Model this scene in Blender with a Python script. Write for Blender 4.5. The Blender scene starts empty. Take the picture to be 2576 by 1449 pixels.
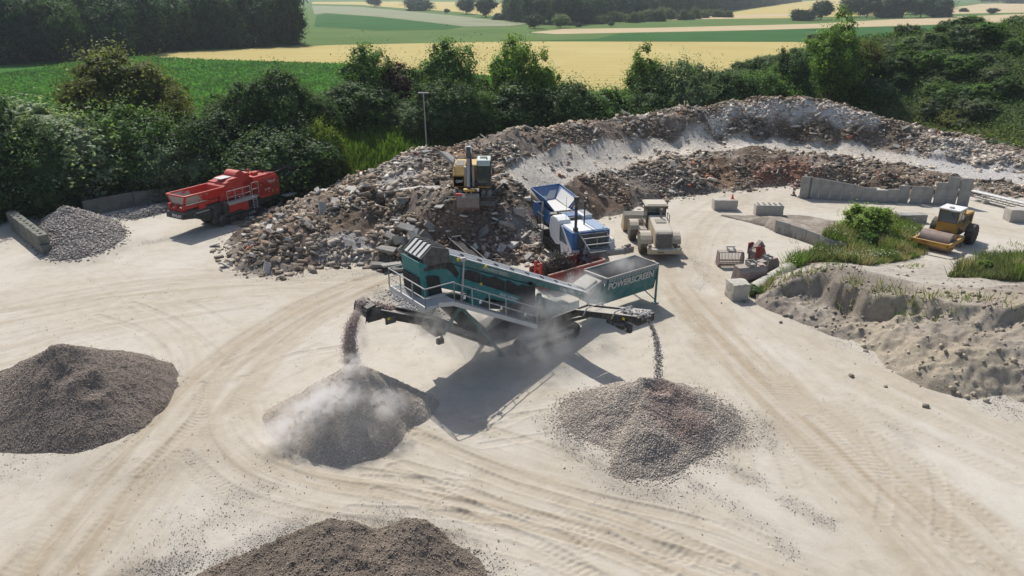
import bpy, bmesh, math, random
import numpy as np
from mathutils import Vector, Matrix, Euler
R = math.radians
sc = bpy.context.scene
COL = sc.collection
random.seed(7)
rng = np.random.default_rng(7)

# ------------------------------------------------------------------ camera
PITCH = R(22); HC = 20.0; FD = 1839.4; CXD, CYD = 1288.0, 724.5
cp, sp = math.cos(PITCH), math.sin(PITCH)
cam_d = bpy.data.cameras.new('camera'); cam = bpy.data.objects.new('camera', cam_d); COL.objects.link(cam)
cam.location = (0, 0, HC); cam.rotation_euler = (R(90) - PITCH, 0, 0)
cam_d.sensor_width = 36; cam_d.lens = 36 * FD / 2576; cam_d.clip_end = 6000; cam_d.clip_start = 0.3
sc.camera = cam

def at(x, y, h=0.0):
    """point of the site plan seen at plan-sheet position (x, y) on the level h"""
    a = (y - CYD) / FD; z = (HC - h) / (sp + a * cp)
    return ((x - CXD) / FD * z, z * (cp - a * sp))
def atY(x, y, Y):
    """point at forward distance Y -> X, height"""
    a = (y - CYD) / FD; z = Y / (cp - a * sp)
    return ((x - CXD) / FD * z, HC - z * (sp + a * cp))

# ------------------------------------------------------------------ light
SUN_EL = R(51); SUN_AZ = R(-22)      # sun stands behind the yard, a little to the left
sd = Vector((math.sin(SUN_AZ) * math.cos(SUN_EL), math.cos(SUN_AZ) * math.cos(SUN_EL), math.sin(SUN_EL)))
sl = bpy.data.lights.new('sun', 'SUN'); sl.energy = 4.3; sl.angle = R(0.55); sl.color = (1.0, 0.965, 0.90)
so = bpy.data.objects.new('sun', sl); COL.objects.link(so)
so.rotation_euler = sd.to_track_quat('Z', 'Y').to_euler(); so.location = sd * 100
w = bpy.data.worlds.new('World'); sc.world = w; w.use_nodes = True
nt = w.node_tree; bg = nt.nodes['Background']
sky = nt.nodes.new('ShaderNodeTexSky'); sky.sky_type = 'NISHITA'; sky.sun_disc = False
sky.sun_elevation = SUN_EL; sky.sun_rotation = SUN_AZ; sky.dust_density = 2.0
nt.links.new(sky.outputs[0], bg.inputs[0]); bg.inputs[1].default_value = 0.115
sc.view_settings.view_transform = 'Standard'; sc.view_settings.look = 'None'
sc.view_settings.exposure = 0.07; sc.view_settings.gamma = 1.0
try: sc.cycles.max_bounces = 6; sc.cycles.volume_bounces = 4; sc.cycles.volume_step_rate = 1.0; sc.cycles.volume_max_steps = 96
except Exception: pass

# ------------------------------------------------------------------ noise
def _h(ix, iy, s):
    n = (ix.astype(np.int64) * 374761393 + iy.astype(np.int64) * 668265263 + s * 974634777) & 0xffffffff
    n = ((n ^ (n >> 13)) * 1274126177) & 0xffffffff
    return ((n ^ (n >> 16)) & 0xffff) / 65535.0
def vn(x, y, s=0):
    x = np.asarray(x, float); y = np.asarray(y, float)
    ix = np.floor(x); iy = np.floor(y); fx = x - ix; fy = y - iy
    fx = fx * fx * (3 - 2 * fx); fy = fy * fy * (3 - 2 * fy)
    a = _h(ix, iy, s); b = _h(ix + 1, iy, s); c = _h(ix, iy + 1, s); d = _h(ix + 1, iy + 1, s)
    return (a * (1 - fx) + b * fx) * (1 - fy) + (c * (1 - fx) + d * fx) * fy
def fbm(x, y, sc_, oc=4, s=0, gain=.5):
    r = 0; a = 1; t = 0
    for i in range(oc):
        r = r + a * (vn(x / sc_ + 17.3 * i, y / sc_ - 9.1 * i, s + i) - .5) * 2; t += a; a *= gain; sc_ = sc_ / 2.03
    return r / t
def ridged(x, y, sc_, oc=4, s=0):
    r = 0; a = 1; t = 0
    for i in range(oc):
        r = r + a * (1 - np.abs(vn(x / sc_ + 7.3 * i, y / sc_ + 3.1 * i, s + i) - .5) * 2); t += a; a *= .5; sc_ = sc_ / 2.1
    return r / t
def smooth(a, b, x):
    t = np.clip((x - a) / (b - a), 0, 1); return t * t * (3 - 2 * t)
def inside(px, py, poly):
    r = np.zeros(px.shape, bool); n = len(poly)
    for i in range(n):
        x0, y0 = poly[i]; x1, y1 = poly[(i + 1) % n]
        if y0 == y1: continue
        c = ((y0 > py) != (y1 > py)) & (px < (x1 - x0) * (py - y0) / (y1 - y0) + x0)
        r ^= c
    return r
def edge_dist(px, py, poly, closed=True):
    d = np.full(px.shape, 1e9); n = len(poly)
    for i in range(n if closed else n - 1):
        x0, y0 = poly[i]; x1, y1 = poly[(i + 1) % n]
        dx, dy = x1 - x0, y1 - y0; L = dx * dx + dy * dy + 1e-9
        t = np.clip(((px - x0) * dx + (py - y0) * dy) / L, 0, 1)
        d = np.minimum(d, np.hypot(px - x0 - t * dx, py - y0 - t * dy))
    return d
def chaikin(p, k=2, closed=False):
    for _ in range(k):
        q = []
        n = len(p)
        for i in range(n if closed else n - 1):
            a, b = p[i], p[(i + 1) % n]
            q += [(a[0] * .75 + b[0] * .25, a[1] * .75 + b[1] * .25), (a[0] * .25 + b[0] * .75, a[1] * .25 + b[1] * .75)]
        if not closed: q = [p[0]] + q + [p[-1]]
        p = q
    return p
class RBF:
    def __init__(s, pts):
        s.p = np.array(pts, float); n = len(s.p)
        d = np.hypot(s.p[:, None, 0] - s.p[None, :, 0], s.p[:, None, 1] - s.p[None, :, 1])
        A = np.ones((n + 1, n + 1)); A[:n, :n] = -np.sqrt(d * d + .3); A[n, n] = 0
        s.w = np.linalg.solve(A + np.diag([1e-4] * n + [0]), np.append(s.p[:, 2], 0))
    def __call__(s, x, y):
        r = np.full(x.shape, s.w[-1])
        for i in range(len(s.p)): r = r - s.w[i] * np.sqrt((x - s.p[i, 0]) ** 2 + (y - s.p[i, 1]) ** 2 + .3)
        return r

# ------------------------------------------------------------------ tags
def tag(o, label=None, cat=None, group=None, kind=None):
    if label: o['label'] = label
    if cat: o['category'] = cat
    if group: o['group'] = group
    if kind: o['kind'] = kind
    return o
def empty(name, loc, rz=0, label=None, cat=None, group=None):
    o = bpy.data.objects.new(name, None); COL.objects.link(o); o.location = loc; o.rotation_euler = (0, 0, rz)
    o.empty_display_size = .3
    return tag(o, label, cat, group)
def copy_tree(o, parent=None):
    c = o.copy(); COL.objects.link(c); c.parent = parent
    for ch in list(o.children): copy_tree(ch, c)
    return c
def np_mesh(name, v, f, mat, parent=None, smooth_=False, attrs=None):
    """v Nx3, f Mxk array"""
    v = np.asarray(v, np.float32); f = np.asarray(f, np.int32); k = f.shape[1]
    me = bpy.data.meshes.new(name); me.vertices.add(len(v)); me.vertices.foreach_set('co', v.ravel())
    me.loops.add(f.size); me.loops.foreach_set('vertex_index', f.ravel())
    me.polygons.add(len(f)); me.polygons.foreach_set('loop_start', np.arange(0, f.size, k, dtype=np.int32))
    me.polygons.foreach_set('loop_total', np.full(len(f), k, np.int32))
    me.update(calc_edges=True)
    if smooth_: me.polygons.foreach_set('use_smooth', np.ones(len(f), bool))
    for n, (dom, typ, arr) in (attrs or {}).items():
        a = me.attributes.new(n, typ, dom)
        if typ == 'FLOAT_COLOR':
            arr = np.concatenate([arr, np.ones((len(arr), 1))], 1) if arr.shape[1] == 3 else arr
            a.data.foreach_set('color', arr.astype(np.float32).ravel())
        else: a.data.foreach_set('value', arr.astype(np.float32).ravel())
    if mat: me.materials.append(mat)
    o = bpy.data.objects.new(name, me); COL.objects.link(o); o.parent = parent
    return o

# ------------------------------------------------------------------ materials
def newmat(name):
    m = bpy.data.materials.new(name); m.use_nodes = True; n = m.node_tree; n.nodes.clear()
    out = n.nodes.new('ShaderNodeOutputMaterial'); b = n.nodes.new('ShaderNodeBsdfPrincipled')
    n.links.new(b.outputs[0], out.inputs[0]); b.inputs['Specular IOR Level'].default_value = .25
    return m, n, b
def N(n, typ, **kw):
    x = n.nodes.new(typ)
    for k, v in kw.items(): setattr(x, k, v)
    return x
def noise(n, scale, detail=4, rough=.6, vec=None):
    x = N(n, 'ShaderNodeTexNoise'); x.inputs['Scale'].default_value = scale; x.inputs['Detail'].default_value = detail
    x.inputs['Roughness'].default_value = rough
    if vec is None:
        g = N(n, 'ShaderNodeNewGeometry'); vec = g.outputs['Position']
    n.links.new(vec, x.inputs['Vector']); return x.outputs['Fac']
def objvec(n): return N(n, 'ShaderNodeTexCoord').outputs['Object']
def ramp(n, fac, stops):
    r = N(n, 'ShaderNodeValToRGB'); e = r.color_ramp.elements
    while len(e) < len(stops): e.new(.5)
    for i, (p, c) in enumerate(stops): e[i].position = p; e[i].color = (*c, 1) if len(c) == 3 else c
    n.links.new(fac, r.inputs[0]); return r.outputs[0]
def mixc(n, fac, a, b, mode='MIX'):
    m = N(n, 'ShaderNodeMix', data_type='RGBA', blend_type=mode)
    for s, v in ((0, fac), (6, a), (7, b)):
        if hasattr(v, 'links') or hasattr(v, 'is_linked'): n.links.new(v, m.inputs[s])
        elif s == 0: m.inputs[0].default_value = v
        else: m.inputs[s].default_value = (*v, 1)
    return m.outputs[2]
def math_(n, op, a, b=None, c=None, clamp=False):
    m = N(n, 'ShaderNodeMath', operation=op); m.use_clamp = clamp
    for i, v in enumerate((a, b, c)):
        if v is None: continue
        if hasattr(v, 'is_linked'): n.links.new(v, m.inputs[i])
        else: m.inputs[i].default_value = v
    return m.outputs[0]
def bump(n, b, h, strength, dist=.05):
    x = N(n, 'ShaderNodeBump'); x.inputs['Strength'].default_value = strength; x.inputs['Distance'].default_value = dist
    n.links.new(h, x.inputs['Height']); n.links.new(x.outputs[0], b.inputs['Normal'])
def attr(n, name):
    a = N(n, 'ShaderNodeAttribute'); a.attribute_name = name; return a
DUST = (.46, .42, .36)
def paint(name, col, rough=.5, dust=.35, metal=0.0, scale=3.0, dustcol=DUST, dirt=.25):
    """painted or metal surface with dust lying on upward faces and blotchy grime"""
    m, n, b = newmat(name)
    v = objvec(n); n1 = noise(n, scale, 6, .65, v); n2 = noise(n, scale * 7, 4, .7, v)
    g = N(n, 'ShaderNodeNewGeometry'); sx = N(n, 'ShaderNodeSeparateXYZ'); n.links.new(g.outputs['True Normal'], sx.inputs[0])
    up = math_(n, 'MULTIPLY_ADD', sx.outputs[2], .75, .25, True)
    f = math_(n, 'ADD', math_(n, 'MULTIPLY', up, 1.3 * dust), math_(n, 'MULTIPLY', math_(n, 'SUBTRACT', n1, .5), 1.6 * dust + .15), clamp=True)
    c0 = mixc(n, math_(n, 'MULTIPLY', n2, dirt), col, tuple(x * .45 + .01 for x in col))
    c = mixc(n, f, c0, dustcol)
    n.links.new(c, b.inputs['Base Color'])
    n.links.new(math_(n, 'MULTIPLY_ADD', f, .6, rough, True), b.inputs['Roughness']); b.inputs['Metallic'].default_value = metal
    return m
def plain(name, c1, c2, scale=2.0, rough=.9, bmp=.3, bscale=20, dist=.02, obj=True):
    m, n, b = newmat(name); v = objvec(n) if obj else None
    n.links.new(ramp(n, noise(n, scale, 8, .65, v), [(.3, c1), (.7, c2)]), b.inputs['Base Color'])
    b.inputs['Roughness'].default_value = rough
    bump(n, b, noise(n, bscale, 6, .7, v), bmp, dist); return m
def glass(name, col=(.03, .045, .045)):
    m, n, b = newmat(name); b.inputs['Base Color'].default_value = (*col, 1); b.inputs['Roughness'].default_value = .08
    b.inputs['Specular IOR Level'].default_value = .8; return m
M = {}
M['teal'] = paint('teal_paint', (.012, .20, .205), .45, .26)
M['teal_dusty'] = paint('dusty_teal_paint', (.04, .17, .17), .6, .45)
M['rubber'] = plain('black_rubber', (.03, .03, .03), (.06, .058, .055), 3, .8)
M['black'] = paint('black_steel', (.022, .023, .025), .5, .30)
M['darkgrey'] = paint('dark_grey_steel', (.06, .062, .065), .5, .35)
M['grey'] = paint('grey_steel', (.25, .25, .25), .5, .5)
M['galv'] = paint('galvanised_steel', (.42, .43, .44), .4, .4, .3)
M['pale'] = paint('pale_dusty_steel', (.55, .55, .54), .6, .6, dustcol=(.66, .64, .60))
M['brightsteel'] = paint('bright_cover_strip', (.80, .80, .79), .5, .25, dirt=.1, dustcol=(.72, .70, .67))
M['red'] = paint('red_paint', (.56, .035, .022), .42, .16)
M['red_old'] = paint('old_red_paint', (.33, .035, .03), .6, .25)
M['redworn'] = None
M['white'] = paint('white_paint', (.72, .73, .74), .45, .3, dirt=.1, dustcol=(.6, .58, .55))
M['blue'] = paint('blue_paint', (.02, .14, .38), .45, .32)
M['yellow'] = paint('yellow_paint', (.46, .24, .02), .45, .25)
M['catyellow'] = paint('warm_yellow_paint', (.62, .36, .06), .45, .25)
M['loader'] = paint('dusty_cream_loader_paint', (.45, .36, .23), .65, .85, dustcol=(.50, .45, .375))
M['loaderdark'] = paint('dusty_grille', (.16, .14, .12), .7, .45)
M['tyre'] = paint('tyre_rubber', (.02, .02, .02), .85, .22)
M['tyredust'] = paint('dusty_tyre_rubber', (.06, .055, .045), .9, .65)
M['belt'] = paint('conveyor_belt', (.10, .10, .10), .8, .6)
M['steelworn'] = paint('worn_steel', (.22, .17, .15), .5, .4)
M['drum'] = plain('rusty_drum_steel', (.20, .14, .115), (.30, .23, .19), 2, .55, .1)
M['rustred'] = paint('rusty_dusty_bucket_steel', (.22, .16, .145), .7, .5)
M['concrete'] = plain('grey_concrete', (.22, .215, .20), (.40, .385, .355), .9, .9, .4, 14)  # tone lowered so the colour carries shade on the right wall panels
M['concshade'] = plain('concrete_darkened_for_shade', (.12, .125, .10), (.25, .24, .21), 1.1, .95, .5, 12)  # tree canopy shade over the left walls put into a darker, greenish concrete tone
M['concpale'] = plain('pale_concrete', (.36, .335, .29), (.52, .485, .425), 1.3, .9, .4, 14)
M['glass'] = glass('dark_window_glass')
M['lettering'] = paint('white_lettering_paint', (.72, .72, .70), .6, .3, dirt=.05)
M['letteringd'] = paint('dusty_lettering_paint', (.58, .58, .56), .6, .3, dirt=.5, scale=5)
M['sticker'] = paint('yellow_sticker', (.65, .52, .03), .5, .1)
M['orange'] = paint('orange_plastic', (.75, .09, .03), .5, .1)

# ------------------------------------------------------------------ mesh builder
class B:
    """collects shapes in machine coordinates (u along, v to the right, z up) into ONE mesh"""
    flip = (1, -1)
    def __init__(s): s.v = []; s.f = []
    def add(s, vs, fs):
        k = len(s.v); s.v += [tuple(p) for p in vs]; s.f += [[k + i for i in f] for f in fs]; return s
    def box(s, u0, u1, v0, v1, z0, z1):
        return s.add([(u0, v0, z0), (u1, v0, z0), (u1, v1, z0), (u0, v1, z0), (u0, v0, z1), (u1, v0, z1), (u1, v1, z1), (u0, v1, z1)],
                     [(0, 3, 2, 1), (4, 5, 6, 7), (0, 1, 5, 4), (1, 2, 6, 5), (2, 3, 7, 6), (3, 0, 4, 7)])
    def hexa(s, p):
        return s.add(p, [(0, 3, 2, 1), (4, 5, 6, 7), (0, 1, 5, 4), (1, 2, 6, 5), (2, 3, 7, 6), (3, 0, 4, 7)])
    def beam(s, p, q, w=.1, h=.1, up=(0, 0, 1)):
        p = Vector(p); q = Vector(q); d = (q - p).normalized(); up = Vector(up)
        if abs(d.dot(up)) > .97: up = Vector((1, 0, 0))
        a = d.cross(up).normalized() * w / 2; b = a.cross(d).normalized() * h / 2
        return s.hexa([p - a - b, p + a - b, p + a + b, p - a + b, q - a - b, q + a - b, q + a + b, q - a + b])
    def plate(s, p0, p1, p2, p3, t=.05):
        P = [Vector(x) for x in (p0, p1, p2, p3)]; nn = (P[1] - P[0]).cross(P[3] - P[0]).normalized() * t
        return s.hexa(P + [x + nn for x in P])
    def prism(s, poly, v0, v1, axis='v'):
        n = len(poly)
        if axis == 'v': a = [(p[0], v0, p[1]) for p in poly] + [(p[0], v1, p[1]) for p in poly]
        elif axis == 'u': a = [(v0, p[0], p[1]) for p in poly] + [(v1, p[0], p[1]) for p in poly]
        else: a = [(p[0], p[1], v0) for p in poly] + [(p[0], p[1], v1) for p in poly]
        return s.add(a, [list(range(n))[::-1], list(range(n, 2 * n))] + [(i, (i + 1) % n, n + (i + 1) % n, n + i) for i in range(n)])
    def cyl(s, p, q, r, n=14, r2=None):
        p = Vector(p); q = Vector(q); d = (q - p).normalized(); up = Vector((0, 0, 1)) if abs(d.z) < .9 else Vector((1, 0, 0))
        a = d.cross(up).normalized(); b = a.cross(d); r2 = r if r2 is None else r2
        c = [(math.cos(2 * math.pi * i / n), math.sin(2 * math.pi * i / n)) for i in range(n)]
        vs = [p + (a * x + b * y) * r for x, y in c] + [q + (a * x + b * y) * r2 for x, y in c]
        return s.add(vs, [list(range(n))[::-1], list(range(n, 2 * n))] + [(i, (i + 1) % n, n + (i + 1) % n, n + i) for i in range(n)])
    def tube(s, pts, r=.025, n=6):
        for a, b in zip(pts[:-1], pts[1:]): s.cyl(a, b, r, n)
        return s
    def lathe(s, c, axis, prof, n=24):
        """prof: list of (offset along axis, radius)"""
        c = Vector(c); d = Vector(axis).normalized(); up = Vector((0, 0, 1)); a = d.cross(up).normalized(); b = a.cross(d)
        vs = []
        for o, r in prof:
            for i in range(n):
                t = 2 * math.pi * i / n; vs.append(c + d * o + (a * math.cos(t) + b * math.sin(t)) * r)
        fs = [(k * n + i, k * n + (i + 1) % n, (k + 1) * n + (i + 1) % n, (k + 1) * n + i) for k in range(len(prof) - 1) for i in range(n)]
        fs += [list(range(n))[::-1], [(len(prof) - 1) * n + i for i in range(n)]]
        return s.add(vs, fs)
    def ico(s, c, r, sub=2, jit=0, sq=(1, 1, 1), seed=0):
        bm = bmesh.new(); bmesh.ops.create_icosphere(bm, subdivisions=sub, radius=1); rn = random.Random(seed)
        vs = []
        for v in bm.verts:
            k = r * (1 + rn.uniform(-jit, jit)); vs.append((c[0] + v.co.x * k * sq[0], c[1] + v.co.y * k * sq[1], c[2] + v.co.z * k * sq[2]))
        fs = [[v.index for v in f.verts] for f in bm.faces]; bm.free()
        return s.add(vs, fs)
    def build(s, name, mat, parent=None, bevel=.012, smooth_=False, label=None):
        me = bpy.data.meshes.new(name)
        fu, fv = s.flip
        me.from_pydata([(x * fu, y * fv, z) for x, y, z in s.v], [], s.f); me.validate()
        bm = bmesh.new(); bm.from_mesh(me); bmesh.ops.recalc_face_normals(bm, faces=bm.faces); bm.to_mesh(me); bm.free()
        if mat: me.materials.append(M[mat] if isinstance(mat, str) else mat)
        if smooth_:
            me.polygons.foreach_set('use_smooth', [True] * len(me.polygons))
            try: me.set_sharp_from_angle(angle=R(40))
            except Exception: pass
        o = bpy.data.objects.new(name, me); COL.objects.link(o); o.parent = parent
        if bevel:
            b = o.modifiers.new('edge', 'BEVEL'); b.width = bevel; b.segments = 1; b.limit_method = 'ANGLE'; b.angle_limit = R(50)
        if label: o['label'] = label
        return o
def lettering(txt, size, loc, rot, parent, mat='lettering', thick=.006, sx=1.0, bold=.012, name='lettering'):
    cu = bpy.data.curves.new('lettering', 'FONT'); cu.body = txt; cu.size = size; cu.extrude = thick; cu.offset = bold * size
    cu.align_x = 'CENTER'; cu.align_y = 'CENTER'
    o = bpy.data.objects.new('tmp_text', cu); COL.objects.link(o)
    dg = bpy.context.evaluated_depsgraph_get(); me = bpy.data.meshes.new_from_object(o.evaluated_get(dg))
    bpy.data.objects.remove(o); bpy.data.curves.remove(cu)
    me.materials.clear(); me.materials.append(M[mat])
    t = bpy.data.objects.new(name, me); COL.objects.link(t); t.parent = parent
    fu, fv = B.flip
    t.location = (loc[0] * fu, loc[1] * fv, loc[2]); t.rotation_euler = rot; t.scale = (sx, 1, 1)
    return t
# ================================================================== GROUND
TR = []   # tyre tracks: (points, half width, strength, tan, tread)
def track(pts, hw=.30, depth=.035, tan=.5, tread=True, gauge=2.1):
    P = chaikin([at(*p) for p in pts], 3)
    for sgn in ((-1, 1) if gauge else (0,)):
        q = []
        for i, p in enumerate(P):
            a = P[max(i - 1, 0)]; b = P[min(i + 1, len(P) - 1)]; dx, dy = b[0] - a[0], b[1] - a[1]; l = math.hypot(dx, dy) + 1e-9
            q.append((p[0] - dy / l * sgn * gauge / 2, p[1] + dx / l * sgn * gauge / 2))
        TR.append((q, hw, depth, tan, tread))
track([(60, 1500), (230, 1290), (400, 1110), (520, 960), (640, 860), (800, 760), (1000, 690)], .5, .05, .9)
track([(180, 1500), (330, 1320), (470, 1130), (570, 980), (680, 850), (850, 740), (1010, 690)], .45, .04, .8)
track([(280, 780), (400, 815), (460, 870), (480, 940), (470, 1010), (420, 1080), (300, 1180)], .3, .06, .2)
track([(370, 750), (480, 790), (545, 840), (590, 880)], .3, .06, .2)
track([(250, 830), (330, 860), (400, 930), (430, 1000)], .3, .03, .3)
track([(560, 960), (560, 1060), (590, 1120), (660, 1180), (800, 1215), (1000, 1240), (1200, 1290), (1500, 1370), (1700, 1449)], .35, .06, .7)
track([(520, 1120), (620, 1210), (800, 1260), (1050, 1290), (1300, 1330), (1500, 1390), (1650, 1470)], .35, .04, .6)
track([(1000, 1110), (1120, 1170), (1300, 1240), (1500, 1300), (1750, 1350), (2000, 1449)], .32, .07, .7)
track([(1030, 1150), (1150, 1215), (1330, 1280), (1560, 1340), (1800, 1449)], .30, .06, .6)
track([(1080, 1070), (1250, 1120), (1420, 1180), (1600, 1260), (1900, 1400)], .30, .05, .5)
track([(980, 1200), (1200, 1260), (1400, 1330), (1560, 1420), (1620, 1480)], .28, .05, .4)
track([(900, 1240), (1100, 1250), (1350, 1270), (1500, 1300)], .28, .04, .4)
track([(1100, 1300), (1250, 1330), (1400, 1400), (1500, 1480)], .28, .05, .4)
track([(600, 930), (700, 880), (820, 860), (900, 850)], .3, .04, .3)
track([(640, 970), (720, 930), (830, 880)], .3, .03, .3)
track([(1620, 650), (1700, 740), (1790, 850), (1880, 940), (2030, 1080), (2250, 1260), (2450, 1449)], .45, .04, 1.)
track([(1650, 640), (1740, 730), (1840, 850), (1960, 960), (2150, 1120), (2400, 1300), (2576, 1420)], .40, .03, .8)
track([(1700, 620), (1790, 700), (1850, 790), (1990, 900), (2200, 1020), (2576, 1180)], .40, .04, .5)
track([(1660, 760), (1760, 880), (1840, 1000), (1900, 1100), (1930, 1200)], .40, .03, .5)
track([(2080, 1040), (2250, 1150), (2400, 1290), (2500, 1400)], .3, .03, .4)
track([(2250, 1100), (2290, 1180), (2300, 1260), (2290, 1330)], .3, .03, .1)
track([(1890, 470), (1760, 500), (1700, 560), (1710, 640), (1740, 700)], .4, .03, .5)
track([(1960, 500), (1830, 540), (1770, 600), (1760, 680)], .4, .03, .4)
track([(2576, 590), (2450, 560), (2300, 540), (2100, 520), (1990, 510), (1850, 530)], .3, .04, .3)
track([(2576, 660), (2480, 640), (2350, 720), (2200, 790), (2100, 820)], .3, .08, .3)
track([(0, 830), (150, 800), (350, 740), (600, 710), (800, 700), (950, 690)], .35, .02, .4)
track([(0, 760), (200, 720), (400, 690), (560, 700)], .35, .02, .4)
track([(250, 690), (320, 740), (420, 800)], .3, .03, .2)
track([(0, 900), (150, 830), (350, 800), (560, 760)], .3, .02, .3)
track([(0, 1300), (120, 1250), (300, 1150)], .4, .02, .3)
track([(1290, 1020), (1200, 1060), (1110, 1050)], .25, .03, .2)
track([(1400, 1060), (1300, 1075), (1200, 1090)], .25, .04, .2)

def ground_extra(x, y):
    """height, tan, dark, gravel for yard points"""
    z = .05 * fbm(x, y, 9, 3, 3) + .018 * fbm(x, y, 1.1, 3, 5)
    tan = np.zeros_like(x); lane = np.zeros_like(x)
    for pts, hw, dep, tn, tread in TR:
        xs = [p[0] for p in pts]; ys = [p[1] for p in pts]
        m = (x > min(xs) - 1.5) & (x < max(xs) + 1.5) & (y > min(ys) - 1.5) & (y < max(ys) + 1.5)
        idx = np.nonzero(m)
        if len(idx[0]) == 0: continue
        X = x[idx]; Y = y[idx]; best = np.full(X.shape, 9e9); sgn = np.zeros_like(X); arc = np.zeros_like(X); L = 0
        for (x0, y0), (x1, y1) in zip(pts[:-1], pts[1:]):
            dx, dy = x1 - x0, y1 - y0; l2 = dx * dx + dy * dy + 1e-9; l = math.sqrt(l2)
            t = np.clip(((X - x0) * dx + (Y - y0) * dy) / l2, 0, 1)
            ex = X - x0 - t * dx; ey = Y - y0 - t * dy; d = np.hypot(ex, ey); b = d < best
            best[b] = d[b]; sgn[b] = np.sign(ex[b] * dy - ey[b] * dx); arc[b] = L + t[b] * l; L += l
        fade = smooth(-.35, .35, fbm(X, Y, 5, 2, int(abs(pts[0][0]) * 10) % 90) + .15)
        core = 1 - smooth(hw * .8, hw * 1.15, best)
        lip = np.exp(-((best - hw * 1.25) / .09) ** 2)
        h = (-dep * core + dep * .8 * lip) * fade * .55
        if tread:
            h = h + .010 * core * fade * smooth(-.2, .5, fbm(X, Y, 1.6, 3, 5)) * np.sin(arc * 2 * math.pi / .30 + best * 7 * sgn)
        if tread: h = h + .020 * np.exp(-((best - hw) / .07) ** 2) * fade * (np.sin(arc * 2 * math.pi / .34) > 0)
        z[idx] += h
        tan[idx] = np.maximum(tan[idx], tn * fade * (1 - smooth(hw, hw * 2.8, best)) * .9)
    # broad lanes with streaks running along them
    for pts, wd, st in (([(60, 1530), (400, 1110), (620, 870), (1000, 690)], 2.4, .8), ([(1640, 640), (1830, 880), (2200, 1220), (2500, 1500)], 2.6, .75), ([(1690, 620), (1880, 790), (2250, 980), (2700, 1180)], 2.6, .4),
                        ([(560, 980), (600, 1130), (760, 1210), (1000, 1250), (1500, 1340), (2000, 1500)], 2.0, .65), ([(1030, 1100), (1400, 1240), (1750, 1340), (2150, 1500)], 2.2, .5),
                        ([(-50, 800), (400, 720), (900, 700)], 4.5, .45), ([(-50, 900), (350, 800), (650, 760)], 3.0, .35), ([(1900, 475), (1740, 560), (1690, 690)], 3.5, .4), ([(2000, 500), (2200, 530), (2700, 610)], 2.5, .4),
                        ([(1700, 1000), (2000, 1150), (2400, 1440)], 3.0, .3), ([(350, 760), (470, 850), (490, 950), (420, 1090)], 1.6, .35), ([(1400, 1010), (1200, 1050), (1080, 1080)], 2.0, .3), ([(2576, 640), (2400, 690), (2250, 790)], 1.5, .3)):
        P = chaikin([at(*p) for p in pts], 3); xs = [p[0] for p in P]; ys = [p[1] for p in P]; mg = wd * 3
        idx = np.nonzero((x > min(xs) - mg) & (x < max(xs) + mg) & (y > min(ys) - mg) & (y < max(ys) + mg)); X = x[idx]; Y = y[idx]
        best = np.full(X.shape, 9e9); sg = np.zeros_like(X); arc = np.zeros_like(X); L = 0
        for (x0, y0), (x1, y1) in zip(P[:-1], P[1:]):
            dx, dy = x1 - x0, y1 - y0; l2 = dx * dx + dy * dy + 1e-9; l = math.sqrt(l2); t = np.clip(((X - x0) * dx + (Y - y0) * dy) / l2, 0, 1)
            ex = X - x0 - t * dx; ey = Y - y0 - t * dy; d = np.hypot(ex, ey); b = d < best; best[b] = d[b]; sg[b] = np.sign(ex[b] * dy - ey[b] * dx); arc[b] = L + t[b] * l; L += l
        sdv = best * sg; wgt = np.exp(-(best / wd) ** 2); sk = fbm(sdv, arc / 22, .55, 4, int(abs(pts[0][0])) % 70); sk2 = fbm(sdv, arc / 9, .16, 2, 7)
        lane[idx] = np.maximum(lane[idx], st * wgt * np.clip(.75 + 1.6 * sk + .5 * sk2, 0, 1.4)); z[idx] += wgt * (.035 * sk + .010 * sk2)
    tan = np.clip(np.maximum(tan * .8, lane), 0, 1)
    return z, tan

# gravel spill zones: list of (polyline, width, strength)
SPILL = [([at(1700, 1150), at(1850, 1180), at(1950, 1240), at(2080, 1320)], .5, .6), ([at(1650, 1170), at(1800, 1250), at(1930, 1330), at(2000, 1400)], .5, .5),
         ([at(1640, 1130), at(1760, 1110), at(1870, 1080)], 1.6, .9), ([at(1480, 1150), at(1560, 1220), at(1700, 1250)], 1.0, .6),
         ([at(1400, 1060), at(1430, 1110), at(1480, 1160)], 1.0, .6), ([at(540, 1160), at(280, 1190), at(30, 1170)], 1.3, .35),
         ([at(400, 1440), at(560, 1300), at(640, 1230)], 2.2, .4), ([at(330, 1449), at(560, 1400), at(760, 1330)], .9, 1.0), ([at(900, 1315), at(1000, 1320), at(1100, 1350)], 1.0, .8),
         ([at(1190, 1500), at(1230, 1420), at(1150, 1350)], .6, .8), ([at(960, 740), at(1010, 770), at(1060, 790)], 1.2, .9), ([at(110, 655), at(220, 660), at(330, 610)], 1.2, .7),
         ([at(300, 600), at(370, 612), at(430, 600)], .7, .6), ([at(580, 690), at(750, 700), at(1000, 680)], .8, .35), ([at(1990, 800), at(2070, 840), at(2200, 900)], .8, .4),
         ([at(2240, 1070), at(2290, 1120)], .4, .4), ([at(2150, 830), at(2240, 870)], 1.0, .4), ([at(1760, 720), at(1780, 690), at(1740, 650)], .6, .3),
         ([at(2540, 1000), at(2440, 990), at(2330, 960)], 1.0, .5), ([at(2500, 1020), at(2576, 1050)], 1.2, .5)]
def spill(x, y):
    r = np.zeros_like(x)
    for P, wd, st in SPILL:
        d = edge_dist(x, y, P, False); r = np.maximum(r, st * np.exp(-(d / wd) ** 2))
    return np.clip(r * (.75 + .7 * fbm(x, y, .9, 4, 77)), 0, 1)

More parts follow.
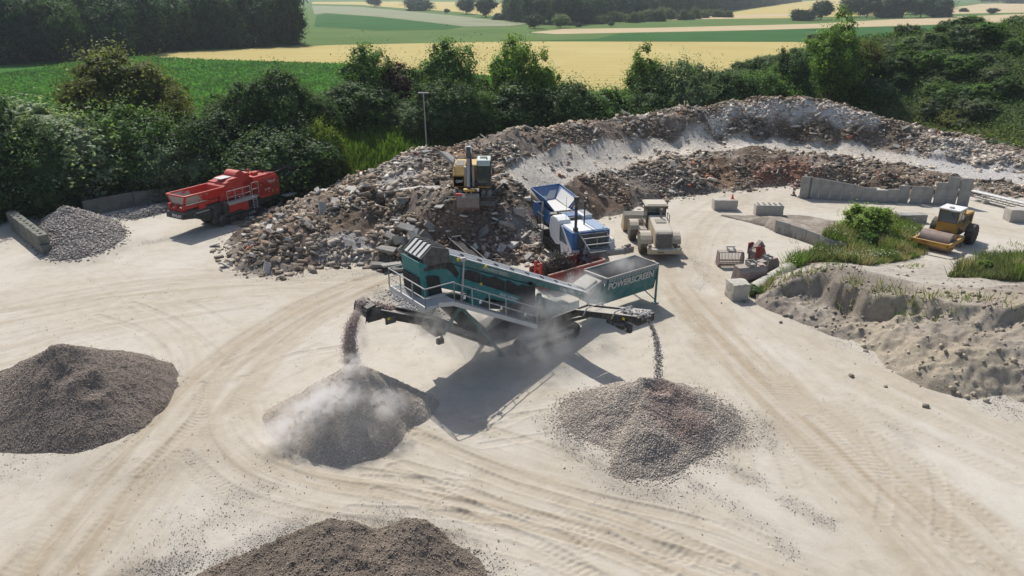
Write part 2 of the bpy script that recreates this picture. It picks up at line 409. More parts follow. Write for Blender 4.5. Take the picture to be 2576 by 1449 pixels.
yy = [-80, -30, 0, 8, 13]
y_ = 14.5
while y_ < 90: yy.append(y_); y_ += .034 * (y_ / 20) ** 1.35
while y_ < 3500: yy.append(y_); y_ *= 1.045
yy = np.array(yy); nx = 720
uu = np.linspace(-1, 1, nx)
YY, UU = np.meshgrid(yy, uu, indexing='ij'); XX = UU * (np.abs(YY) * .80 + 9 + (YY < 10) * 30)
near = (YY > 13) & (YY < 110)
ZZ = np.zeros_like(XX); TAN = np.zeros_like(XX); GRV = np.zeros_like(XX)
e, t = ground_extra(XX[near], YY[near]); f_ = 1 - smooth(95, 108, YY[near])
ZZ[near] = e * f_; TAN[near] = t; GRV[near] = spill(XX[near], YY[near])
FARM = smooth(82, 90, YY - XX * .12)
V = np.stack([XX.ravel(), YY.ravel(), ZZ.ravel()], 1); ny = len(yy)
I = np.arange(ny * nx).reshape(ny, nx)
Fq = np.stack([I[:-1, :-1].ravel(), I[:-1, 1:].ravel(), I[1:, 1:].ravel(), I[1:, :-1].ravel()], 1)
m, n, b = newmat('sandy_yard_ground')
at_ = attr(n, 'tan'); ag = attr(n, 'gravel'); af = attr(n, 'farm')
n_big = noise(n, .16, 5, .6); n_mid = noise(n, 1.1, 8, .7); n_fine = noise(n, 9, 6, .8); n_sp = noise(n, 28, 3, .8)
cream = ramp(n, n_mid, [(.25, (.40, .36, .295)), (.5, (.49, .445, .37)), (.78, (.555, .512, .44))])
cream = mixc(n, ramp(n, n_big, [(.42, (0, 0, 0)), (.75, (.8, .8, .8))]), cream, (.58, .545, .485))
tanc = ramp(n, n_mid, [(.3, (.30, .24, .165)), (.7, (.38, .31, .22))])
c = mixc(n, math_(n, 'MULTIPLY', at_.outputs['Fac'], .85), cream, tanc)
c = mixc(n, math_(n, 'MULTIPLY', ramp(n, n_fine, [(.50, (0, 0, 0)), (.78, (1, 1, 1))]), .42), c, (.27, .235, .19))
c = mixc(n, math_(n, 'MULTIPLY', ramp(n, noise(n, .55, 7, .75), [(.56, (0, 0, 0)), (.70, (1, 1, 1))]), .38), c, (.36, .335, .30))
gs = math_(n, 'MULTIPLY', ag.outputs['Fac'], ramp(n, n_sp, [(.38, (0, 0, 0)), (.55, (1, 1, 1))]))
c = mixc(n, math_(n, 'MULTIPLY', gs, .85, clamp=True), c, (.13, .115, .10))
grass = ramp(n, noise(n, .35, 6, .7), [(.3, (.045, .075, .02)), (.7, (.10, .13, .04))])
c = mixc(n, af.outputs['Fac'], c, grass)
n.links.new(c, b.inputs['Base Color']); b.inputs['Roughness'].default_value = .95; b.inputs['Specular IOR Level'].default_value = .1
hh = math_(n, 'ADD', math_(n, 'MULTIPLY', n_fine, .8), math_(n, 'MULTIPLY', n_sp, .4)); bump(n, b, hh, .45, .05)
M['ground'] = m
g = np_mesh('ground', V, Fq, m, smooth_=True, attrs={'tan': ('POINT', 'FLOAT', TAN.ravel()), 'gravel': ('POINT', 'FLOAT', GRV.ravel()), 'farm': ('POINT', 'FLOAT', FARM.ravel())})
tag(g, 'pale sandy yard ground crossed by tyre tracks', kind='structure')

# ================================================================== HEIGHT FIELDS
def grid_mesh(name, x0, x1, y0, y1, step, hf, mat, colf=None, parent=None, cut=-.25, smooth_=True):
    gx = np.arange(x0, x1 + step, step); gy = np.arange(y0, y1 + step, step)
    Y, X = np.meshgrid(gy, gx, indexing='ij'); Z = hf(X, Y)
    ny, nx = X.shape; I = np.arange(ny * nx).reshape(ny, nx)
    F = np.stack([I[:-1, :-1].ravel(), I[:-1, 1:].ravel(), I[1:, 1:].ravel(), I[1:, :-1].ravel()], 1)
    keep = (Z.ravel()[F] > cut).any(1); F = F[keep]
    V = np.stack([X.ravel(), Y.ravel(), Z.ravel()], 1)
    used = np.zeros(len(V), bool); used[F.ravel()] = True; mp = np.cumsum(used) - 1
    at_ = {}
    if colf is not None:
        C = colf(X.ravel()[used], Y.ravel()[used], Z.ravel()[used]); at_ = {'col': ('POINT', 'FLOAT_COLOR', C)}
    return np_mesh(name, V[used], mp[F], mat, parent, smooth_, at_)

def attrmat(name, bs=30, bst=.6, dist=.05, rough=.95, mod=.35, nscale=6):
    m, n, b = newmat(name); a = attr(n, 'col')
    f = noise(n, nscale, 7, .75); k = ramp(n, f, [(.3, (1 - mod,) * 3), (.7, (1 + mod,) * 3)])
    n.links.new(mixc(n, 1.0, a.outputs['Color'], k, 'MULTIPLY'), b.inputs['Base Color'])
    b.inputs['Roughness'].default_value = rough; b.inputs['Specular IOR Level'].default_value = .15
    if bst: bump(n, b, noise(n, bs, 5, .8), bst, dist)
    return m
M['rubblebase'] = attrmat('rubble_earth', 12, .9, .12, mod=.5, nscale=4)
M['stone'] = attrmat('broken_stone', 25, .4, .02, .9, .18, 9)
M['earth'] = attrmat('loose_earth', 9, .8, .08, mod=.25, nscale=3)
M['gravelbase'] = attrmat('gravel_surface', 22, 1.0, .07, mod=.55, nscale=16)

# ---- rubble heap
foot = [(560, 612), (575, 650), (590, 676), (640, 690), (720, 692), (800, 676), (900, 664), (980, 672), (1060, 684), (1180, 690), (1270, 672), (1345, 652), (1385, 600),
        (1400, 560), (1440, 552), (1500, 552), (1560, 540), (1620, 512), (1700, 494), (1780, 486), (1860, 479), (1900, 472), (1985, 466), (2000, 470), (2100, 478), (2200, 488), (2290, 500), (2360, 492), (2480, 490), (2640, 500)]
FP = [at(*p) for p in foot] + [(96, 84), (84, 97), (75, 104), (60, 111), (50, 111), (38, 110), (20, 104), (5, 95), (-6, 86), (-15, 79), (-20, 74), (-24, 71.0), (-27, 69.5), (-26.5, 66)] + [at(*p) for p in ((720, 520), (700, 532), (640, 566))]
HP = [(700, 600, 1.6), (640, 630, .9), (620, 600, .5), (760, 560, 2.2), (760, 620, 1.1), (800, 500, 2.3), (850, 470, 2.4), (880, 440, 2.2), (900, 455, 2.5), (900, 520, 2.8), (940, 490, 3.2), (970, 470, 3.4), (1000, 430, 4.2),
      (1040, 388, 5.2), (1100, 405, 4.8), (1010, 500, 3.3), (960, 600, 1.3), (850, 620, 1.1), (930, 570, 1.6), (960, 545, 1.5), (1000, 560, 1.6), (940, 515, 2.9), (1050, 520, 3.1), (1150, 530, 3.3), (1200, 515, 3.4), (1280, 505, 3.3), (1200, 470, 3.5), (1300, 455, 3.6), (1130, 450, 3.8),
      (1200, 565, 2.0), (1150, 600, 1.2), (1300, 580, 1.3), (1330, 540, 2.2), (1250, 630, .6), (1100, 590, 1.6), (1040, 630, .8), (1380, 500, 2.8), (1440, 480, 2.6), (1400, 450, 3.4), (1480, 520, 1.6), (1540, 500, 1.6),
      (1120, 362, 5.8), (1190, 358, 5.9), (1280, 350, 6.2), (1370, 334, 6.5), (1440, 318, 6.6), (1500, 303, 6.8), (1600, 300, 6.8), (1700, 292, 6.9), (1770, 287, 7.0), (1850, 268, 7.5), (1930, 261, 7.7), (2020, 265, 7.5), (2080, 273, 7.2),
      (2150, 293, 6.4), (2200, 305, 5.8), (2280, 328, 4.5), (2330, 345, 4.0), (2400, 358, 3.2), (2480, 368, 2.4), (2576, 392, 1.6),
      (1400, 425, 3.8), (1500, 402, 4.0), (1600, 388, 4.1), (1700, 368, 4.3), (1800, 356, 4.4), (1900, 347, 4.4), (2000, 348, 4.2), (2100, 360, 3.8), (2200, 382, 3.0), (2300, 407, 2.3), (2400, 432, 1.4), (2500, 446, .9), (2576, 456, .6),
      (1500, 428, 3.8), (1600, 410, 3.9), (1700, 398, 4.0), (1750, 388, 4.0), (1880, 372, 4.2), (1950, 380, 4.0), (2050, 400, 3.4), (2150, 425, 2.8), (2250, 445, 2.0), (2330, 460, 1.3),
      (1560, 475, 2.2), (1620, 462, 2.0), (1700, 445, 2.3), (1800, 435, 2.2), (1860, 440, 1.6), (1900, 428, 2.3), (2000, 430, 2.3), (1960, 445, 1.4), (2200, 460, 1.6), (2300, 478, .8), (2100, 450, 1.8)]
def hk(x, y, h):
    t = min(max((x - 1330) / 260, 0), 1); crest = y < 345 - max(0, x - 2150) * -.12
    return h * (1 - t * (.13 if crest else .36))
HP = [(x, y, hk(x, y, h)) for x, y, h in HP]
HPW = [(*at(x, y, h), h) for x, y, h in HP] + [(x, y, 0.) for x, y in FP]
heap_rbf = RBF(HPW)
ROADP = chaikin([at(x, y, hk(x, y, h)) for x, y, h in ((1330, 446, 3.7), (1420, 424, 3.8), (1500, 410, 3.9), (1600, 392, 4.0), (1700, 378, 4.2), (1850, 360, 4.4), (2000, 357, 4.2), (2150, 378, 3.3), (2300, 412, 2.2), (2420, 436, 1.2), (2600, 458, .5))], 2)
def roadness(x, y): return 1 - smooth(1.8, 2.6, edge_dist(x, y, ROADP, False) + .4 * fbm(x, y, 2, 3, 19))
def heap_h(x, y, detail=True):
    ins = inside(x, y, FP); d = edge_dist(x, y, FP); d = np.where(ins, d, -d)
    h = heap_rbf(x, y); rd = roadness(x, y)
    if detail: h = h + (1 - rd * .9) * (.75 * fbm(x, y, 3.2, 4, 11) + .50 * (ridged(x, y, 1.5, 4, 15) - .5) + .12 * fbm(x, y, .35, 2, 5))
    h = np.minimum(h, np.where(d > 0, .03 + d * 1.15 + .12 * fbm(x, y, .8, 3, 9), d * .8))
    return h
def gp(x, y, h): return at(x, y, h)
def blob(x, y, cx, cy, rx, ry=None, s=0):
    ry = ry or rx; d = np.hypot((x - cx) / rx, (y - cy) / ry) + .35 * fbm(x, y, 1.6, 3, 40 + s); return 1 - smooth(.7, 1.15, d)
WHITE = chaikin([at(x, y, h * .87) for x, y, h in ((1790, 284, 7.1), (1850, 268, 7.5), (1930, 261, 7.7), (2080, 273, 7.2), (2150, 293, 6.4), (2190, 303, 5.9))], 2)
def heap_col(x, y, z):
    a = smooth(-.5, .5, fbm(x, y, 3.5, 4, 21)); b_ = smooth(-.3, .5, fbm(x, y, 1.3, 4, 23))
    c = (np.array([.175, .13, .095])[None] * (1 - a[:, None]) + np.array([.30, .25, .205])[None] * a[:, None]) * (.7 + .45 * b_[:, None])
    def put(w_, col): 
        nonlocal c; c = c * (1 - w_[:, None]) + np.array(col)[None] * w_[:, None]
    for (px, py, h, rx, ry, col) in ((1810, 430, 2.6, 3.0, 3.2, (.21, .135, .085)), (1970, 440, 1.8, 3.6, 2.6, (.27, .135, .095)), (1540, 505, 1.6, 3.2, 4.0, (.18, .125, .09)), (780, 610, 1.4, 2.2, 2.4, (.20, .15, .12)),
                                     (880, 490, 2.6, 2.6, 2.0, (.26, .20, .15)), (900, 415, .8, 5, 2.5, (.26, .17, .13)), (1150, 385, 5.2, 1.8, 2, (.30, .20, .13)), (1280, 580, 1.6, 4, 3, (.20, .14, .11)), (1500, 330, 5.5, 5, 2.0, (.25, .19, .15)), (1100, 590, 1.6, 3, 2, (.19, .135, .10)), (1200, 560, 2, 3, 1.5, (.20, .145, .11)), (700, 600, 1.5, 2, 1.6, (.24, .18, .14)), (1830, 300, 6, 8, 2.0, (.17, .145, .125))):
        q = at(px, py, hk(px, py, h)); put(blob(x, y, q[0], q[1], rx, ry, int(px)) * .9, col)
    for (px, py, h, rx, ry) in ((1010, 430, 4.2, 2.6, 4.5), (870, 620, 1.0, 2.6, 2.0), (1330, 560, 2, 2.0, 2.0)):
        q = at(px, py, hk(px, py, h)); put(blob(x, y, q[0], q[1], rx, ry, int(px)) * .75, (.46, .44, .42))
    for (px, py, h, rx, ry) in ((1640, 440, 3.0, 6, 2), (1700, 470, 1.2, 5, 1.8), (1900, 305, 6, 7, 2.5)):
        q = at(px, py, hk(px, py, h)); put(blob(x, y, q[0], q[1], rx, ry, int(px)) * .8, (.15, .135, .125))
    put(roadness(x, y) * (.8 + .2 * fbm(x, y, 1, 3, 60)), (.62, .57, .495))
    dw = edge_dist(x, y, WHITE, False); put((1 - smooth(.5, 1.3, dw + .6 * fbm(x, y, 1, 3, 8))) * .97, (.74, .72, .69))
    q = at(2480, 400, 1.8); put(blob(x, y, q[0], q[1], 8, 7, 3) * .8, (.56, .53, .50))
    put((1 - smooth(0, .5, z)) * .5, (.45, .40, .34))
    return c
XR = (-33, 98); YR = (44, 112)
heap = grid_mesh('rubble_heap', XR[0], XR[1], YR[0], YR[1], .17, heap_h, M['rubblebase'], heap_col, smooth_=True)
tag(heap, 'long heap of demolition rubble and earth with haul road along its top', kind='structure')

# ---- stones
BOX = np.array([(-1, -1, -1), (1, -1, -1), (1, 1, -1), (-1, 1, -1), (-1, -1, 1), (1, -1, 1), (1, 1, 1), (-1, 1, 1)], float) * .5
BF = np.array([(0, 3, 2, 1), (4, 5, 6, 7), (0, 1, 5, 4), (1, 2, 6, 5), (2, 3, 7, 6), (3, 0, 4, 7)])
def rotm(n, tilt):
    """random rotations: spin about z then tilt by up to `tilt` about a random horizontal axis"""
    a = rng.uniform(0, 2 * np.pi, n); t = np.clip(rng.normal(0, tilt, n), -1.6, 1.6); p = rng.uniform(0, 2 * np.pi, n)
    ca, sa = np.cos(a), np.sin(a); Rz = np.zeros((n, 3, 3)); Rz[:, 0, 0] = ca; Rz[:, 0, 1] = -sa; Rz[:, 1, 0] = sa; Rz[:, 1, 1] = ca; Rz[:, 2, 2] = 1
    kx, ky = np.cos(p), np.sin(p); c, s = np.cos(t), np.sin(t); K = np.zeros((n, 3, 3))
    K[:, 0, 2] = ky; K[:, 1, 2] = -kx; K[:, 2, 0] = -ky; K[:, 2, 1] = kx
    T = np.eye(3)[None] + s[:, None, None] * K + (1 - c)[:, None, None] * (K @ K)
    return T @ Rz
def stones(name, P, size, asp, tilt, col, mat, parent=None, jit=.28, sink=.25):
    n = len(P); v = BOX[None] + rng.uniform(-jit, jit, (n, 8, 3)) * .5
    dims = size[:, None] * asp
    v = v * dims[:, None, :]; v = np.einsum('nij,nkj->nki', rotm(n, tilt), v)
    P = P.copy(); P[:, 2] += size * (.5 - sink) * asp[:, 2]
    v = v + P[:, None, :]
    F = (BF[None] + (np.arange(n) * 8)[:, None, None]).reshape(-1, 4)
    return np_mesh(name, v.reshape(-1, 3), F, mat, parent, False, {'col': ('POINT', 'FLOAT_COLOR', np.repeat(col, 8, 0))})
def pick(n, x0, x1, y0, y1, dens, poly=None):
    """rejection sample n points with density function"""
    xs = []; ys = []; k = 0
    while k < n:
        x = rng.uniform(x0, x1, n * 2); y = rng.uniform(y0, y1, n * 2); ok = rng.uniform(0, 1, n * 2) < dens(x, y)
        xs.append(x[ok]); ys.append(y[ok]); k += ok.sum()
    return np.concatenate(xs)[:n], np.concatenate(ys)[:n]
def heap_dens(x, y):
    ins = inside(x, y, FP); r = roadness(x, y); c = .10 + .90 * smooth(-.22, .22, fbm(x, y, 2.4, 4, 55))
    k = np.where(ins, c, np.exp(-(edge_dist(x, y, FP) / .8) ** 2) * .25) * (1 - .95 * r)
    for (px, py, h, rx) in ((1815, 435, 2.4, 2.3), (1545, 505, 1.6, 2.3)):
        q = at(px, py, h); k = k * (1 - .85 * (np.hypot(x - q[0], y - q[1]) < rx))
    k = np.maximum(k, ins * .95 * (1 - smooth(1.2, 2.6, edge_dist(x, y, WHITE, False)))); k = k * (1 - .6 * smooth(84, 100, y) * (x > 55))
    return k
def stone_cols(x, y, n):
    base = heap_col(x, y, np.full(n, 2.0)); g = (.12 + .44 * rng.random(n) ** 1.3)[:, None] * np.array([[1, .93, .84]])
    w_ = rng.uniform(.15, .75, n)[:, None]; c = base * (1 - w_) + g * w_
    br = rng.uniform(0, 1, n) < .018; c[br] = np.array([.36, .17, .12]) * rng.uniform(.7, 1.2, (br.sum(), 1))
    dk = rng.uniform(0, 1, n) < .12; c[dk] *= .5
    wt = rng.uniform(0, 1, n) < .07; c[wt] = np.array([.62, .61, .58])
    return np.clip(c * np.array([[1.05, .97, .87]]), .03, .75)
nS = 125000
x, y = pick(nS, XR[0], XR[1], YR[0], YR[1], heap_dens)
z = np.maximum(heap_h(x, y), 0.0)
s_ = .05 + .42 * rng.random(nS) ** 5.5 + .0012 * (y - 45); s_ *= .75 + .65 * smooth(-.2, .4, fbm(x, y, 3.5, 3, 90))
asp = np.stack([rng.uniform(.9, 1.7, nS), rng.uniform(.5, 1, nS), rng.uniform(.12, .55, nS)], 1)
o = stones('rubble_stones', np.stack([x, y, z], 1), s_, asp, .6, stone_cols(x, y, nS), M['stone'], jit=.2, sink=.35)
tag(o, 'countless small broken stones covering the rubble heap', 'rubble', kind='stuff')

# larger slabs, each a thing of its own
SLAB = []
for k in range(8):
    nn = 1; v = BOX[None] + rng.uniform(-.12, .12, (1, 8, 3)); v = v[0] * np.array([1, rng.uniform(.55, .8), rng.uniform(.10, .22)])
    bm = bmesh.new(); vv = [bm.verts.new(p) for p in v]
    for f in BF: bm.faces.new([vv[i] for i in f])
    bmesh.ops.recalc_face_normals(bm, faces=bm.faces)
    bmesh.ops.bevel(bm, geom=list(bm.edges), offset=.02, segments=1, affect='EDGES')
    me = bpy.data.meshes.new('concrete_slab'); bm.to_mesh(me); bm.free(); SLAB.append(me)
def cmat(name, tint):
    m, n, b = newmat(name); oi = N(n, 'ShaderNodeObjectInfo')
    f = noise(n, 3, 8, .7, objvec(n)); k = ramp(n, f, [(.3, (.72,) * 3), (.7, (1.15,) * 3)])
    n.links.new(mixc(n, 1., oi.outputs['Color'], k, 'MULTIPLY'), b.inputs['Base Color']); b.inputs['Roughness'].default_value = .92
    bump(n, b, noise(n, 9, 6, .7, objvec(n)), .5, .04); return m
M['slab'] = cmat('slab_concrete', None)
for me in SLAB: me.materials.append(M['slab'])
x, y = pick(270, -32, 60, 45, 96, lambda x, y: heap_dens(x, y) * (1 - .6 * smooth(62, 80, y)))
zz = np.maximum(heap_h(x, y), 0)
for i in range(270):
    o = bpy.data.objects.new('concrete_slab', SLAB[i % 8]); COL.objects.link(o); s = random.uniform(.4, .95) * (1.5 if random.random() < .15 else 1)
    o.location = (x[i], y[i], zz[i] + .08 + .1 * s); o.scale = (s, s, s); o.rotation_euler = (random.gauss(.2, .45), random.gauss(0, .45), random.uniform(0, 6.28))
    g_ = random.choice([.22, .30, .38, .48, .56]); o.color = (g_, g_ * .94, g_ * .85, 1)
    tag(o, 'chunk of broken concrete lying loose on the rubble heap', 'concrete chunk', 'broken concrete chunks on the rubble heap', 'thing')
def slab(px, py, h, size, rot, g_, label, name='concrete_slab', group=None, k=0, lift=.12):
    q = at(px, py, h); o = bpy.data.objects.new(name, SLAB[k]); COL.objects.link(o)
    z0 = float(max(heap_h(np.array([q[0]]), np.array([q[1]]))[0], 0)); o.location = (q[0], q[1], z0 + lift); o.scale = size; o.rotation_euler = rot
    o.color = (g_, g_ * .95, g_ * .86, 1); tag(o, label, 'concrete slab', group, 'thing'); return o
slab(1150, 430, 4.4, (3.6, 1.0, 1.8), (.1, .55, -.55), .46, 'long tan concrete beam leaning on the heap left of the excavator', 'concrete_beam', k=1, lift=.5)
slab(1035, 480, 3.4, (2.2, .8, 1.2), (0, -.1, .15), .55, 'flat pale concrete slab lying level in the white rubble patch', k=2)
slab(905, 500, 2.8, (2.3, 1.3, 1.), (.2, .1, -.2), .5, 'wide pale flat slab lying on the left lobe of the heap', k=3)
slab(1092, 500, 3.4, (1.8, .7, 1.2), (.3, .2, .9), .58, 'whitish slab tilted on the edge above the dark hollow', k=5)
for i, (px, py, rx, ry, rz, s) in enumerate([(955, 662, 0, .05, .1, 1.4), (975, 650, .1, .1, -.3, 1.5), (985, 668, 0, -.1, .2, 1.5), (1000, 645, 1.1, .2, 1.4, 1.6), (1012, 650, 1.2, .1, 1.5, 1.6), (1025, 642, 1.1, .5, 1.2, 1.6), (1040, 648, .9, .3, 1.0, 1.5),
                                              (1050, 640, .7, .6, .7, 1.7), (1060, 630, .9, .9, .6, 1.5), (1075, 632, 1.2, .9, .7, 1.4), (990, 636, .4, .3, -.4, 1.3), (1028, 628, .5, .2, -.2, 1.4), (1008, 672, .1, .1, .5, 1.4), (1050, 668, .2, 0, -.3, 1.3), (1085, 622, 1.3, .8, .5, 1.3)]):
    slab(px, py, .4, (s, s * .72, s * .8), (rx, ry, rz), .24 + .05 * (i % 3), 'dark brownish paving slab in the tumbled stack at the foot of the heap', 'paving_slab', 'dark paving slabs tumbled at the heap foot', k=i % 8, lift=.25 + .12 * (i % 4))

# ---- gravel piles
def pile(name, label, foot_px, peak, hp, colf, nstones, ssize, prof=1.0, extra=None, step=.09, world_back=(), rough=.14, cat='gravel pile', cols=None, spread=.5):
    FPp = chaikin([at(*p) for p in foot_px] + list(world_back), 2, True); pk = at(peak[0], peak[1], hp)
    P = np.array(FPp); ang = np.arctan2(P[:, 1] - pk[1], P[:, 0] - pk[0]); rr = np.hypot(P[:, 0] - pk[0], P[:, 1] - pk[1])
    o_ = np.argsort(ang); ang = ang[o_]; rr = rr[o_]; ang = np.concatenate([ang - 2 * np.pi, ang, ang + 2 * np.pi]); rr = np.tile(rr, 3)
    def hf(x, y):
        a = np.arctan2(y - pk[1], x - pk[0]); r = np.hypot(x - pk[0], y - pk[1]); Rr = np.interp(a, ang, rr)
        Rr = Rr * (1 + .05 * fbm(np.cos(a) * 4, np.sin(a) * 4, 1, 3, 4)); t = r / Rr
        h = hp * np.where(t < 1, (1 - t) ** prof, (1 - t) * .8)
        k = np.clip((1 - t) * 6, 0, 1); h = h + rough * k * fbm(x, y, .9, 4, 61) + .04 * k * fbm(x, y, .18, 2, 63)
        h = np.where(r < .5, h - (.5 - r) * .35, h)
        if extra: h = h + extra(x, y, t, a, r) * k
        return h
    x0, y0 = P.min(0) - 1; x1, y1 = P.max(0) + 1
    y0 = max(y0, 13)
    root = empty(name, (0, 0, 0), 0, label, cat)
    grid_mesh('gravel_body', x0, x1, y0, y1, step, hf, M['gravelbase'], colf, root, cut=-.1)
    def dens(x, y):
        h = hf(x, y); return np.where(h > .03, .8, np.exp(-np.clip(-h, 0, 9) * 6 / spread) * .35)
    x, y = pick(nstones, x0 - 1, x1 + 1, y0, y1 + 1, dens); z = np.maximum(hf(x, y), .0)
    s = ssize * (.6 + 1.0 * rng.random(nstones) ** 2); asp = np.stack([np.ones(nstones), rng.uniform(.6, 1, nstones), rng.uniform(.4, .8, nstones)], 1)
    c = colf(x, y, z) * rng.uniform(.6, 1.7, (nstones, 1)) 
    if cols is not None: c = cols(c, nstones)
    o = stones('loose_stones', np.stack([x, y, z], 1), s, asp, .6, np.clip(c, .02, .8), M['stone'], root); o['kind'] = 'stuff'
    return root, hf
def flat(c, v=.25, s=0):
    c = np.array(c)
    return lambda x, y, z: c[None] * (1 + v * fbm(x, y, 1.8, 4, s)[:, None])
def craters(lst):
    def f(x, y, t, a, r):
        h = 0
        for (cx, cy, rr, d) in lst: q = np.hypot(x - cx, y - cy) / rr; h = h - d * np.exp(-q * q * 2) + d * .35 * np.exp(-((q - 1) * 3) ** 2)
        return h
    return f
ca = [(*at(180, 915, 2.7), 1.1, .38), (*at(225, 958, 2.2), .8, .34), (*at(150, 960, 2.2), .8, .30), (*at(110, 925, 2.7), .7, .2)]
pile('gravel_pile', 'large dark grey brown gravel pile at the left edge with slumped hollow near its top',
     [(452, 935), (445, 990), (385, 1060), (300, 1112), (200, 1142), (80, 1142), (-60, 1130), (-150, 1070), (-110, 1000), (-20, 950), (60, 925), (200, 892), (330, 892), (415, 905)],
     (150, 866), 3.5, flat((.26, .215, .18), .2, 1), 30000, .036, .95, craters(ca))
rA, hfB = pile('gravel_pile', 'tan grey cone of fine gravel under the left discharge belt in rising dust',
     [(1108, 1018), (1085, 1052), (1020, 1085), (1005, 1120), (950, 1158), (860, 1175), (750, 1148), (675, 1100), (652, 1055), (668, 1030), (740, 1003), (850, 985), (960, 980), (1050, 985), (1095, 998)],
     (893, 908), 3.35, flat((.52, .45, .37), .15, 2), 12000, .032, 1.0, None, rough=.06)
def colC(x, y, z):
    c = np.array([.36, .315, .27])[None] * (1 + .25 * fbm(x, y, 1.2, 4, 5)[:, None]); q = at(1700, 1030, .9)
    w_ = blob(x, y, q[0], q[1], 1.6, 2.2, 5)[:, None] * .45; return c * (1 - w_) + np.array([.27, .18, .155])[None] * w_
pile('gravel_pile', 'broad speckled grey and reddish gravel pile under the right discharge belt',
     [(1412, 1010), (1408, 1050), (1430, 1090), (1500, 1118), (1545, 1140), (1530, 1180), (1570, 1200), (1650, 1200), (1700, 1190), (1770, 1150), (1830, 1110), (1882, 1075), (1850, 1035), (1800, 1000), (1740, 975), (1640, 968), (1540, 972), (1460, 985)],
     (1640, 950), 1.9, colC, 40000, .042, .92, craters([(*at(1650, 1000, 1.0), .8, .45), (*at(1620, 1120, .3), 1.5, -.3), (*at(1760, 1080, .5), 1.2, -.25)]), step=.08, spread=.5)
def exD(x, y, t, a, r):
    q = at(1060, 1322, 1.1); d = np.hypot(x - q[0], y - q[1]); v = at(935, 1370, .8); dv = np.hypot((x - v[0]) / .6, (y - v[1]) / 1.2)
    return .75 * np.exp(-(d / 1.3) ** 2) - .5 * np.exp(-dv ** 2) + .14 * fbm(x, y, .45, 4, 71)
pile('earth_pile', 'dark lumpy two-peaked earth pile at the bottom edge of the yard',
     [(440, 1462), (560, 1425), (640, 1395), (700, 1368), (760, 1345), (850, 1340), (960, 1345), (1080, 1350), (1160, 1375), (1215, 1420), (1235, 1480)],
     (845, 1300), 1.9, flat((.215, .175, .14), .3, 4), 26000, .038, .9, exD, step=.06, world_back=((.2, 13.5), (-1.5, 12.5), (-6, 12), (-9.5, 13), (-10, 15)), rough=.18, cat='earth pile', spread=.9)
pile('gravel_pile', 'grey crushed stone pile in front of the left concrete wall under trees',
     [(80, 590), (85, 620), (110, 650), (180, 655), (250, 640), (300, 610), (318, 590), (300, 560), (250, 545), (150, 545), (95, 560)],
     (165, 519), 2.3, flat((.27, .245, .225), .15, 8), 9000, .12, .9, None, step=.16)
pile('gravel_pile', 'small fan of loose grey chippings beside the screening machine',
     [(985, 740), (1010, 775), (1050, 795), (1100, 790), (1110, 750), (1060, 720), (1000, 720)], (1040, 735), .55, flat((.30, .29, .28), .15, 9), 2600, .09, .9)
pile('gravel_pile', 'low strip of grey gravel along the foot of the left concrete wall',
     [(300, 545), (330, 555), (420, 535), (470, 515), (440, 505), (360, 520)], (390, 520), .6, flat((.22, .21, .205), .15, 12), 2500, .1, .9)

# ---- earth bank (right)
BFP = [at(*p) for p in [(1890, 742), (1900, 770), (1990, 803), (2080, 842), (2200, 885), (2230, 930), (2330, 978), (2430, 1003), (2576, 1012), (2700, 1030)]] + [(42, 30), (48, 38), (52, 46)] + [at(*p) for p in ((2576, 640), (2480, 640), (2380, 650), (2280, 655), (2200, 650), (2100, 650), (2020, 665), (1950, 690), (1910, 715))]
LOWP = [(1900, 750, .25), (1980, 762, .5), (2060, 770, .5), (2120, 790, .4), (2200, 806, .7), (2265, 806, 1.1), (2330, 808, 1.3), (2400, 822, 1.6), (2470, 815, 1.6), (2540, 812, 2.0), (2600, 800, 2.2), (2220, 785, .35), (2300, 795, .35), (2380, 800, .45), (2440, 806, .7),
        (2480, 860, 1.5), (2576, 860, 1.9), (2350, 900, .9), (2450, 920, 1.1), (2540, 915, 1.4), (2500, 965, .4), (2576, 975, .5), (2230, 860, .6), (2100, 815, .35)]
TOPP = [(1930, 735, .5), (1960, 704, 1.0), (2030, 682, 1.8), (2100, 670, 2.3), (2180, 690, 2.3), (2205, 732, 2.2), (2280, 742, 2.4), (2350, 750, 2.6), (2430, 764, 2.7), (2510, 768, 2.8), (2600, 765, 3.0), (2330, 700, 1.4), (2400, 680, 1.0), (2500, 690, 1.5), (2600, 690, 1.5), (2250, 690, 1.8)]
ext = [(42, 30, 0), (48, 38, 1.5), (52, 46, 1.5)]
low_rbf = RBF([(*at(x, y, h), h) for x, y, h in LOWP] + [(x, y, 0) for x, y in BFP[:10]] + [(46, 36, 1.6), (50, 44, 1.2), (30, 50, .2)])
top_rbf = RBF([(*at(x, y, h), h) for x, y, h in TOPP] + [(x, y, 0) for x, y in [at(*p) for p in ((2480, 640), (2380, 650), (2280, 655), (2200, 650), (2100, 650), (2020, 662), (1950, 690), (1905, 730))]] + [(50, 42, 2.4)])
CL = [at(x, y, h) for x, y, h in ((1915, 745, .5), (1965, 722, .9), (2030, 706, 1.6), (2100, 712, 2.0), (2160, 726, 2.1), (2205, 742, 2.2), (2280, 749, 2.4), (2350, 757, 2.6), (2430, 771, 2.7), (2510, 776, 2.8), (2620, 772, 3.0), (2760, 780, 3.0))]
CLP = CL + [(70, 60), (15, 60)]
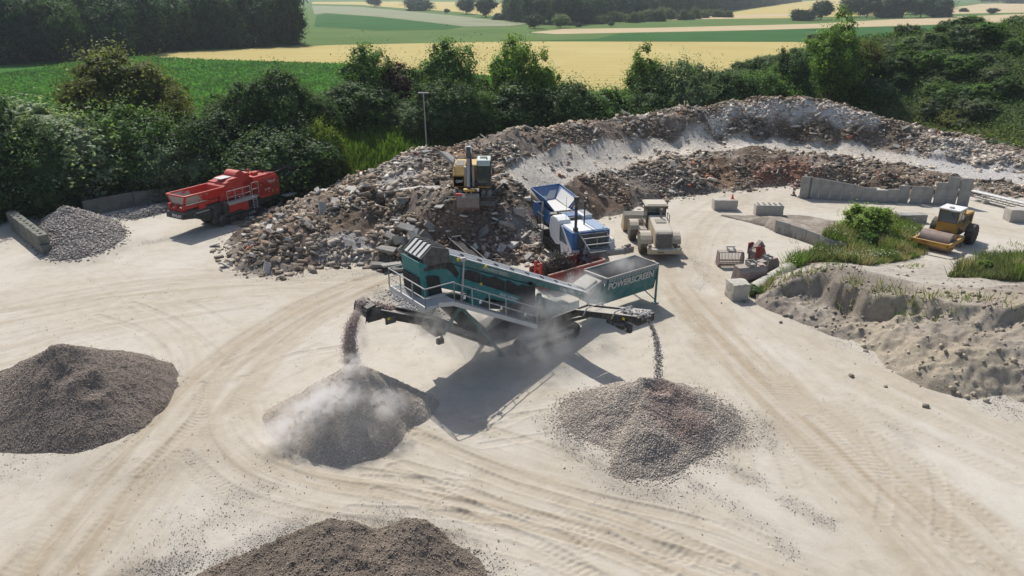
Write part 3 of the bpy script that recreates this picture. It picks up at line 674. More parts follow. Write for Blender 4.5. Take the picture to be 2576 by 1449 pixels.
def bank_h(x, y):
    ins = inside(x, y, BFP); d = edge_dist(x, y, BFP); d = np.where(ins, d, -d)
    back = inside(x, y, CLP); sd = edge_dist(x, y, CL, False); sd = np.where(back, sd, -sd) + .9 * fbm(x, y, 2.6, 4, 91) + .12 * fbm(x, y, .4, 2, 92)
    lo = low_rbf(x, y) + .65 * (ridged(x, y, 1.7, 5, 35) - .5) + .34 * fbm(x, y, .9, 5, 37) + .12 * fbm(x, y, .28, 2, 3)
    up = top_rbf(x, y) + .12 * fbm(x, y, 1.3, 4, 38) + .22 * (ridged(x, y, 1.6, 3, 39) - .5) * np.exp(-(np.clip(sd, 0, 9) / 1.2) ** 2)
    k = smooth(-.75, .2, sd + .35 * fbm(x, y, 3.1, 3, 97)); h = lo + np.maximum(up - lo, 0) * k + (up - np.maximum(up, lo)) * smooth(0, 2, sd)
    return np.minimum(h, np.where(d > 0, .02 + d * 1.3 + .06 * fbm(x, y, .5, 3, 9), d * .8))
BTOP = [at(x, y, 1.2) for x, y in ((1950, 705), (2100, 690), (2200, 720), (2300, 745), (2450, 760), (2576, 745))] + [at(x, y, .3) for x, y in ((2700, 600), (2280, 640), (2000, 670))]
def bank_col(x, y, z):
    a = smooth(-.4, .5, fbm(x, y, 2.5, 5, 44))[:, None]; b_ = smooth(.1, .6, fbm(x, y, 6, 3, 46))[:, None]
    c = np.array([.235, .20, .165])[None] * (1 - a) + np.array([.37, .325, .27])[None] * a
    c = c * (1 - b_) + np.array([.37, .315, .24])[None] * b_
    top = inside(x, y, BTOP)[:, None] * .6; return c * (1 - top) + np.array([.47, .43, .37])[None] * top
bank = grid_mesh('earth_bank', 13, 54, 27, 58, .11, bank_h, M['earth'], bank_col)
tag(bank, 'crumbling sandy earth bank on the right of the yard', kind='structure')
def bank_any(x, y): return np.maximum(bank_h(x, y), 0)
x, y = pick(7000, 14, 50, 27, 54, lambda x, y: np.where(inside(x, y, BFP), .15 + .85 * smooth(.1, .5, fbm(x, y, 2, 3, 99)), .06 * np.exp(-edge_dist(x, y, BFP))) * (1 - .8 * inside(x, y, BTOP)))
s_ = .03 + .24 * rng.random(7000) ** 9
o = stones('earth_clods', np.stack([x, y, bank_any(x, y)], 1), s_, np.stack([np.ones(7000), rng.uniform(.6, 1, 7000), rng.uniform(.5, .9, 7000)], 1), .6, np.clip(bank_col(x, y, x * 0) * rng.uniform(.7, 1.3, (7000, 1)), 0, 1), M['stone'])
tag(o, 'loose clods and stones strewn over the sandy bank', 'clods', kind='stuff')
# pebbles scattered over the yard
nP = 26000
x, y = pick(nP, -32, 44, 14.5, 66, lambda x, y: .006 + .98 * spill(x, y) ** 1.5)
s_ = .014 + .032 * rng.random(nP) ** 3
gcol = rng.uniform(.22, .55, nP)[:, None] * np.array([[1, .93, .86]])
o = stones('scattered_gravel', np.stack([x, y, np.zeros(nP) + .01], 1), s_, np.stack([np.ones(nP), rng.uniform(.6, 1, nP), rng.uniform(.5, .9, nP)], 1), .5, gcol, M['stone'])
tag(o, 'loose pebbles spilled across the sandy yard', 'gravel', kind='stuff')

# ---- vegetated embankment (right) and verge mound (middle)
EMB = RBF([(5, 104, 0), (20, 103, .5), (30, 108, 1.5), (45, 120, 2), (52, 116, 1.2), (63, 112, .8), (66, 94, 1), (75, 84, .8), (90, 76, .8), (10, 112, 2.5), (25, 116, 3.8), (40, 128, 5.5), (52, 130, 6.5), (60, 130, 9), (58, 140, 11.3), (66, 128, 9.5), (70, 136, 13.2), (75, 112, 7.5), (85, 120, 14.3), (82, 100, 6.5),
            (100, 110, 14.8), (100, 90, 7), (110, 80, 5), (78, 135, 14.3), (95, 135, 13.5), (60, 155, 7), (40, 140, 5), (20, 128, 1), (0, 118, 0), (80, 160, 6), (110, 160, 8), (120, 120, 13), (120, 95, 10), (20, 145, 0), (40, 165, 0), (80, 185, 0), (120, 185, 0)])
def emb_h(x, y): 
    d = np.minimum(np.minimum(x - 2, y - (98 - np.clip(x - 55, 0, 60) * .62)), (182 - y)); h = EMB(x, y) + .5 * fbm(x, y, 6, 4, 13)
    return np.minimum(h, d * .8)
M['under'] = plain('undergrowth_soil', (.03, .05, .015), (.07, .09, .03), .5, .95, .6, 3, .2, obj=False)
emb = grid_mesh('embankment', -2, 128, 60, 185, 1.1, emb_h, M['under'], None, cut=-.5); tag(emb, 'steep overgrown embankment behind the yard on the right', kind='structure')
MND = RBF([(-34, 78, 0), (-22, 76, 0), (-12, 80, 0), (0, 86, 0), (-30, 84, 2.0), (-20, 84, 2.6), (-10, 88, 2.5), (-26, 90, 4.0), (-16, 93, 4.4), (-6, 96, 3.4), (-24, 98, 1.5), (-10, 103, 0), (-36, 92, 1), (4, 96, 0), (-30, 102, 0)])
def mnd_h(x, y): return np.minimum(MND(x, y) + .3 * fbm(x, y, 3, 3, 17), np.minimum(np.minimum(x + 42, 8 - x), np.minimum(y - 73, 110 - y)) * .7)
md = grid_mesh('grassy_mound', -44, 10, 72, 110, .8, mnd_h, M['under'], None, cut=-.4); tag(md, 'grass and nettle covered mound between hedge and rubble', kind='structure')

# ================================================================== FIELDS
def poly_obj(name, pts, z, mat, label, world=False):
    P = [(p if world else at(*p)) for p in pts]; me = bpy.data.meshes.new(name)
    bm = bmesh.new(); f = bm.faces.new([bm.verts.new((x, y, z)) for x, y in P]); f.normal_update()
    if f.normal.z < 0: f.normal_flip()
    bmesh.ops.triangulate(bm, faces=bm.faces); bm.to_mesh(me); bm.free(); me.materials.append(mat)
    o = bpy.data.objects.new(name, me); COL.objects.link(o); return tag(o, label, kind='structure')
def field(name, c1, c2, sc1=.05, sc2=1.0, rows=None, rowdir=0, rowamt=.2, bst=.5):
    m, n, b = newmat(name)
    g = N(n, 'ShaderNodeNewGeometry'); mp = N(n, 'ShaderNodeMapping'); mp.inputs['Rotation'].default_value = (0, 0, rowdir); mp.inputs['Scale'].default_value = (.12, 1, 1)
    n.links.new(g.outputs['Position'], mp.inputs[0])
    f = math_(n, 'ADD', math_(n, 'MULTIPLY', noise(n, sc1, 4, .6), .5), math_(n, 'MULTIPLY', noise(n, sc2, 5, .7), .25))
    f = math_(n, 'ADD', f, math_(n, 'MULTIPLY', noise(n, .35, 4, .7, mp.outputs[0]), .25))
    c = ramp(n, f, [(.38, c1), (.62, c2)])
    if rows:
        wv = N(n, 'ShaderNodeTexWave'); wv.wave_type = 'BANDS'; wv.bands_direction = 'Y'; wv.inputs['Scale'].default_value = rows; wv.inputs['Distortion'].default_value = 1.2; wv.inputs['Detail'].default_value = 2
        mp2 = N(n, 'ShaderNodeMapping'); mp2.inputs['Rotation'].default_value = (0, 0, rowdir); n.links.new(g.outputs['Position'], mp2.inputs[0]); n.links.new(mp2.outputs[0], wv.inputs[0])
        tr = ramp(n, wv.outputs['Fac'], [(0, (0, 0, 0)), (.93, (0, 0, 0)), (1, (1, 1, 1))])
        c = mixc(n, math_(n, 'MULTIPLY', tr, rowamt), c, tuple(x * .5 for x in c1))
    n.links.new(c, b.inputs['Base Color']); b.inputs['Roughness'].default_value = 1; b.inputs['Specular IOR Level'].default_value = .05
    bump(n, b, noise(n, 2.2, 5, .8), bst, .4); return m
F1 = field('ripe_wheat', (.43, .345, .135), (.52, .43, .19), .02, .8, .05, .05, .5)
F2 = field('dry_stubble', (.44, .35, .21), (.52, .42, .27), .02, .6)
F3 = field('young_maize_green', (.035, .115, .02), (.06, .17, .035), .03, 1.2)
F4 = field('meadow_green', (.085, .145, .045), (.125, .185, .062), .02, .6)
F5 = field('grey_green_field', (.22, .24, .15), (.30, .31, .21), .03, .7, .04, .15, .4)
F6 = field('dark_green_beet', (.035, .10, .03), (.05, .135, .04), .03, .8)
poly_obj('meadow', [(740, 118), (1400, 108), (2200, 84), (2700, 60), (2700, -14), (-300, -14), (-300, 150), (240, 150)], .02, F4, 'broad green meadow behind the wheat field')
poly_obj('maize_field_ground', [(-400, 163), (0, 160), (230, 152), (350, 150), (600, 160), (860, 168), (1100, 190), (1330, 206)] + [(1330, 300), (-600, 330)], .03, F3, 'bright green maize field on the left behind the trees')
poly_obj('wheat_field', [(330, 150), (350, 140), (420, 131), (620, 122), (800, 114), (1300, 104.5), (2100, 106), (2330, 104), (2400, 180), (1900, 230), (1330, 230), (1330, 206), (1100, 190), (860, 168), (600, 160)], .04, F1, 'golden wheat field across the middle distance')
poly_obj('field_margin', [(220, 154), (230, 147), (420, 126), (600, 119), (790, 111), (1000, 107), (800, 115), (620, 123), (420, 132), (330, 150)], .05, F4, 'narrow grassy margin between wood and wheat')
poly_obj('beet_field', [(1300, 103.5), (1500, 98), (1560, 84), (1800, 80), (2270, 66), (2700, 52), (2700, 82), (2330, 101), (2100, 105)], .06, F6, 'dark green field strip behind the wheat')
poly_obj('stubble_field', [(1330, 82), (1420, 73), (1650, 70), (2050, 60), (2260, 48), (2700, 30), (2700, 50), (2270, 65), (1900, 76), (1600, 82), (1400, 86)], .07, F2, 'pale tan stubble strip on the right beyond the green field')
poly_obj('green_patch', [(790, 68), (796, 40), (820, 34), (950, 43), (1080, 57), (1165, 68), (1120, 75), (950, 77), (850, 70)], .08, F6, 'rounded dark green crop patch beside the wood')
poly_obj('grey_green_field', [(785, 14), (900, 17), (1000, 26), (1150, 40), (1260, 52), (1330, 60), (1280, 66), (1170, 67), (1080, 56), (950, 42), (820, 33), (790, 36)], .09, F5, 'pale grey green field on the far slope')
poly_obj('far_wheat_field', [(785, 5), (1000, 4), (1400, 6), (1400, 40), (1270, 44), (1150, 30), (1000, 20), (900, 12), (785, 10)], .10, F1, 'yellow grain field on the far slope')
poly_obj('far_wheat_field', [(1640, 50), (1850, 30), (2000, 5), (2200, -8), (2280, -8), (2280, 36), (2100, 42), (1990, 46)], .11, F1, 'yellow grain field on the far right slope')
poly_obj('far_stubble_field', [(1700, 46), (1850, 38), (2005, 35), (2005, 40), (1850, 46), (1690, 51)], .125, F2, 'thin tan field strip on the far right')
poly_obj('far_stubble_field', [(2380, 20), (2500, 8), (2700, 5), (2700, 30), (2500, 33), (2380, 36)], .13, F2, 'dry field at the far right edge')
poly_obj('farm_track', [(2395, 34), (2412, 33), (2440, 18), (2480, 10), (2470, 9), (2425, 16)], .14, F2, 'pale farm track on the far right slope')
# ================================================================== MACHINE PARTS
def crawler(root, u0, u1, v0, v1, h, mat='darkgrey', wheelmat='black'):
    r = h / 2; sh = []
    for i in range(9): a = math.pi / 2 + math.pi * i / 8; sh.append((u0 + r + r * math.cos(a), r + r * math.sin(a)))
    for i in range(9): a = -math.pi / 2 + math.pi * i / 8; sh.append((u1 - r + r * math.cos(a), r + r * math.sin(a)))
    inner = [(x0 + (((u0 + u1) / 2) - x0) * .0 + (.09 if x0 < u0 + r else (-.09 if x0 > u1 - r else 0)), (z0 - r) * (1 - .09 / r) + r) for x0, z0 in sh]
    b = B(); n = len(sh)
    vs = [(x, v0, z) for x, z in sh] + [(x, v1, z) for x, z in sh] + [(x, v0, z) for x, z in inner] + [(x, v1, z) for x, z in inner]
    fs = []
    for i in range(n):
        j = (i + 1) % n; fs += [(i, j, n + j, n + i), (2 * n + i, 3 * n + i, 3 * n + j, 2 * n + j), (i, 2 * n + i, 2 * n + j, j), (n + i, n + j, 3 * n + j, 3 * n + i)]
    b.add(vs, fs)
    k = int((u1 - u0 - h) / .2)
    for i in range(k):
        x = u0 + r + (i + .5) * (u1 - u0 - h) / k
        b.box(x - .03, x + .03, v0 - .01, v1 + .01, -.0, .03); b.box(x - .03, x + .03, v0 - .01, v1 + .01, h - .01, h + .04)
    for c, a0 in ((u0 + r, 90), (u1 - r, -90)):
        for i in range(7):
            a = R(a0 + 180 * (i + .5) / 7); x, z = c + r * math.cos(a), r + r * math.sin(a)
            b.beam((x, v0, z), (x, v1, z), .07, .05)
    t = b.build('crawler_track', mat, root)
    f = B().box(u0 + r, u1 - r, v0 + .08, v1 - .08, h * .25, h * .72)
    for c in (u0 + r, u1 - r): f.cyl((c, v0 + .05, r), (c, v1 - .05, r), r - .12, 16)
    for i in range(5):
        x = u0 + r + (i + .7) * (u1 - u0 - h) / 5.4; f.cyl((x, v0 + .04, .2), (x, v1 - .04, .2), .11, 10)
    f.build('track_frame', wheelmat, t); return t
def wheel(root, c, r, w_, side=1, tm='tyre', rm='yellow', lugs=20, rr=.5, axis=(0, 1, 0)):
    ax = Vector(axis); b = B()
    b.lathe(c, ax, [(-w_ / 2, r * rr), (-w_ / 2, r * .86), (-w_ * .42, r * .97), (-w_ * .2, r), (w_ * .2, r), (w_ * .42, r * .97), (w_ / 2, r * .86), (w_ / 2, r * rr)], 28)
    cv = Vector(c); up = Vector((0, 0, 1)); fw = ax.cross(up).normalized()
    for i in range(lugs):
        t = 2 * math.pi * i / lugs
        for s in (-1, 1):
            t2 = t + (math.pi / lugs if s > 0 else 0); d = fw * math.cos(t2) + up * math.sin(t2); tt = ax.cross(d)
            b.beam(cv + d * (r * 1.0) + ax * s * w_ * .04 - tt * .03, cv + d * (r * .97) + ax * s * w_ * .48 + tt * .05, .07, .05, up=d)
    t = b.build('wheel', tm, root, 0, True)
    q = B().lathe(c, ax, [(-w_ * .30, r * rr * .98), (-w_ * .30, r * rr * .3), (w_ * .30, r * rr * .3), (w_ * .30, r * rr * .98)], 20)
    q.cyl(cv - ax * w_ * .4, cv + ax * w_ * .4, r * .2, 12)
    for i in range(8):
        t3 = 2 * math.pi * i / 8; d = fw * math.cos(t3) + up * math.sin(t3)
        q.cyl(cv + d * r * .3 - ax * w_ * .33, cv + d * r * .3 + ax * w_ * .33, r * .03, 6)
    q.build('rim', rm, t, .005); return t
def rail(b, pts, h=1.1, r=.025, mid=.55, every=1.3):
    """handrail along floor points"""
    for a, c in zip(pts[:-1], pts[1:]):
        A = Vector(a); C = Vector(c); n = max(1, round((C - A).length / every))
        for z in (h, mid): b.cyl(A + Vector((0, 0, z)), C + Vector((0, 0, z)), r, 6)
        for i in range(n + 1):
            p = A.lerp(C, i / n); b.cyl(p, p + Vector((0, 0, h)), r, 6)
def slope_plates(u0, z0, u1, z1, v, h, t=.05, zoff=0):
    return [(u0, v, z0 - h), (u1, v, z1 - h), (u1, v + t, z1 - h), (u0, v + t, z0 - h), (u0, v, z0), (u1, v, z1), (u1, v + t, z1), (u0, v + t, z0)]

# ================================================================== 1 SCREENING MACHINE (teal)
B.flip = (-1, -1)
SO = (9.95, 46.8)
scr = empty('screening_machine', (*SO, 0), math.atan2(.60, .80), 'dusty teal tracked screening machine with raised screen box in the middle of the yard', 'screening machine')
# hopper
h = B(); T = .06
h.plate((-.02, .0, 2.85), (4.75, .0, 2.85), (5.45, -.25, 1.1), (0, -.25, 1.1), T)
h.plate((0, -2.15, 2.85), (0, -1.9, 1.1), (5.45, -1.9, 1.1), (4.75, -2.15, 2.85), T)
h.plate((0, 0, 2.85), (0, -.25, 1.1), (0, -1.9, 1.1), (0, -2.15, 2.85), T)
h.hexa([(0, -.25, 1.1), (5.45, -.25, 1.1), (5.45, -1.9, 1.1), (0, -1.9, 1.1), (0, -.25, 1.0), (5.45, -.25, 1.0), (5.45, -1.9, 1.0), (0, -1.9, 1.0)])
h.prism([(4.9, 1.1), (6.3, 1.3), (5.5, 2.3), (4.75, 2.5)], -.32, -.24)
hp = h.build('hopper', 'teal_dusty', scr)
b = B(); b.beam((-.05, .02, 2.87), (4.8, .02, 2.87), .10, .10); b.beam((-.05, -2.17, 2.87), (4.8, -2.17, 2.87), .10, .10); b.beam((0, 0, 2.87), (0, -2.17, 2.87), .10, .10)
b.beam((4.78, .02, 2.87), (4.78, -2.17, 2.80), .16, .12)
for u in (.0, 4.75): b.beam((u, -.0, 2.85), (u, -2.1, 2.72), .1, .12)
b.build('hopper_rim', 'grey', hp)
b = B()
for i in range(34):
    u = .12 + i * .137; b.beam((u, .04, 2.93), (u - .03, .12, 2.62), .045, .03)
b.build('rim_ribs', 'pale', hp, 0)
b = B(); b.hexa([(.1, -.12, 1.9), (5.1, -.16, 1.7), (5.1, -2.0, 1.7), (.1, -2.05, 1.9), (.1, -.1, 2.0), (5.1, -.14, 1.8), (5.1, -2.02, 1.8), (.1, -2.07, 2.0)]); b.plate((.05, -.10, 2.80), (.1, -.32, 1.2), (5.2, -.32, 1.2), (4.65, -.10, 2.80), .02); b.plate((.05, -2.06, 2.80), (4.65, -2.06, 2.80), (5.2, -1.83, 1.2), (.1, -1.83, 1.2), .02); b.plate((.09, -.1, 2.8), (.09, -2.05, 2.8), (.09, -1.85, 1.2), (.09, -.3, 1.2), .02); b.build('hopper_liner', 'grey', hp)
lettering('POWERSCREEN', .66, (2.55, .04, 2.28), (R(90 + 8), 0, 0), hp, 'letteringd', thick=.02, sx=.92, bold=.03)
b = B(); b.box(-.06, .06, -.06, .06, 0, 2.85); b.box(-.2, .2, -.2, .2, 0, .04); b.beam((0, -.0, .2), (.9, -.3, 1.1), .07, .07); b.build('hopper_leg', 'teal_dusty', scr)
b = B(); b.box(-.06, .06, -2.2, -2.08, 0, 2.85); b.box(-.2, .2, -2.3, -2.0, 0, .04); b.build('hopper_leg', 'teal_dusty', scr)
# feed box between hopper and belt
b = B(); b.prism([(4.8, 1.3), (6.2, 1.5), (6.2, 2.2), (5.6, 2.45), (4.85, 2.7)], -1.9, -.32); b.prism([(4.9, 2.35), (5.9, 2.0), (6.2, 2.35), (5.2, 2.75)], -1.7, -.5)
b.cyl((5.6, -.3, 1.75), (5.6, .15, 1.75), .05); b.beam((5.2, -.28, 2.3), (6.0, -.28, 2.0), .06, .2); b.build('discharge_box', 'grey', scr, .03)
# feed conveyor
z0_, z1_ = 1.95, 7.15; u0_, u1_ = 5.7, 17.0
fc = B()
for v in (-.40, -1.55): fc.hexa(slope_plates(u0_, z0_, u1_, z1_, v, .46, .06))
for i in range(14):
    t = (i + .5) / 14; u = u0_ + (u1_ - u0_) * t; z = z0_ + (z1_ - z0_) * t; fc.beam((u, -.4, z - .4), (u, -1.5, z - .4), .06, .08)
fcv = fc.build('feed_conveyor', 'teal_dusty', scr)
b = B(); b.hexa([(u0_, -.5, z0_ - .22), (u1_, -.5, z1_ - .22), (u1_, -1.45, z1_ - .22), (u0_, -1.45, z0_ - .22), (u0_, -.5, z0_ - .14), (u1_, -.5, z1_ - .14), (u1_, -1.45, z1_ - .14), (u0_, -1.45, z0_ - .14)])
b.cyl((u1_, -.45, z1_ - .18), (u1_, -1.5, z1_ - .18), .2, 16); b.build('belt', 'belt', fcv)
b = B(); 
for v, dz in ((-.62, .03), (-1.70, .03)):
    b.hexa([(u0_ + .3, v - .04, z0_ + .12), (u1_, v - .04, z1_ + .02), (u1_, v + .38, z1_ + .02), (u0_ + .3, v + .38, z0_ + .12), (u0_ + .3, v - .04, z0_ + .17), (u1_, v - .04, z1_ + .07), (u1_, v + .38, z1_ + .07), (u0_ + .3, v + .38, z0_ + .17)])
b.hexa([(u0_ + .3, -.55, z0_ + .2), (u1_ - .3, -.55, z1_ + .08), (u1_ - .3, -.50, z1_ + .08), (u0_ + .3, -.50, z0_ + .2), (u0_ + .3, -.55, z0_ - .1), (u1_ - .3, -.55, z1_ - .2), (u1_ - .3, -.50, z1_ - .2), (u0_ + .3, -.50, z0_ - .1)])
b.hexa([(u0_ + .3, -1.45, z0_ + .3), (u1_ - .3, -1.45, z1_ + .12), (u1_ - .3, -1.38, z1_ + .12), (u0_ + .3, -1.38, z0_ + .3), (u0_ + .3, -1.45, z0_ - .1), (u1_ - .3, -1.45, z1_ - .2), (u1_ - .3, -1.38, z1_ - .2), (u0_ + .3, -1.38, z0_ - .1)])
b.build('skirt_rails', 'brightsteel', fcv)
b = B()
for i in range(9):
    t = (i + .7) / 10; u = u0_ + (u1_ - u0_) * t; z = z0_ + (z1_ - z0_) * t; b.beam((u - .12, -.36, z + .1), (u + .12, -.44, z + .26), .05, .08)
b.build('clamps', 'black', fcv)
sl_ = math.atan2(z1_ - z0_, u1_ - u0_)
def side_txt(t, size, u, v, z, par, mat='letteringd', sl=0., sx=1., bold=.015):
    return lettering(t, size, (u, v, z), (R(90), sl, 0), par, mat, sx=sx, bold=bold)
side_txt('CHIEFTAIN 1700', .24, 7.6, -.33, 2.6, fcv, sl=sl_, sx=1.1)
side_txt('POWERSCREEN', .27, 13.4, -.33, 5.25, fcv, sl=sl_)
# head box with ribbed hood
b = B(); b.prism([(16.5, 6.6), (18.2, 6.4), (18.15, 7.25), (17.6, 7.62), (16.6, 7.35)], -1.9, -.05)
hb = b.build('head_box', 'darkgrey', scr, .03)
b = B(); b.hexa([(16.75, -.1, 7.36), (17.65, -.1, 7.66), (17.65, -1.85, 7.66), (16.75, -1.85, 7.36), (16.75, -.1, 7.42), (17.65, -.1, 7.72), (17.65, -1.85, 7.72), (16.75, -1.85, 7.42)])
b.hexa([(17.65, -.1, 7.62), (18.3, -.1, 7.1), (18.3, -1.85, 7.1), (17.65, -1.85, 7.62), (17.65, -.1, 7.72), (18.36, -.1, 7.18), (18.36, -1.85, 7.18), (17.65, -1.85, 7.72)])
b.build('hood', 'pale', hb)
b = B()
for i in range(5): v = -.1 - i * .43; b.beam((16.75, v, 7.46), (17.65, v, 7.76), .06, .08); b.beam((17.65, v, 7.76), (18.36, v, 7.2), .06, .08)
b.build('hood_ribs', 'darkgrey', hb)
# screen box : dark rubber panels inside a teal frame
b = B(); b.prism([(10.9, 2.4), (18.0, 5.6), (18.0, 6.9), (17.6, 6.95), (10.7, 3.75)], -1.8, -.10); sb = b.build('screen_box', 'teal', scr, .02)
b = B()
prof = [(10.75, 2.35), (10.75, 3.72), (11.6, 4.12), (11.9, 4.08), (12.6, 4.6), (12.9, 4.6), (13.6, 5.08), (14.0, 5.1), (14.7, 5.55), (15.3, 5.85), (15.75, 5.85), (15.8, 5.5), (15.75, 5.2), (14.4, 4.5), (13.2, 3.9), (12.3, 3.4), (12.1, 2.95)]
b.prism(prof, -.10, -.06); b.prism([(16.0, 5.8), (16.4, 6.5), (17.4, 6.95), (17.55, 6.6), (17.1, 6.35), (16.7, 6.2), (16.4, 5.9), (16.15, 5.55)], -.10, -.06)
b.build('rubber_panel', 'rubber', sb, 0)
b = B(); b.prism([(10.7, 2.5), (10.62, 3.9), (10.95, 4.05), (10.9, 2.5)], -1.8, -.05); b.build('end_sheet', 'rubber', sb)
b = B()
for u, z in ((12.9, 4.1), (14.6, 4.9)): b.beam((u, -.045, z - .4), (u, -.045, z + .55), .03, .03)
b.beam((11.9, -.03, 3.15), (15.9, -.03, 5.25), .08, .5); b.build('side_beam', 'teal', sb, .01)
side_txt('DUAL SCREEN', .22, 12.7, .02, 3.62, sb, 'lettering', sl=math.atan2(2.1, 4.0))
b = B(); b.cyl((14.9, -.12, 4.25), (14.9, .1, 4.25), .62, 24); b.build('drive_guard', 'teal', sb, .03)
b = B(); b.box(14.55, 14.7, -.02, .03, 4.75, 4.95); b.box(14.2, 14.35, -.02, .03, 5.75, 5.9); b.box(16.0, 16.15, -.02, .03, 6.55, 6.72); b.build('warning_sticker', 'sticker', sb, 0)
b = B(); b.cyl((16.0, .0, 3.6), (15.75, .0, 6.1), .07, 10); b.cyl((15.75, .02, 6.1), (15.72, .02, 6.6), .045, 8); b.box(15.6, 15.95, -.06, .1, 6.5, 6.7); b.build('lift_ram', 'galv', scr)
# front chute sheets
b = B(); b.prism([(17.9, 4.6), (18.35, 4.7), (18.5, 7.0), (18.0, 6.75)], -1.9, -.02); fs = b.build('front_chute', 'teal', scr, .02)
b = B(); b.prism([(18.36, 4.65), (18.42, 4.65), (18.52, 6.1), (18.46, 6.1)], -1.8, -.1); b.prism([(17.1, 4.7), (17.95, 4.75), (18.1, 6.15), (17.3, 5.95)], -.03, .01); b.build('rubber_curtain', 'rubber', fs, 0)
b = B()
for i in range(8): b.prism([(16.9 + i * .17, 6.3 + .02 * i), (17.02 + i * .17, 6.42), (17.0 + i * .17, 6.62), (16.85 + i * .17, 6.55)], -.01, .03)
b.build('guard_teeth', 'black', fs, 0)
# lower frame
b = B(); b.hexa([(10.4, -.1, 2.1), (17.9, -.1, 4.3), (17.9, -1.7, 4.3), (10.4, -1.7, 2.1), (10.4, -.1, 2.45), (17.9, -.1, 4.8), (17.9, -1.7, 4.8), (10.4, -1.7, 2.45)])
b.prism([(7.3, .8), (13.5, .9), (14.2, 1.6), (12.0, 2.3), (10.2, 2.2), (7.3, 1.2)], -1.5, -.3)
b.prism([(13.0, .7), (14.3, .9), (16.9, 3.9), (15.9, 3.9)], -1.4, -.5)
b.build('chassis', 'darkgrey', scr, .02)
b = B(); b.beam((16.05, .1, 3.9), (13.3, .1, .15), .16, .2); b.beam((16.05, -1.9, 3.9), (13.3, -1.9, .15), .16, .2); b.box(13.1, 13.5, -.05, .25, 0, .12); b.box(13.1, 13.5, -2.05, -1.75, 0, .12)
b.beam((16.1, .1, 3.9), (17.2, .0, 2.5), .14, .18); b.beam((16.1, -1.9, 3.9), (17.2, -1.8, 2.5), .14, .18); b.build('support_leg', 'teal_dusty', scr)
b = B(); b.beam((15.1, .16, 2.55), (13.9, .16, 1.0), .05, .05); b.build('ram_rod', 'galv', scr)
b = B(); b.box(9.9, 10.2, -.2, 0, .9, 2.6); b.box(11.9, 12.1, -.2, 0, .9, 3.0); b.beam((9.9, -.1, 2.4), (12.1, -.1, 1.0), .08, .1); b.cyl((10.6, -.6, 1.4), (13.2, .2, 1.55), .16, 12); b.box(12.3, 13.1, -.6, .25, .9, 1.5)
b.box(8.2, 9.6, .2, .6, 1.0, 1.35); b.build('hydraulic_unit', 'black', scr)
# power unit
b = B(); b.prism([(6.7, .75), (10.4, .9), (10.5, 2.75), (9.7, 2.6), (8.3, 1.85), (7.6, 1.75), (6.9, 1.35)], -1.75, -.15); pu = b.build('engine_housing', 'teal_dusty', scr, .05)
b = B(); b.box(10.2, 10.45, -.2, .02, 2.6, 3.2); b.cyl((9.3, -.1, 1.7), (9.3, .0, 1.7), .35, 16); b.box(7.0, 7.9, -.2, -.12, 1.3, 1.9); b.build('engine_panels', 'teal_dusty', pu)
# walkway
wp = [(11.2, .35, 1.60), (17.1, .35, 4.55)]
b = B(); b.hexa([(11.6, .25, 1.85), (17.2, .25, 4.75), (17.2, 1.3, 4.75), (11.6, 1.3, 1.85), (11.6, .25, 1.97), (17.2, .25, 4.87), (17.2, 1.3, 4.87), (11.6, 1.3, 1.97)])
wk = b.build('walkway', 'grey', scr)
b = B(); b.beam((11.6, 1.33, 1.88), (17.2, 1.33, 4.78), .06, .24); b.beam((17.2, 1.33, 4.8), (18.2, 1.33, 4.98), .06, .24); b.build('kick_plate', 'pale', wk)
b = B()
for i in range(26): v = 1.25 - i * .15; b.box(17.25, 18.95, v - .02, v + .02, 4.88, 4.98)
b.box(17.2, 17.28, -2.6, 1.3, 4.82, 4.98); b.box(18.9, 18.98, -2.6, 1.3, 4.78, 5.02)
for u in (17.7, 18.2, 18.6): b.box(u - .03, u + .03, -2.6, 1.3, 4.84, 4.92)
b.box(18.0, 18.9, -2.6, 1.3, 4.86, 4.90); b.build('grating_platform', 'pale', scr, 0)
b = B(); rail(b, [(11.6, 1.3, 1.95), (17.2, 1.3, 4.85)], 1.12, .032, .58, 1.25); b.build('handrail', 'galv', wk, 0)
b = B(); rail(b, [(17.2, 1.3, 4.9), (18.95, 1.3, 4.9), (18.95, -2.6, 4.9), (17.9, -2.6, 4.9)], 1.12, .032, .58, 1.2); b.build('handrail', 'galv', scr, 0)
b = B()
for t in (.12, .3, .55, .85): u = 11.6 + 5.6 * (1 - t); z = 1.95 + 2.9 * (1 - t); b.box(u, u + .14, 1.34, 1.36, z + .42, z + .6)
b.build('tag_plate', 'lettering', wk, 0)
# tracks
crawler(scr, 7.7, 12.6, .25, .85, .95); crawler(scr, 7.7, 12.6, -2.6, -2.0, .95)
side_txt('CHI 1700', .22, 10.2, .88, .52, scr, 'letteringd')
b = B(); b.box(8.3, 12.0, .86, .90, .38, .66); b.build('track_guard', 'grey', scr)
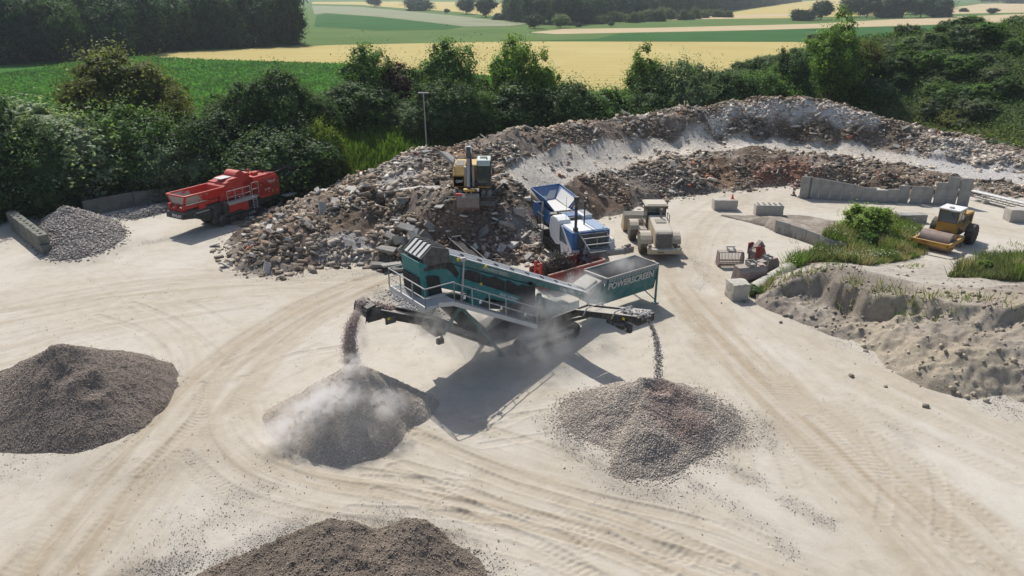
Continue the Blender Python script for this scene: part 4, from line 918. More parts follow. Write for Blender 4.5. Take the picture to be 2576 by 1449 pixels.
# tail conveyor
def conveyor(root, p0, p1, wdt, name, cap='black', side=.32, elbow=None, beltmat='belt'):
    """troughed belt conveyor from p0 to p1 (head)"""
    P = [Vector(p0)] + ([Vector(elbow)] if elbow else []) + [Vector(p1)]
    b = B(); bl = B(); rl = B()
    for a, c in zip(P[:-1], P[1:]):
        d = (c - a).normalized(); s = d.cross(Vector((0, 0, 1))).normalized() * wdt / 2; up = s.cross(d).normalized()
        if up.z < 0: up = -up
        for k in (-1, 1):
            q = s * k; b.beam(a + q, c + q, .06, side, up=up)
            q2 = s * k * 1.08; rl.beam(a + q2 + up * (side * .55), c + q2 + up * (side * .55), .16, .04, up=up)
        n = int((c - a).length / .8) + 1
        for i in range(n): m_ = a.lerp(c, (i + .5) / n) - up * side * .4; b.beam(m_ - s, m_ + s, .08, .08)
        bl.beam(a + up * .08, c + up * .08, wdt * .86, .05, up=up)
    o = b.build(name, cap, root); bl.cyl(P[-1] - s * .86, P[-1] + s * .86, .17, 14); bl.build('belt', beltmat, o); rl.build('edge_rail', 'grey', o)
    return o, P, s
o, P, s = conveyor(scr, (13.6, -.9, .7), (21.35, -.9, 4.85), 1.15, 'tail_conveyor', side=.42, elbow=(17.4, -.9, 3.05))
b = B(); b.box(20.7, 21.5, -.3, -.2, 4.3, 5.05); b.box(20.7, 21.5, -1.6, -1.5, 4.3, 5.05); b.prism([(21.0, 5.05), (21.55, 4.95), (21.6, 4.6), (21.5, 5.1), (21.0, 5.2)], -1.6, -.2); b.build('head_guard', 'black', o)
b = B(); b.box(19.9, 20.5, -.29, -.2, 3.9, 4.3); b.build('motor', 'darkgrey', o); b = B(); b.box(20.25, 20.4, -.21, -.18, 4.15, 4.3); b.build('warning_sticker', 'sticker', o, 0)
b = B(); b.box(17.0, 17.6, -1.7, -.1, 2.4, 3.1); b.beam((17.2, -.15, 2.5), (17.2, -.15, 2.0), .12, .12); b.box(17.1, 17.5, -.3, -.05, 1.9, 2.2); b.build('hinge_bracket', 'darkgrey', o)
lt = side_txt('POWERSCREEN', .30, 15.6, -.30, 2.02, o, 'letteringd', sl=math.atan2(2.35, 3.8))
# side conveyor
o, P, s = conveyor(scr, (9.9, .1, 1.2), (9.2, 7.4, 4.05), 1.05, 'side_conveyor', side=.36, elbow=(9.55, 3.0, 3.0))
for t in (.15, .62):
    b = B(); c = Vector((9.55, 3.0, 3.0)).lerp(Vector((9.2, 7.4, 4.05)), t); b.beam(c + Vector((.65, 0, -.1)), c + Vector((.62, .25, .42)), .07, .07); b.beam(c + Vector((.62, .25, .42)), c + Vector((.05, .28, .46)), .06, .06); b.beam(c + Vector((-.65, 0, -.1)), c + Vector((-.62, .25, .42)), .07, .07); b.beam(c + Vector((-.62, .25, .42)), c + Vector((.05, .28, .46)), .06, .06)
    b.build('belt_support', 'galv', o)
b = B(); b.box(9.62, 9.85, 5.2, 7.0, 3.1, 3.55); b.box(8.6, 9.85, 7.0, 7.55, 3.75, 4.2); b.cyl((9.9, 6.0, 3.3), (9.9, 6.7, 3.45), .1, 8); b.build('head_guard', 'black', o)
b = B(); b.box(9.86, 9.89, 6.45, 6.62, 3.75, 3.9); b.build('warning_sticker', 'sticker', o, 0)
b = B(); b.tube([(9.9, 5.9, 3.3), (10.0, 6.1, 3.15), (9.95, 6.5, 3.1), (9.9, 6.8, 3.3), (9.92, 6.6, 3.45)], .03); b.build('hydraulic_hose', 'galv', o, 0)
b = B(); b.beam((10.2, .3, 1.1), (9.5, 3.2, 2.6), .12, .14); b.beam((9.0, .3, 1.1), (9.3, 3.2, 2.6), .12, .14); b.build('lift_strut', 'darkgrey', o)

# falling material
def stream(name, label, p0, p1, n, r0, r1, size, col, throw):
    t = rng.random(n) ** .8; p0 = np.array(p0); p1 = np.array(p1)
    P = p0[None] * (1 - t[:, None]) + p1[None] * t[:, None]; P[:, 2] = p0[2] + (p1[2] - p0[2]) * (t * .35 + .65 * t ** 1.9)
    P[:, :2] += np.array(throw)[None] * np.sin(t * np.pi)[:, None]
    rr = (r0 + (r1 - r0) * t)[:, None]; P += rng.normal(0, 1, (n, 3)) * rr * np.array([[1, 1, .6]])
    c = np.array(col)[None] * rng.uniform(.5, 1.7, (n, 1))
    o = stones(name, P, size * rng.uniform(.5, 1.4, n), np.stack([np.ones(n), rng.uniform(.6, 1, n), rng.uniform(.5, .9, n)], 1), 1.2, np.clip(c, 0, .8), M['stone'])
    return tag(o, label, 'falling gravel', kind='stuff')
def SW(u, v, z): return (SO[0] - .8 * u + .6 * v, SO[1] - .6 * u - .8 * v, z)
stream('falling_gravel', 'stream of fine grit pouring from the left belt onto the tan pile', SW(21.5, -.9, 4.9), (*at(885, 918, 2.6), 2.6), 15000, .09, .2, .026, (.55, .44, .39), (-.25, -.2))
stream('falling_gravel', 'thin stream of chippings dropping from the right belt', SW(9.15, 7.6, 3.95), (*at(1657, 955, 1.4), 1.4), 1500, .045, .13, .036, (.46, .40, .36), (.15, -.1))
x = rng.uniform(0, 1, 1500); P = np.array([SW(9.2 + .02 * 0, 6.0 + 1.5 * t, 3.78 + .36 * t) for t in x]) + rng.normal(0, .12, (1500, 3)) * np.array([1, 1, .2]); P[:, 2] += .12
o = stones('gravel_on_belt', P, rng.uniform(.04, .09, 1500), np.ones((1500, 3)), 1, np.clip(rng.uniform(.2, .6, (1500, 1)) * np.array([[1, .96, .9]]), 0, 1), M['stone']); tag(o, 'pale chippings riding on the end of the right belt', 'gravel', kind='stuff')
x = rng.uniform(0, 1, 2500); P = np.array([SW(19.9 + 1.5 * t, -.9, 4.3 + .75 * t) for t in x]) + rng.normal(0, .14, (2500, 3)) * np.array([1, 1, .2]); P[:, 2] += .12
o = stones('gravel_on_belt', P, rng.uniform(.03, .06, 2500), np.ones((2500, 3)), 1, np.clip(rng.uniform(.2, .5, (2500, 1)) * np.array([[1, .8, .72]]), 0, 1), M['stone']); tag(o, 'pinkish grit riding on the end of the left belt', 'gravel', kind='stuff')

# ================================================================== 2 RED JAW CRUSHER
B.flip = (1, -1)
FO = (-26.6, 64.4)
fin = empty('jaw_crusher', (*FO, 0), math.atan2(.866, .5), 'red tracked jaw crusher with long open hopper parked beside the wooded edge', 'crusher')
crawler(fin, -.15, 4.75, -.45, .05, 1.02); crawler(fin, -.15, 4.75, -2.75, -2.25, 1.02)
side_txt('J-1175', .3, 3.5, .10, .55, fin, 'lettering')
b = B(); b.box(.9, 4.2, .05, .08, .3, .75); b.build('track_guard', 'black', fin)
b = B(); b.prism([(-3.7, 1.6), (-3.6, 2.1), (.2, 2.1), (4.8, 1.8), (7.6, 1.7), (7.3, 1.2), (4.6, .9), (.2, .9), (-1.2, .85), (-2.4, 1.4)], -2.5, -.3)
b.box(-.7, -.2, -.5, -.1, .0 + .45, 2.0); b.box(.45, .95, -.4, .1, .9, 2.2); b.build('chassis', 'black', fin, .02)
lettering('FINLAY', .38, (-3.72, -1.0, 1.86), (R(90), 0, R(-90)), fin, 'lettering', bold=.02)
b = B(); b.box(-2.3, -.9, -.29, -.27, 1.83, 1.88); b.build('web_strip', 'lettering', fin, 0)
# hopper
b = B(); zt, zb = 3.5, 2.75
b.plate((-3.1, -.35, zt), (.9, -.35, zt), (.4, -.6, zb - .05), (-3.0, -.75, zb), .05)
b.plate((-3.1, -2.75, zt), (-3.0, -2.35, zb), (1.4, -2.35, zb), (1.9, -2.75, zt), .05)
b.plate((-3.1, -.35, zt), (-3.0, -.75, zb), (-3.0, -2.35, zb), (-3.1, -2.75, zt), .05)
b.hexa([(-3.0, -.6, zb - .05), (1.5, -.6, zb - .1), (1.5, -2.35, zb - .1), (-3.0, -2.35, zb - .05), (-3.0, -.6, zb), (1.5, -.6, zb - .05), (1.5, -2.35, zb - .05), (-3.0, -2.35, zb)])
b.plate((.9, -.35, zt), (1.9, -.55, zt + .3), (1.9, -.6, zb), (.4, -.6, zb), .05); b.plate((1.9, -2.75, zt + .3), (1.0, -2.75, zt), (1.0, -2.4, zb), (1.9, -2.4, zb), .05)
m, n, bb = newmat('red_paint_worn_bare'); v_ = objvec(n); f_ = noise(n, .9, 6, .7, v_); sxyz = N(n, 'ShaderNodeSeparateXYZ'); n.links.new(v_, sxyz.inputs[0])
k = math_(n, 'ADD', math_(n, 'MULTIPLY', math_(n, 'SUBTRACT', f_, .5), 2.2), math_(n, 'MULTIPLY_ADD', sxyz.outputs[0], -.28, .05))
rmp = ramp(n, k, [(.30, (.56, .035, .022)), (.40, (.40, .34, .30))]); n.links.new(rmp, bb.inputs['Base Color']); bb.inputs['Roughness'].default_value = .55; M['redworn'] = m
fh = b.build('hopper', 'redworn', fin)
b = B()
for a, c in (((-3.15, -.33, zt), (.95, -.33, zt)), ((-3.15, -2.78, zt), (1.9, -2.78, zt)), ((-3.13, -.3, zt), (-3.13, -2.8, zt))): b.beam(a, c, .16, .12)
b.beam((.95, -.33, zt), (1.95, -.5, zt + .35), .16, .12); b.beam((1.0, -2.4, zt - .3), (1.0, -.7, zt - .3), .08, .08); b.beam((-3.1, -.35, zt), (-3.05, -.7, zb), .2, .1); b.beam((-3.1, -2.7, zt), (-3.05, -2.4, zb), .2, .1)
b.build('hopper_rim', 'red', fh)
b = B(); b.hexa([(-2.95, -.72, zb + .01), (1.4, -.66, zb - .04), (1.4, -2.3, zb - .04), (-2.95, -2.3, zb + .01), (-2.95, -.7, zb + .32), (1.4, -.64, zb + .2), (1.4, -2.32, zb + .2), (-2.95, -2.32, zb + .32)]); b.build('hopper_bed', plain('dusty_hopper_bed', (.42, .35, .24), (.54, .47, .35), 2), fh)
b = B(); b.box(-3.3, -3.0, -2.6, -.5, 2.15, 2.35); b.box(-3.3, -3.0, -.75, -.5, 2.15, 2.72); b.box(-3.3, -3.0, -2.6, -2.35, 2.15, 2.72); b.box(-3.3, -3.0, -1.65, -1.45, 2.15, 2.72); b.box(-3.0, .4, -.75, -.55, 2.3, 2.6); b.box(-1.8, -1.1, -.72, -.35, 2.0, 2.6)
b.build('hopper_subframe', 'red', fin)
# jaw box
b = B(); b.prism([(.6, 2.2), (.9, 3.55), (1.9, 4.0), (2.9, 4.05), (3.3, 3.3), (3.6, 2.2)], -2.5, -.45); b.box(1.2, 2.6, -2.6, -.35, 3.6, 3.8); jb = b.build('jaw_box', 'red', fin, .03)
b = B(); b.cyl((3.3, -.7, 3.9), (3.3, -2.3, 3.9), .62, 24); b.box(2.9, 4.5, -2.2, -.8, 3.3, 4.15); b.build('flywheel_guard', 'red', jb, .03)
b = B(); b.box(1.3, 2.5, -1.9, -.9, 4.06, 4.12); b.box(3.2, 4.2, -1.9, -1.0, 4.16, 4.2); b.build('bare_cover', 'pale', jb)
# power unit
b = B(); b.prism([(4.45, 1.95), (7.25, 1.6), (7.3, 3.1), (7.1, 3.55), (4.5, 3.55), (4.42, 3.2)], -.04, 0); b.prism([(4.45, 1.95), (5.0, 1.55), (7.25, 1.6), (7.3, 3.15), (7.0, 3.7), (4.5, 3.7)], -2.6, -.3)
b.prism([(4.45, 2.0), (4.9, 1.6), (7.25, 1.6), (7.3, 3.15), (4.45, 3.15)], -.3, 0); b.prism([(0, 3.15), (-.6, 3.72), (-.6, 3.15)], 4.45, 7.3, 'u'); en = b.build('power_unit', 'red', fin, .02)
b = B(); 
for i in range(5): b.box(6.45 + i * .1, 6.5 + i * .1, .0, .02, 2.35, 2.75)
b.box(6.35, 7.0, -.01, .008, 2.3, 2.8)
b.build('vent_grille', 'red_old', en, 0)
side_txt('FINLAY', .30, 6.35, .03, 3.02, en, 'lettering', bold=.02); side_txt('J-1175', .26, 5.75, .03, 2.35, en, 'lettering')
b = B(); 
for u, z in ((5.0, 2.8), (6.2, 2.75), (6.5, 2.75), (7.15, 2.8), (5.85, 2.0), (6.9, 1.9)): b.box(u, u + .06, .0, .02, z, z + .16)
b.box(6.35, 6.42, 0, .02, 1.9, 2.2); b.build('warning_sticker', 'sticker', en, 0)
b = B(); b.cyl((5.2, -1.8, 3.7), (5.2, -1.8, 4.2), .09); b.box(4.8, 6.8, -2.0, -1.4, 3.7, 3.85); b.box(5.0, 5.5, -1.2, -.8, 3.7, 4.0); b.build('roof_gear', 'red', en)
# walkway, tank, ladder
b = B(); b.box(.75, 4.35, -.3, .35, 2.05, 2.12); wk = b.build('walkway', 'galv', fin); b = B(); b.box(.75, 4.1, .35, .39, 1.9, 2.14); b.build('kick_plate', 'galv', wk)
b = B(); rail(b, [(.75, .33, 2.1), (3.4, .33, 2.1)], 1.1, .03, .55, .9); rail(b, [(3.6, .33, 2.3), (4.4, .33, 2.3)], 1.1, .03, .5, .8); b.build('handrail', 'galv', wk, 0)
b = B(); b.prism([(.95, 1.15), (1.05, 1.95), (3.2, 1.95), (3.2, 1.0), (2.7, .95), (2.2, 1.2), (1.6, 1.15)], -.3, .12); b.build('fuel_tank', 'red', fin, .03)
b = B(); b.box(3.65, 3.71, .2, .26, .9, 2.1); b.box(4.1, 4.16, .2, .26, .9, 2.1)
for i in range(5): b.box(3.68, 4.14, .2, .26, 1.0 + i * .24, 1.04 + i * .24)
b.build('ladder', 'galv', fin, 0)
# discharge conveyor
o, P, s = conveyor(fin, (6.5, -1.5, 1.0), (11.6, -1.5, 3.5), 1.2, 'discharge_conveyor', side=.35)
b = B(); b.cyl((8.3, -2.2, 3.5), (9.6, -1.0, 3.6), .05); b.beam((7.3, -2.1, 3.5), (10.6, -2.1, 3.9), .08, .1); b.beam((7.3, -.8, 3.5), (10.6, -.8, 3.9), .08, .1); b.box(9.3, 10.9, -2.3, -.7, 3.4, 3.75)
b.hexa([(10.9, -2.3, 2.2), (12.0, -2.3, 2.4), (12.0, -.8, 2.4), (10.9, -.8, 2.2), (10.7, -2.3, 3.9), (11.7, -2.3, 3.9), (11.7, -.8, 3.9), (10.7, -.8, 3.9)]); b.build('overband_magnet', 'black', o, .02)
b = B(); b.box(7.6, 9.0, -.3, .5, 1.2, 1.3); b.beam((7.4, -.7, 2.0), (9.4, -.7, 3.3), .06, .08); b.build('side_guard', 'galv', o)

# ================================================================== 3 BLUE WHITE CRUSHER
BO = (4.02, 54.98)
blu = empty('impact_crusher', (*BO, 0), math.atan2(.94, -.34), 'blue and white tracked crusher with open blue hopper standing against the rubble heap', 'crusher')
crawler(blu, -.5, 4.2, .1, .65, .95); crawler(blu, -.5, 4.2, 2.6, 3.15, .95)
b = B(); b.box(-.6, 6.2, .7, 2.6, .5, 1.2); b.box(3.4, 7.4, .5, 2.6, 1.2, 2.0); b.box(4.6, 4.9, .1, .3, .2, 3.0); b.build('chassis', 'darkgrey', blu)
# front engine block: white lower, blue upper
b = B(); b.prism([(-1.75, .55), (-1.9, 1.6), (.6, 1.6), (.3, .6)], 0, .1); b.prism([(-1.75, .55), (-1.9, 1.6), (-1.85, 1.6), (-1.6, .55)], 0, 1.3); b.box(-1.7, .3, .1, 3.0, .6, 1.6); b.build('lower_cowl', 'white', blu, .03)
b = B(); b.box(-1.85, 1.3, 0, 3.15, 1.6, 3.0); eb = b.build('engine_housing', 'blue', blu, .04)
b = B(); b.prism([(-1.85, 2.95), (.2, 2.98), (-1.0, 1.65), (-1.2, 1.6), (-1.85, 1.6)], -.02, 0); b.build('blue_corner_panel', 'blue', eb, 0)
b = B(); b.prism([(.45, 2.98), (.35, 1.6), (-1.35, 1.6)], -.03, -.005); b.prism([(.1, 3.0), (.32, 3.0), (-1.6, 1.45), (-1.85, 1.5)], -.05, -.02); b.build('white_stripe_panel', 'white', eb, 0)
b = B()
for i in range(11): b.box(-.9 + i * .10, .75, -.06, -.03, 1.75 + i * .105, 1.80 + i * .105)
b.build('vent_grille', 'black', eb, 0)
b = B(); b.box(-1.7, 1.1, .15, 2.0, 3.0, 3.04); b.build('roof_sheet', 'white', eb); b = B(); b.box(-1.7, .9, 2.05, 3.05, 3.0, 3.05); b.build('roof_sheet', paint('pale_blue_paint', (.12, .30, .55), .4, .35), eb)
b = B(); b.prism([(.55, 3.3), (.55, 1.35), (1.2, 1.2), (2.3, 1.5), (2.6, 2.3), (2.4, 3.1), (1.9, 3.4), (1.2, 3.45)], -.12, .9); wp_ = b.build('rounded_side_cover', 'white', blu, .06)
b = B()
for i in range(6): b.beam((.65 + i * .28, -.14, 3.2), (.75 + i * .28, -.14, 1.6), .04, .03)
b.build('cover_ribs', 'white', wp_, 0)
b = B(); b.box(1.2, 2.9, 1.0, 1.7, 2.6, 3.25); b.build('machinery_deck', 'darkgrey', blu)
b = B(); b.box(1.4, 2.5, .95, 2.2, 3.25, 3.32)
for i in range(6): b.box(1.42 + i * .18, 1.5 + i * .18, 1.0, 2.15, 3.32, 3.36)
b.build('grating', paint('pale_blue_grating', (.25, .42, .68), .5, .3), blu, 0)
b = B(); b.box(1.2, 2.8, 2.25, 3.05, 2.2, 3.3)
for i in range(7): b.box(1.2 + i * .23, 1.3 + i * .23, 2.5, 3.1, 3.3, 3.36)
b.build('rear_cover', 'white', blu, .02)
b = B(); b.prism([(2.6, 3.1), (3.6, 3.15), (3.6, 2.4), (2.6, 2.4)], 1.0, 2.3)
for i in range(9): b.beam((2.62, 1.05 + i * .15, 3.15), (3.6, 1.05 + i * .15, 3.2), .06, .05)
b.build('prescreen_grid', 'steelworn', blu)
# hopper
b = B(); b.plate((3.4, 0, 4.15), (3.55, .75, 3.25), (6.6, .75, 3.3), (6.95, 0, 4.35), .06); b.plate((3.9, 2.9, 4.05), (7.6, 2.95, 4.3), (6.6, 2.1, 3.3), (3.6, 2.1, 3.15), .06)
b.plate((6.95, 0, 4.35), (6.6, .75, 3.3), (6.6, 2.1, 3.3), (7.6, 2.95, 4.3), .06); bh = b.build('hopper', 'blue', blu)
b = B(); b.hexa([(3.3, .7, 3.2), (6.65, .7, 3.25), (6.65, 2.15, 3.25), (3.3, 2.15, 3.2), (3.3, .7, 3.28), (6.65, .7, 3.33), (6.65, 2.15, 3.33), (3.3, 2.15, 3.28)]); b.build('feeder_floor', 'pale', bh)
b = B(); b.hexa([(3.95, 2.80, 3.95), (6.9, 2.85, 4.15), (6.45, 2.15, 3.4), (3.8, 2.12, 3.3), (3.95, 2.76, 3.98), (6.9, 2.81, 4.18), (6.45, 2.11, 3.43), (3.8, 2.08, 3.33)]); b.hexa([(6.95, .5, 3.95), (7.25, 2.5, 4.0), (6.63, 2.0, 3.4), (6.63, .85, 3.4), (6.9, .5, 3.97), (7.2, 2.5, 4.02), (6.58, 2.0, 3.42), (6.58, .85, 3.42)]); b.build('worn_steel_liner', 'pale', bh, 0)
b = B(); b.beam((3.35, 0, 4.2), (7.0, 0, 4.4), .08, .14); b.beam((7.0, 0, 4.4), (7.65, 2.95, 4.35), .08, .14); b.beam((3.9, 2.93, 4.1), (7.65, 2.95, 4.35), .08, .12); b.build('hopper_rim', 'blue', bh)
b = B(); b.box(3.4, 6.9, .15, .3, 2.2, 3.3); b.box(3.4, 6.9, 2.4, 2.55, 2.2, 3.3); b.box(6.6, 6.8, .3, 2.4, 2.2, 3.2); b.build('feeder_side', 'blue', blu)
b = B(); b.box(4.3, 4.45, -.05, .1, .5, 3.9); b.build('post', 'galv', blu)
# exhausts and aerial
b = B(); b.cyl((-1.55, .35, 2.2), (-1.55, .35, 5.3), .11, 14); b.cyl((-1.55, .35, 5.3), (-1.55, .35, 5.75), .2, 14); b.cyl((-1.55, .35, 2.2), (-1.55, .35, 3.3), .2, 12); b.build('exhaust_stack', 'black', blu)
b = B(); b.cyl((-.2, 1.7, 3.0), (-.2, 1.7, 4.8), .06, 10); b.cyl((-.2, 1.7, 4.8), (-.2, 1.7, 4.95), .12, 10); b.build('air_intake', 'black', blu)
b = B(); b.cyl((.6, .5, 3.0), (.6, .5, 5.2), .018, 6); b.build('aerial', 'galv', blu, 0)
# front frame with railing struts
b = B()
for v in (.5, 2.7):
    b.beam((-1.5, v, 3.1), (-3.1, v + .35, 1.9), .07, .09); b.beam((-1.9, v, 2.3), (-1.9, v, 3.0), .06, .06)
for t in (.15, .45, .75): b.beam((-1.5 - 1.6 * t, .5 + .35 * t, 3.1 - 1.2 * t), (-1.5 - 1.6 * t, 2.7 + .35 * t, 3.1 - 1.2 * t), .1, .06)
for v in (.9, 1.9, 2.9): b.cyl((-2.2, v, 1.2), (-2.2, v, 2.6), .04, 8)
b.beam((-2.8, .7, 2.2), (-2.6, .6, 1.0), .06, .06); b.tube([(-3.0, .9, 1.9), (-3.1, 1.0, 1.2), (-3.0, 1.2, .8), (-2.9, 1.3, 1.5)], .03); b.build('front_gantry', 'galv', blu)
b = B(); b.box(-2.3, -1.85, .6, 3.0, 1.0, 1.75); b.box(-2.9, -1.9, .5, 2.6, .7, 1.1); b.box(-2.0, -1.86, .4, 2.9, 1.75, 2.85); b.prism([(-3.4, .35), (-1.8, .5), (-1.8, 1.2), (-3.0, 1.1)], .6, 2.6); b.build('front_machinery', 'darkgrey', blu, .03)
b = B(); b.box(-2.35, -2.25, .7, 2.9, 1.35, 1.65); b.build('front_bar', 'pale', blu)
b = B(); b.cyl((-2.9, 2.2, 1.45), (-2.3, 4.5, 1.25), .27, 18); b.box(-3.15, -2.6, .9, 2.3, 1.2, 1.7); b.beam((-3.0, 1.0, 1.45), (-2.35, 4.9, 1.3), .3, .16); mg = b.build('magnet_belt', 'belt', blu, .01)
b = B(); b.box(-2.5, -2.0, 4.5, 5.0, 1.05, 1.55); b.cyl((-2.3, 4.3, 1.6), (-2.2, 4.8, 1.65), .12); b.box(-2.6, -2.5, 2.2, 4.6, 1.05, 1.15); b.box(-2.75, -2.2, 2.2, 2.4, 1.1, 1.75); b.box(-2.6, -2.1, 4.1, 4.3, 1.0, 1.6); b.build('belt_drive', 'steelworn', mg, .01)
b = B(); b.prism([(-1.9, .9), (-1.6, 2.1), (-.4, 2.0), (-.5, .9)], 3.15, 3.75); b.build('white_side_chute', 'white', blu, .08)
# access ladder on the left
b = B(); b.box(2.8, 4.2, -.55, 0, 1.95, 2.02); b.box(3.0, 3.06, -.6, -.54, .2, 2.0); b.box(3.5, 3.56, -.6, -.54, .2, 2.0)
for i in range(6): b.box(3.03, 3.53, -.68, -.45, .35 + i * .28, .38 + i * .28)
lad = b.build('access_steps', 'grey', blu, 0)
b = B(); rail(b, [(2.8, -.5, 2.0), (4.2, -.5, 2.0), (4.2, 0, 2.0)], 1.1, .03, .55, .7); b.build('handrail', 'black', lad, 0)

# ================================================================== 4 WHEEL LOADER
LO = (10.7, 57.1)
ld = empty('wheel_loader', (*LO, 0), R(90), 'dust covered cream wheel loader driving away beside the blue crusher', 'wheel loader')
for u in (0.35, 3.75):
    for v in (.10, 2.75):
        uu_ = u; vv = v - (.35 if u > 3 else 0)
        wheel(ld, (uu_, vv, .82), .84, .58, 1, 'tyredust', 'loader', 18, .52)
b = B(); b.prism([(-1.55, .95), (-1.5, 2.25), (-1.2, 2.38), (1.9, 2.75), (2.3, 2.6), (2.3, 1.1)], .75, 2.15); eh = b.build('engine_hood', 'loader', ld, .08)
b = B()
b.box(-1.60, -1.52, .80, 2.10, 1.05, 2.2)
for i in range(8): b.box(-1.66, -1.58, .86, 2.04, 1.12 + i * .13, 1.17 + i * .13)
b.build('radiator_grille', 'loaderdark', eh, 0)
lettering('www.nesseler.de', .13, (-1.58, 1.45, 2.26), (R(90), 0, R(-90)), eh, 'lettering')
b = B(); b.hexa([(.2, 1.05, 2.58), (.9, 1.05, 2.66), (.9, 1.9, 2.66), (.2, 1.9, 2.58), (.2, 1.05, 2.61), (.9, 1.05, 2.69), (.9, 1.9, 2.69), (.2, 1.9, 2.61)]); b.build('hood_vent', 'loaderdark', eh, 0)
b = B(); b.box(-1.95, -1.5, .12, 2.85, .6, 1.0); b.box(-1.6, .3, .6, 2.3, .6, 1.1); b.prism([(.12, .6), (.12, 1.2), (.45, 1.0), (.45, .6)], -1.9, -1.5, 'u'); b.prism([(2.85, .6), (2.85, 1.2), (2.5, 1.0), (2.5, .6)], -1.9, -1.5, 'u'); cw = b.build('counterweight', 'loader', ld, .05)
b = B(); b.box(-1.97, -1.94, .9, 1.4 - .3 + .35, .70, .82); b.build('number_plate', 'loaderdark', cw)
for v in (.2, 2.55): b = B(); b.box(-1.7, -1.5, v, v + .2, 1.0, 1.3); b.build('rear_lamp', 'loaderdark', cw)
for v0 in (-.2, 2.15):
    b = B(); pr = []
    for i in range(9): a = math.pi * (i / 8) * .92 + .05; pr.append((.35 + 1.02 * math.cos(a), .85 + 1.0 * math.sin(a)))
    pr += [(p[0] * .93 + .02, p[1] * .94 + .03) for p in pr[::-1]]; b.prism(pr, v0, v0 + .9); b.build('rear_fender', 'loader', ld, .02)
for v0 in (-.55, 2.05):
    b = B(); pr = []
    for i in range(8): a = math.pi * (i / 7) * .8 + .25; pr.append((3.75 + 1.0 * math.cos(a), .85 + .98 * math.sin(a)))
    pr += [(p[0] * .985 + .056, p[1] * .94 + .03) for p in pr[::-1]]; b.prism(pr, v0, v0 + .75); b.build('front_fender', 'loader', ld, .02)
b = B(); b.box(1.9, 3.6, .6, 2.2, .8, 1.5); b.box(3.0, 5.0, .8, 1.8, .8, 2.0); b.box(1.2, 2.3, .05, .6, 1.1, 1.7); b.beam((.9, .2, .5), (2.2, .2, 1.5), .4, .08); b.build('frame', 'loaderdark', ld, .02)
# cab
b = B()
for u, v in ((2.2, .62), (2.2, 2.22), (3.75, .68), (3.75, 2.18)): b.beam((u, v, 1.5), (u, v * .96 + .05, 3.4), .1, .1)
b.box(2.1, 3.85, .55, 2.3, 1.45, 1.95); cb = b.build('cab_frame', 'loaderdark', ld, .01)
b = B(); b.box(2.05, 3.95, .48, 2.36, 3.38, 3.52); b.box(2.2, 3.8, .6, 2.25, 3.52, 3.58); b.build('cab_roof', 'loader', cb, .05)
b = B(); b.box(2.23, 2.25, .68, 2.18, 1.95, 3.38); b.box(3.72, 3.74, .72, 2.15, 1.95, 3.38); b.box(2.25, 3.72, .66, .68, 1.95, 3.38); b.box(2.25, 3.72, 2.18, 2.2, 1.95, 3.38); b.build('cab_window', 'glass', cb, 0)
b = B(); b.box(2.0, 2.1, .5, .7, 3.25, 3.38); b.box(2.0, 2.1, 2.15, 2.35, 3.25, 3.38); b.cyl((3.0, 2.45, 3.3), (3.0, 2.45, 3.55), .06); b.build('work_lamp', 'black', cb)
b = B(); b.cyl((1.35, 1.65, 2.65), (1.35, 1.65, 3.3), .09, 12); b.cyl((1.35, 1.65, 3.3), (1.25, 1.65, 3.45), .11, 12); b.build('exhaust_pipe', 'loaderdark', ld)
b = B(); rail(b, [(1.9, 2.5, 1.7), (2.8, 2.5, 1.7)], 1.0, .03, .5, 1); b.tube([(2.2, .35, 1.6), (2.2, .35, 2.6), (2.7, .35, 2.6)], .03); b.build('grab_rail', 'loaderdark', ld, 0)
b = B(); b.beam((3.9, .75, 1.7), (6.0, .55, .9), .16, .34); b.beam((3.9, 1.85, 1.7), (6.0, 1.75, .9), .16, .34); b.beam((4.2, 1.25, 2.1), (5.7, 1.15, 2.0), .2, .24); b.beam((5.6, .2, 1.2), (5.6, 2.0, 1.2), .2, .2); b.cyl((3.9, 1.25, 2.0), (5.2, 1.2, 2.2), .1); b.build('lift_arms', 'loaderdark', ld, .02)
b = B(); pr = [(5.9, .15), (5.75, .9), (5.95, 1.55), (6.3, 1.85), (6.2, 1.45), (6.1, .9), (6.2, .32), (7.4, .12), (7.4, .04)]
b.prism(pr, -.65, 2.7); bk = b.build('bucket', 'loader', ld, .01)
b = B(); 
for v in (-.7, 2.65): b.prism([(5.9, .1), (5.75, .9), (6.3, 1.85), (6.9, 1.2), (7.4, .1)], v, v + .08)
b.build('bucket_side', 'loader', bk, .01)

# ================================================================== 5 YELLOW ROLLER
RO = (36.2, 57.1); U_ = (.74, .67)
rl = empty('road_roller', (*RO, 0), math.atan2(U_[1], U_[0]), 'yellow single drum roller with white roofed cab on the right of the yard', 'roller')
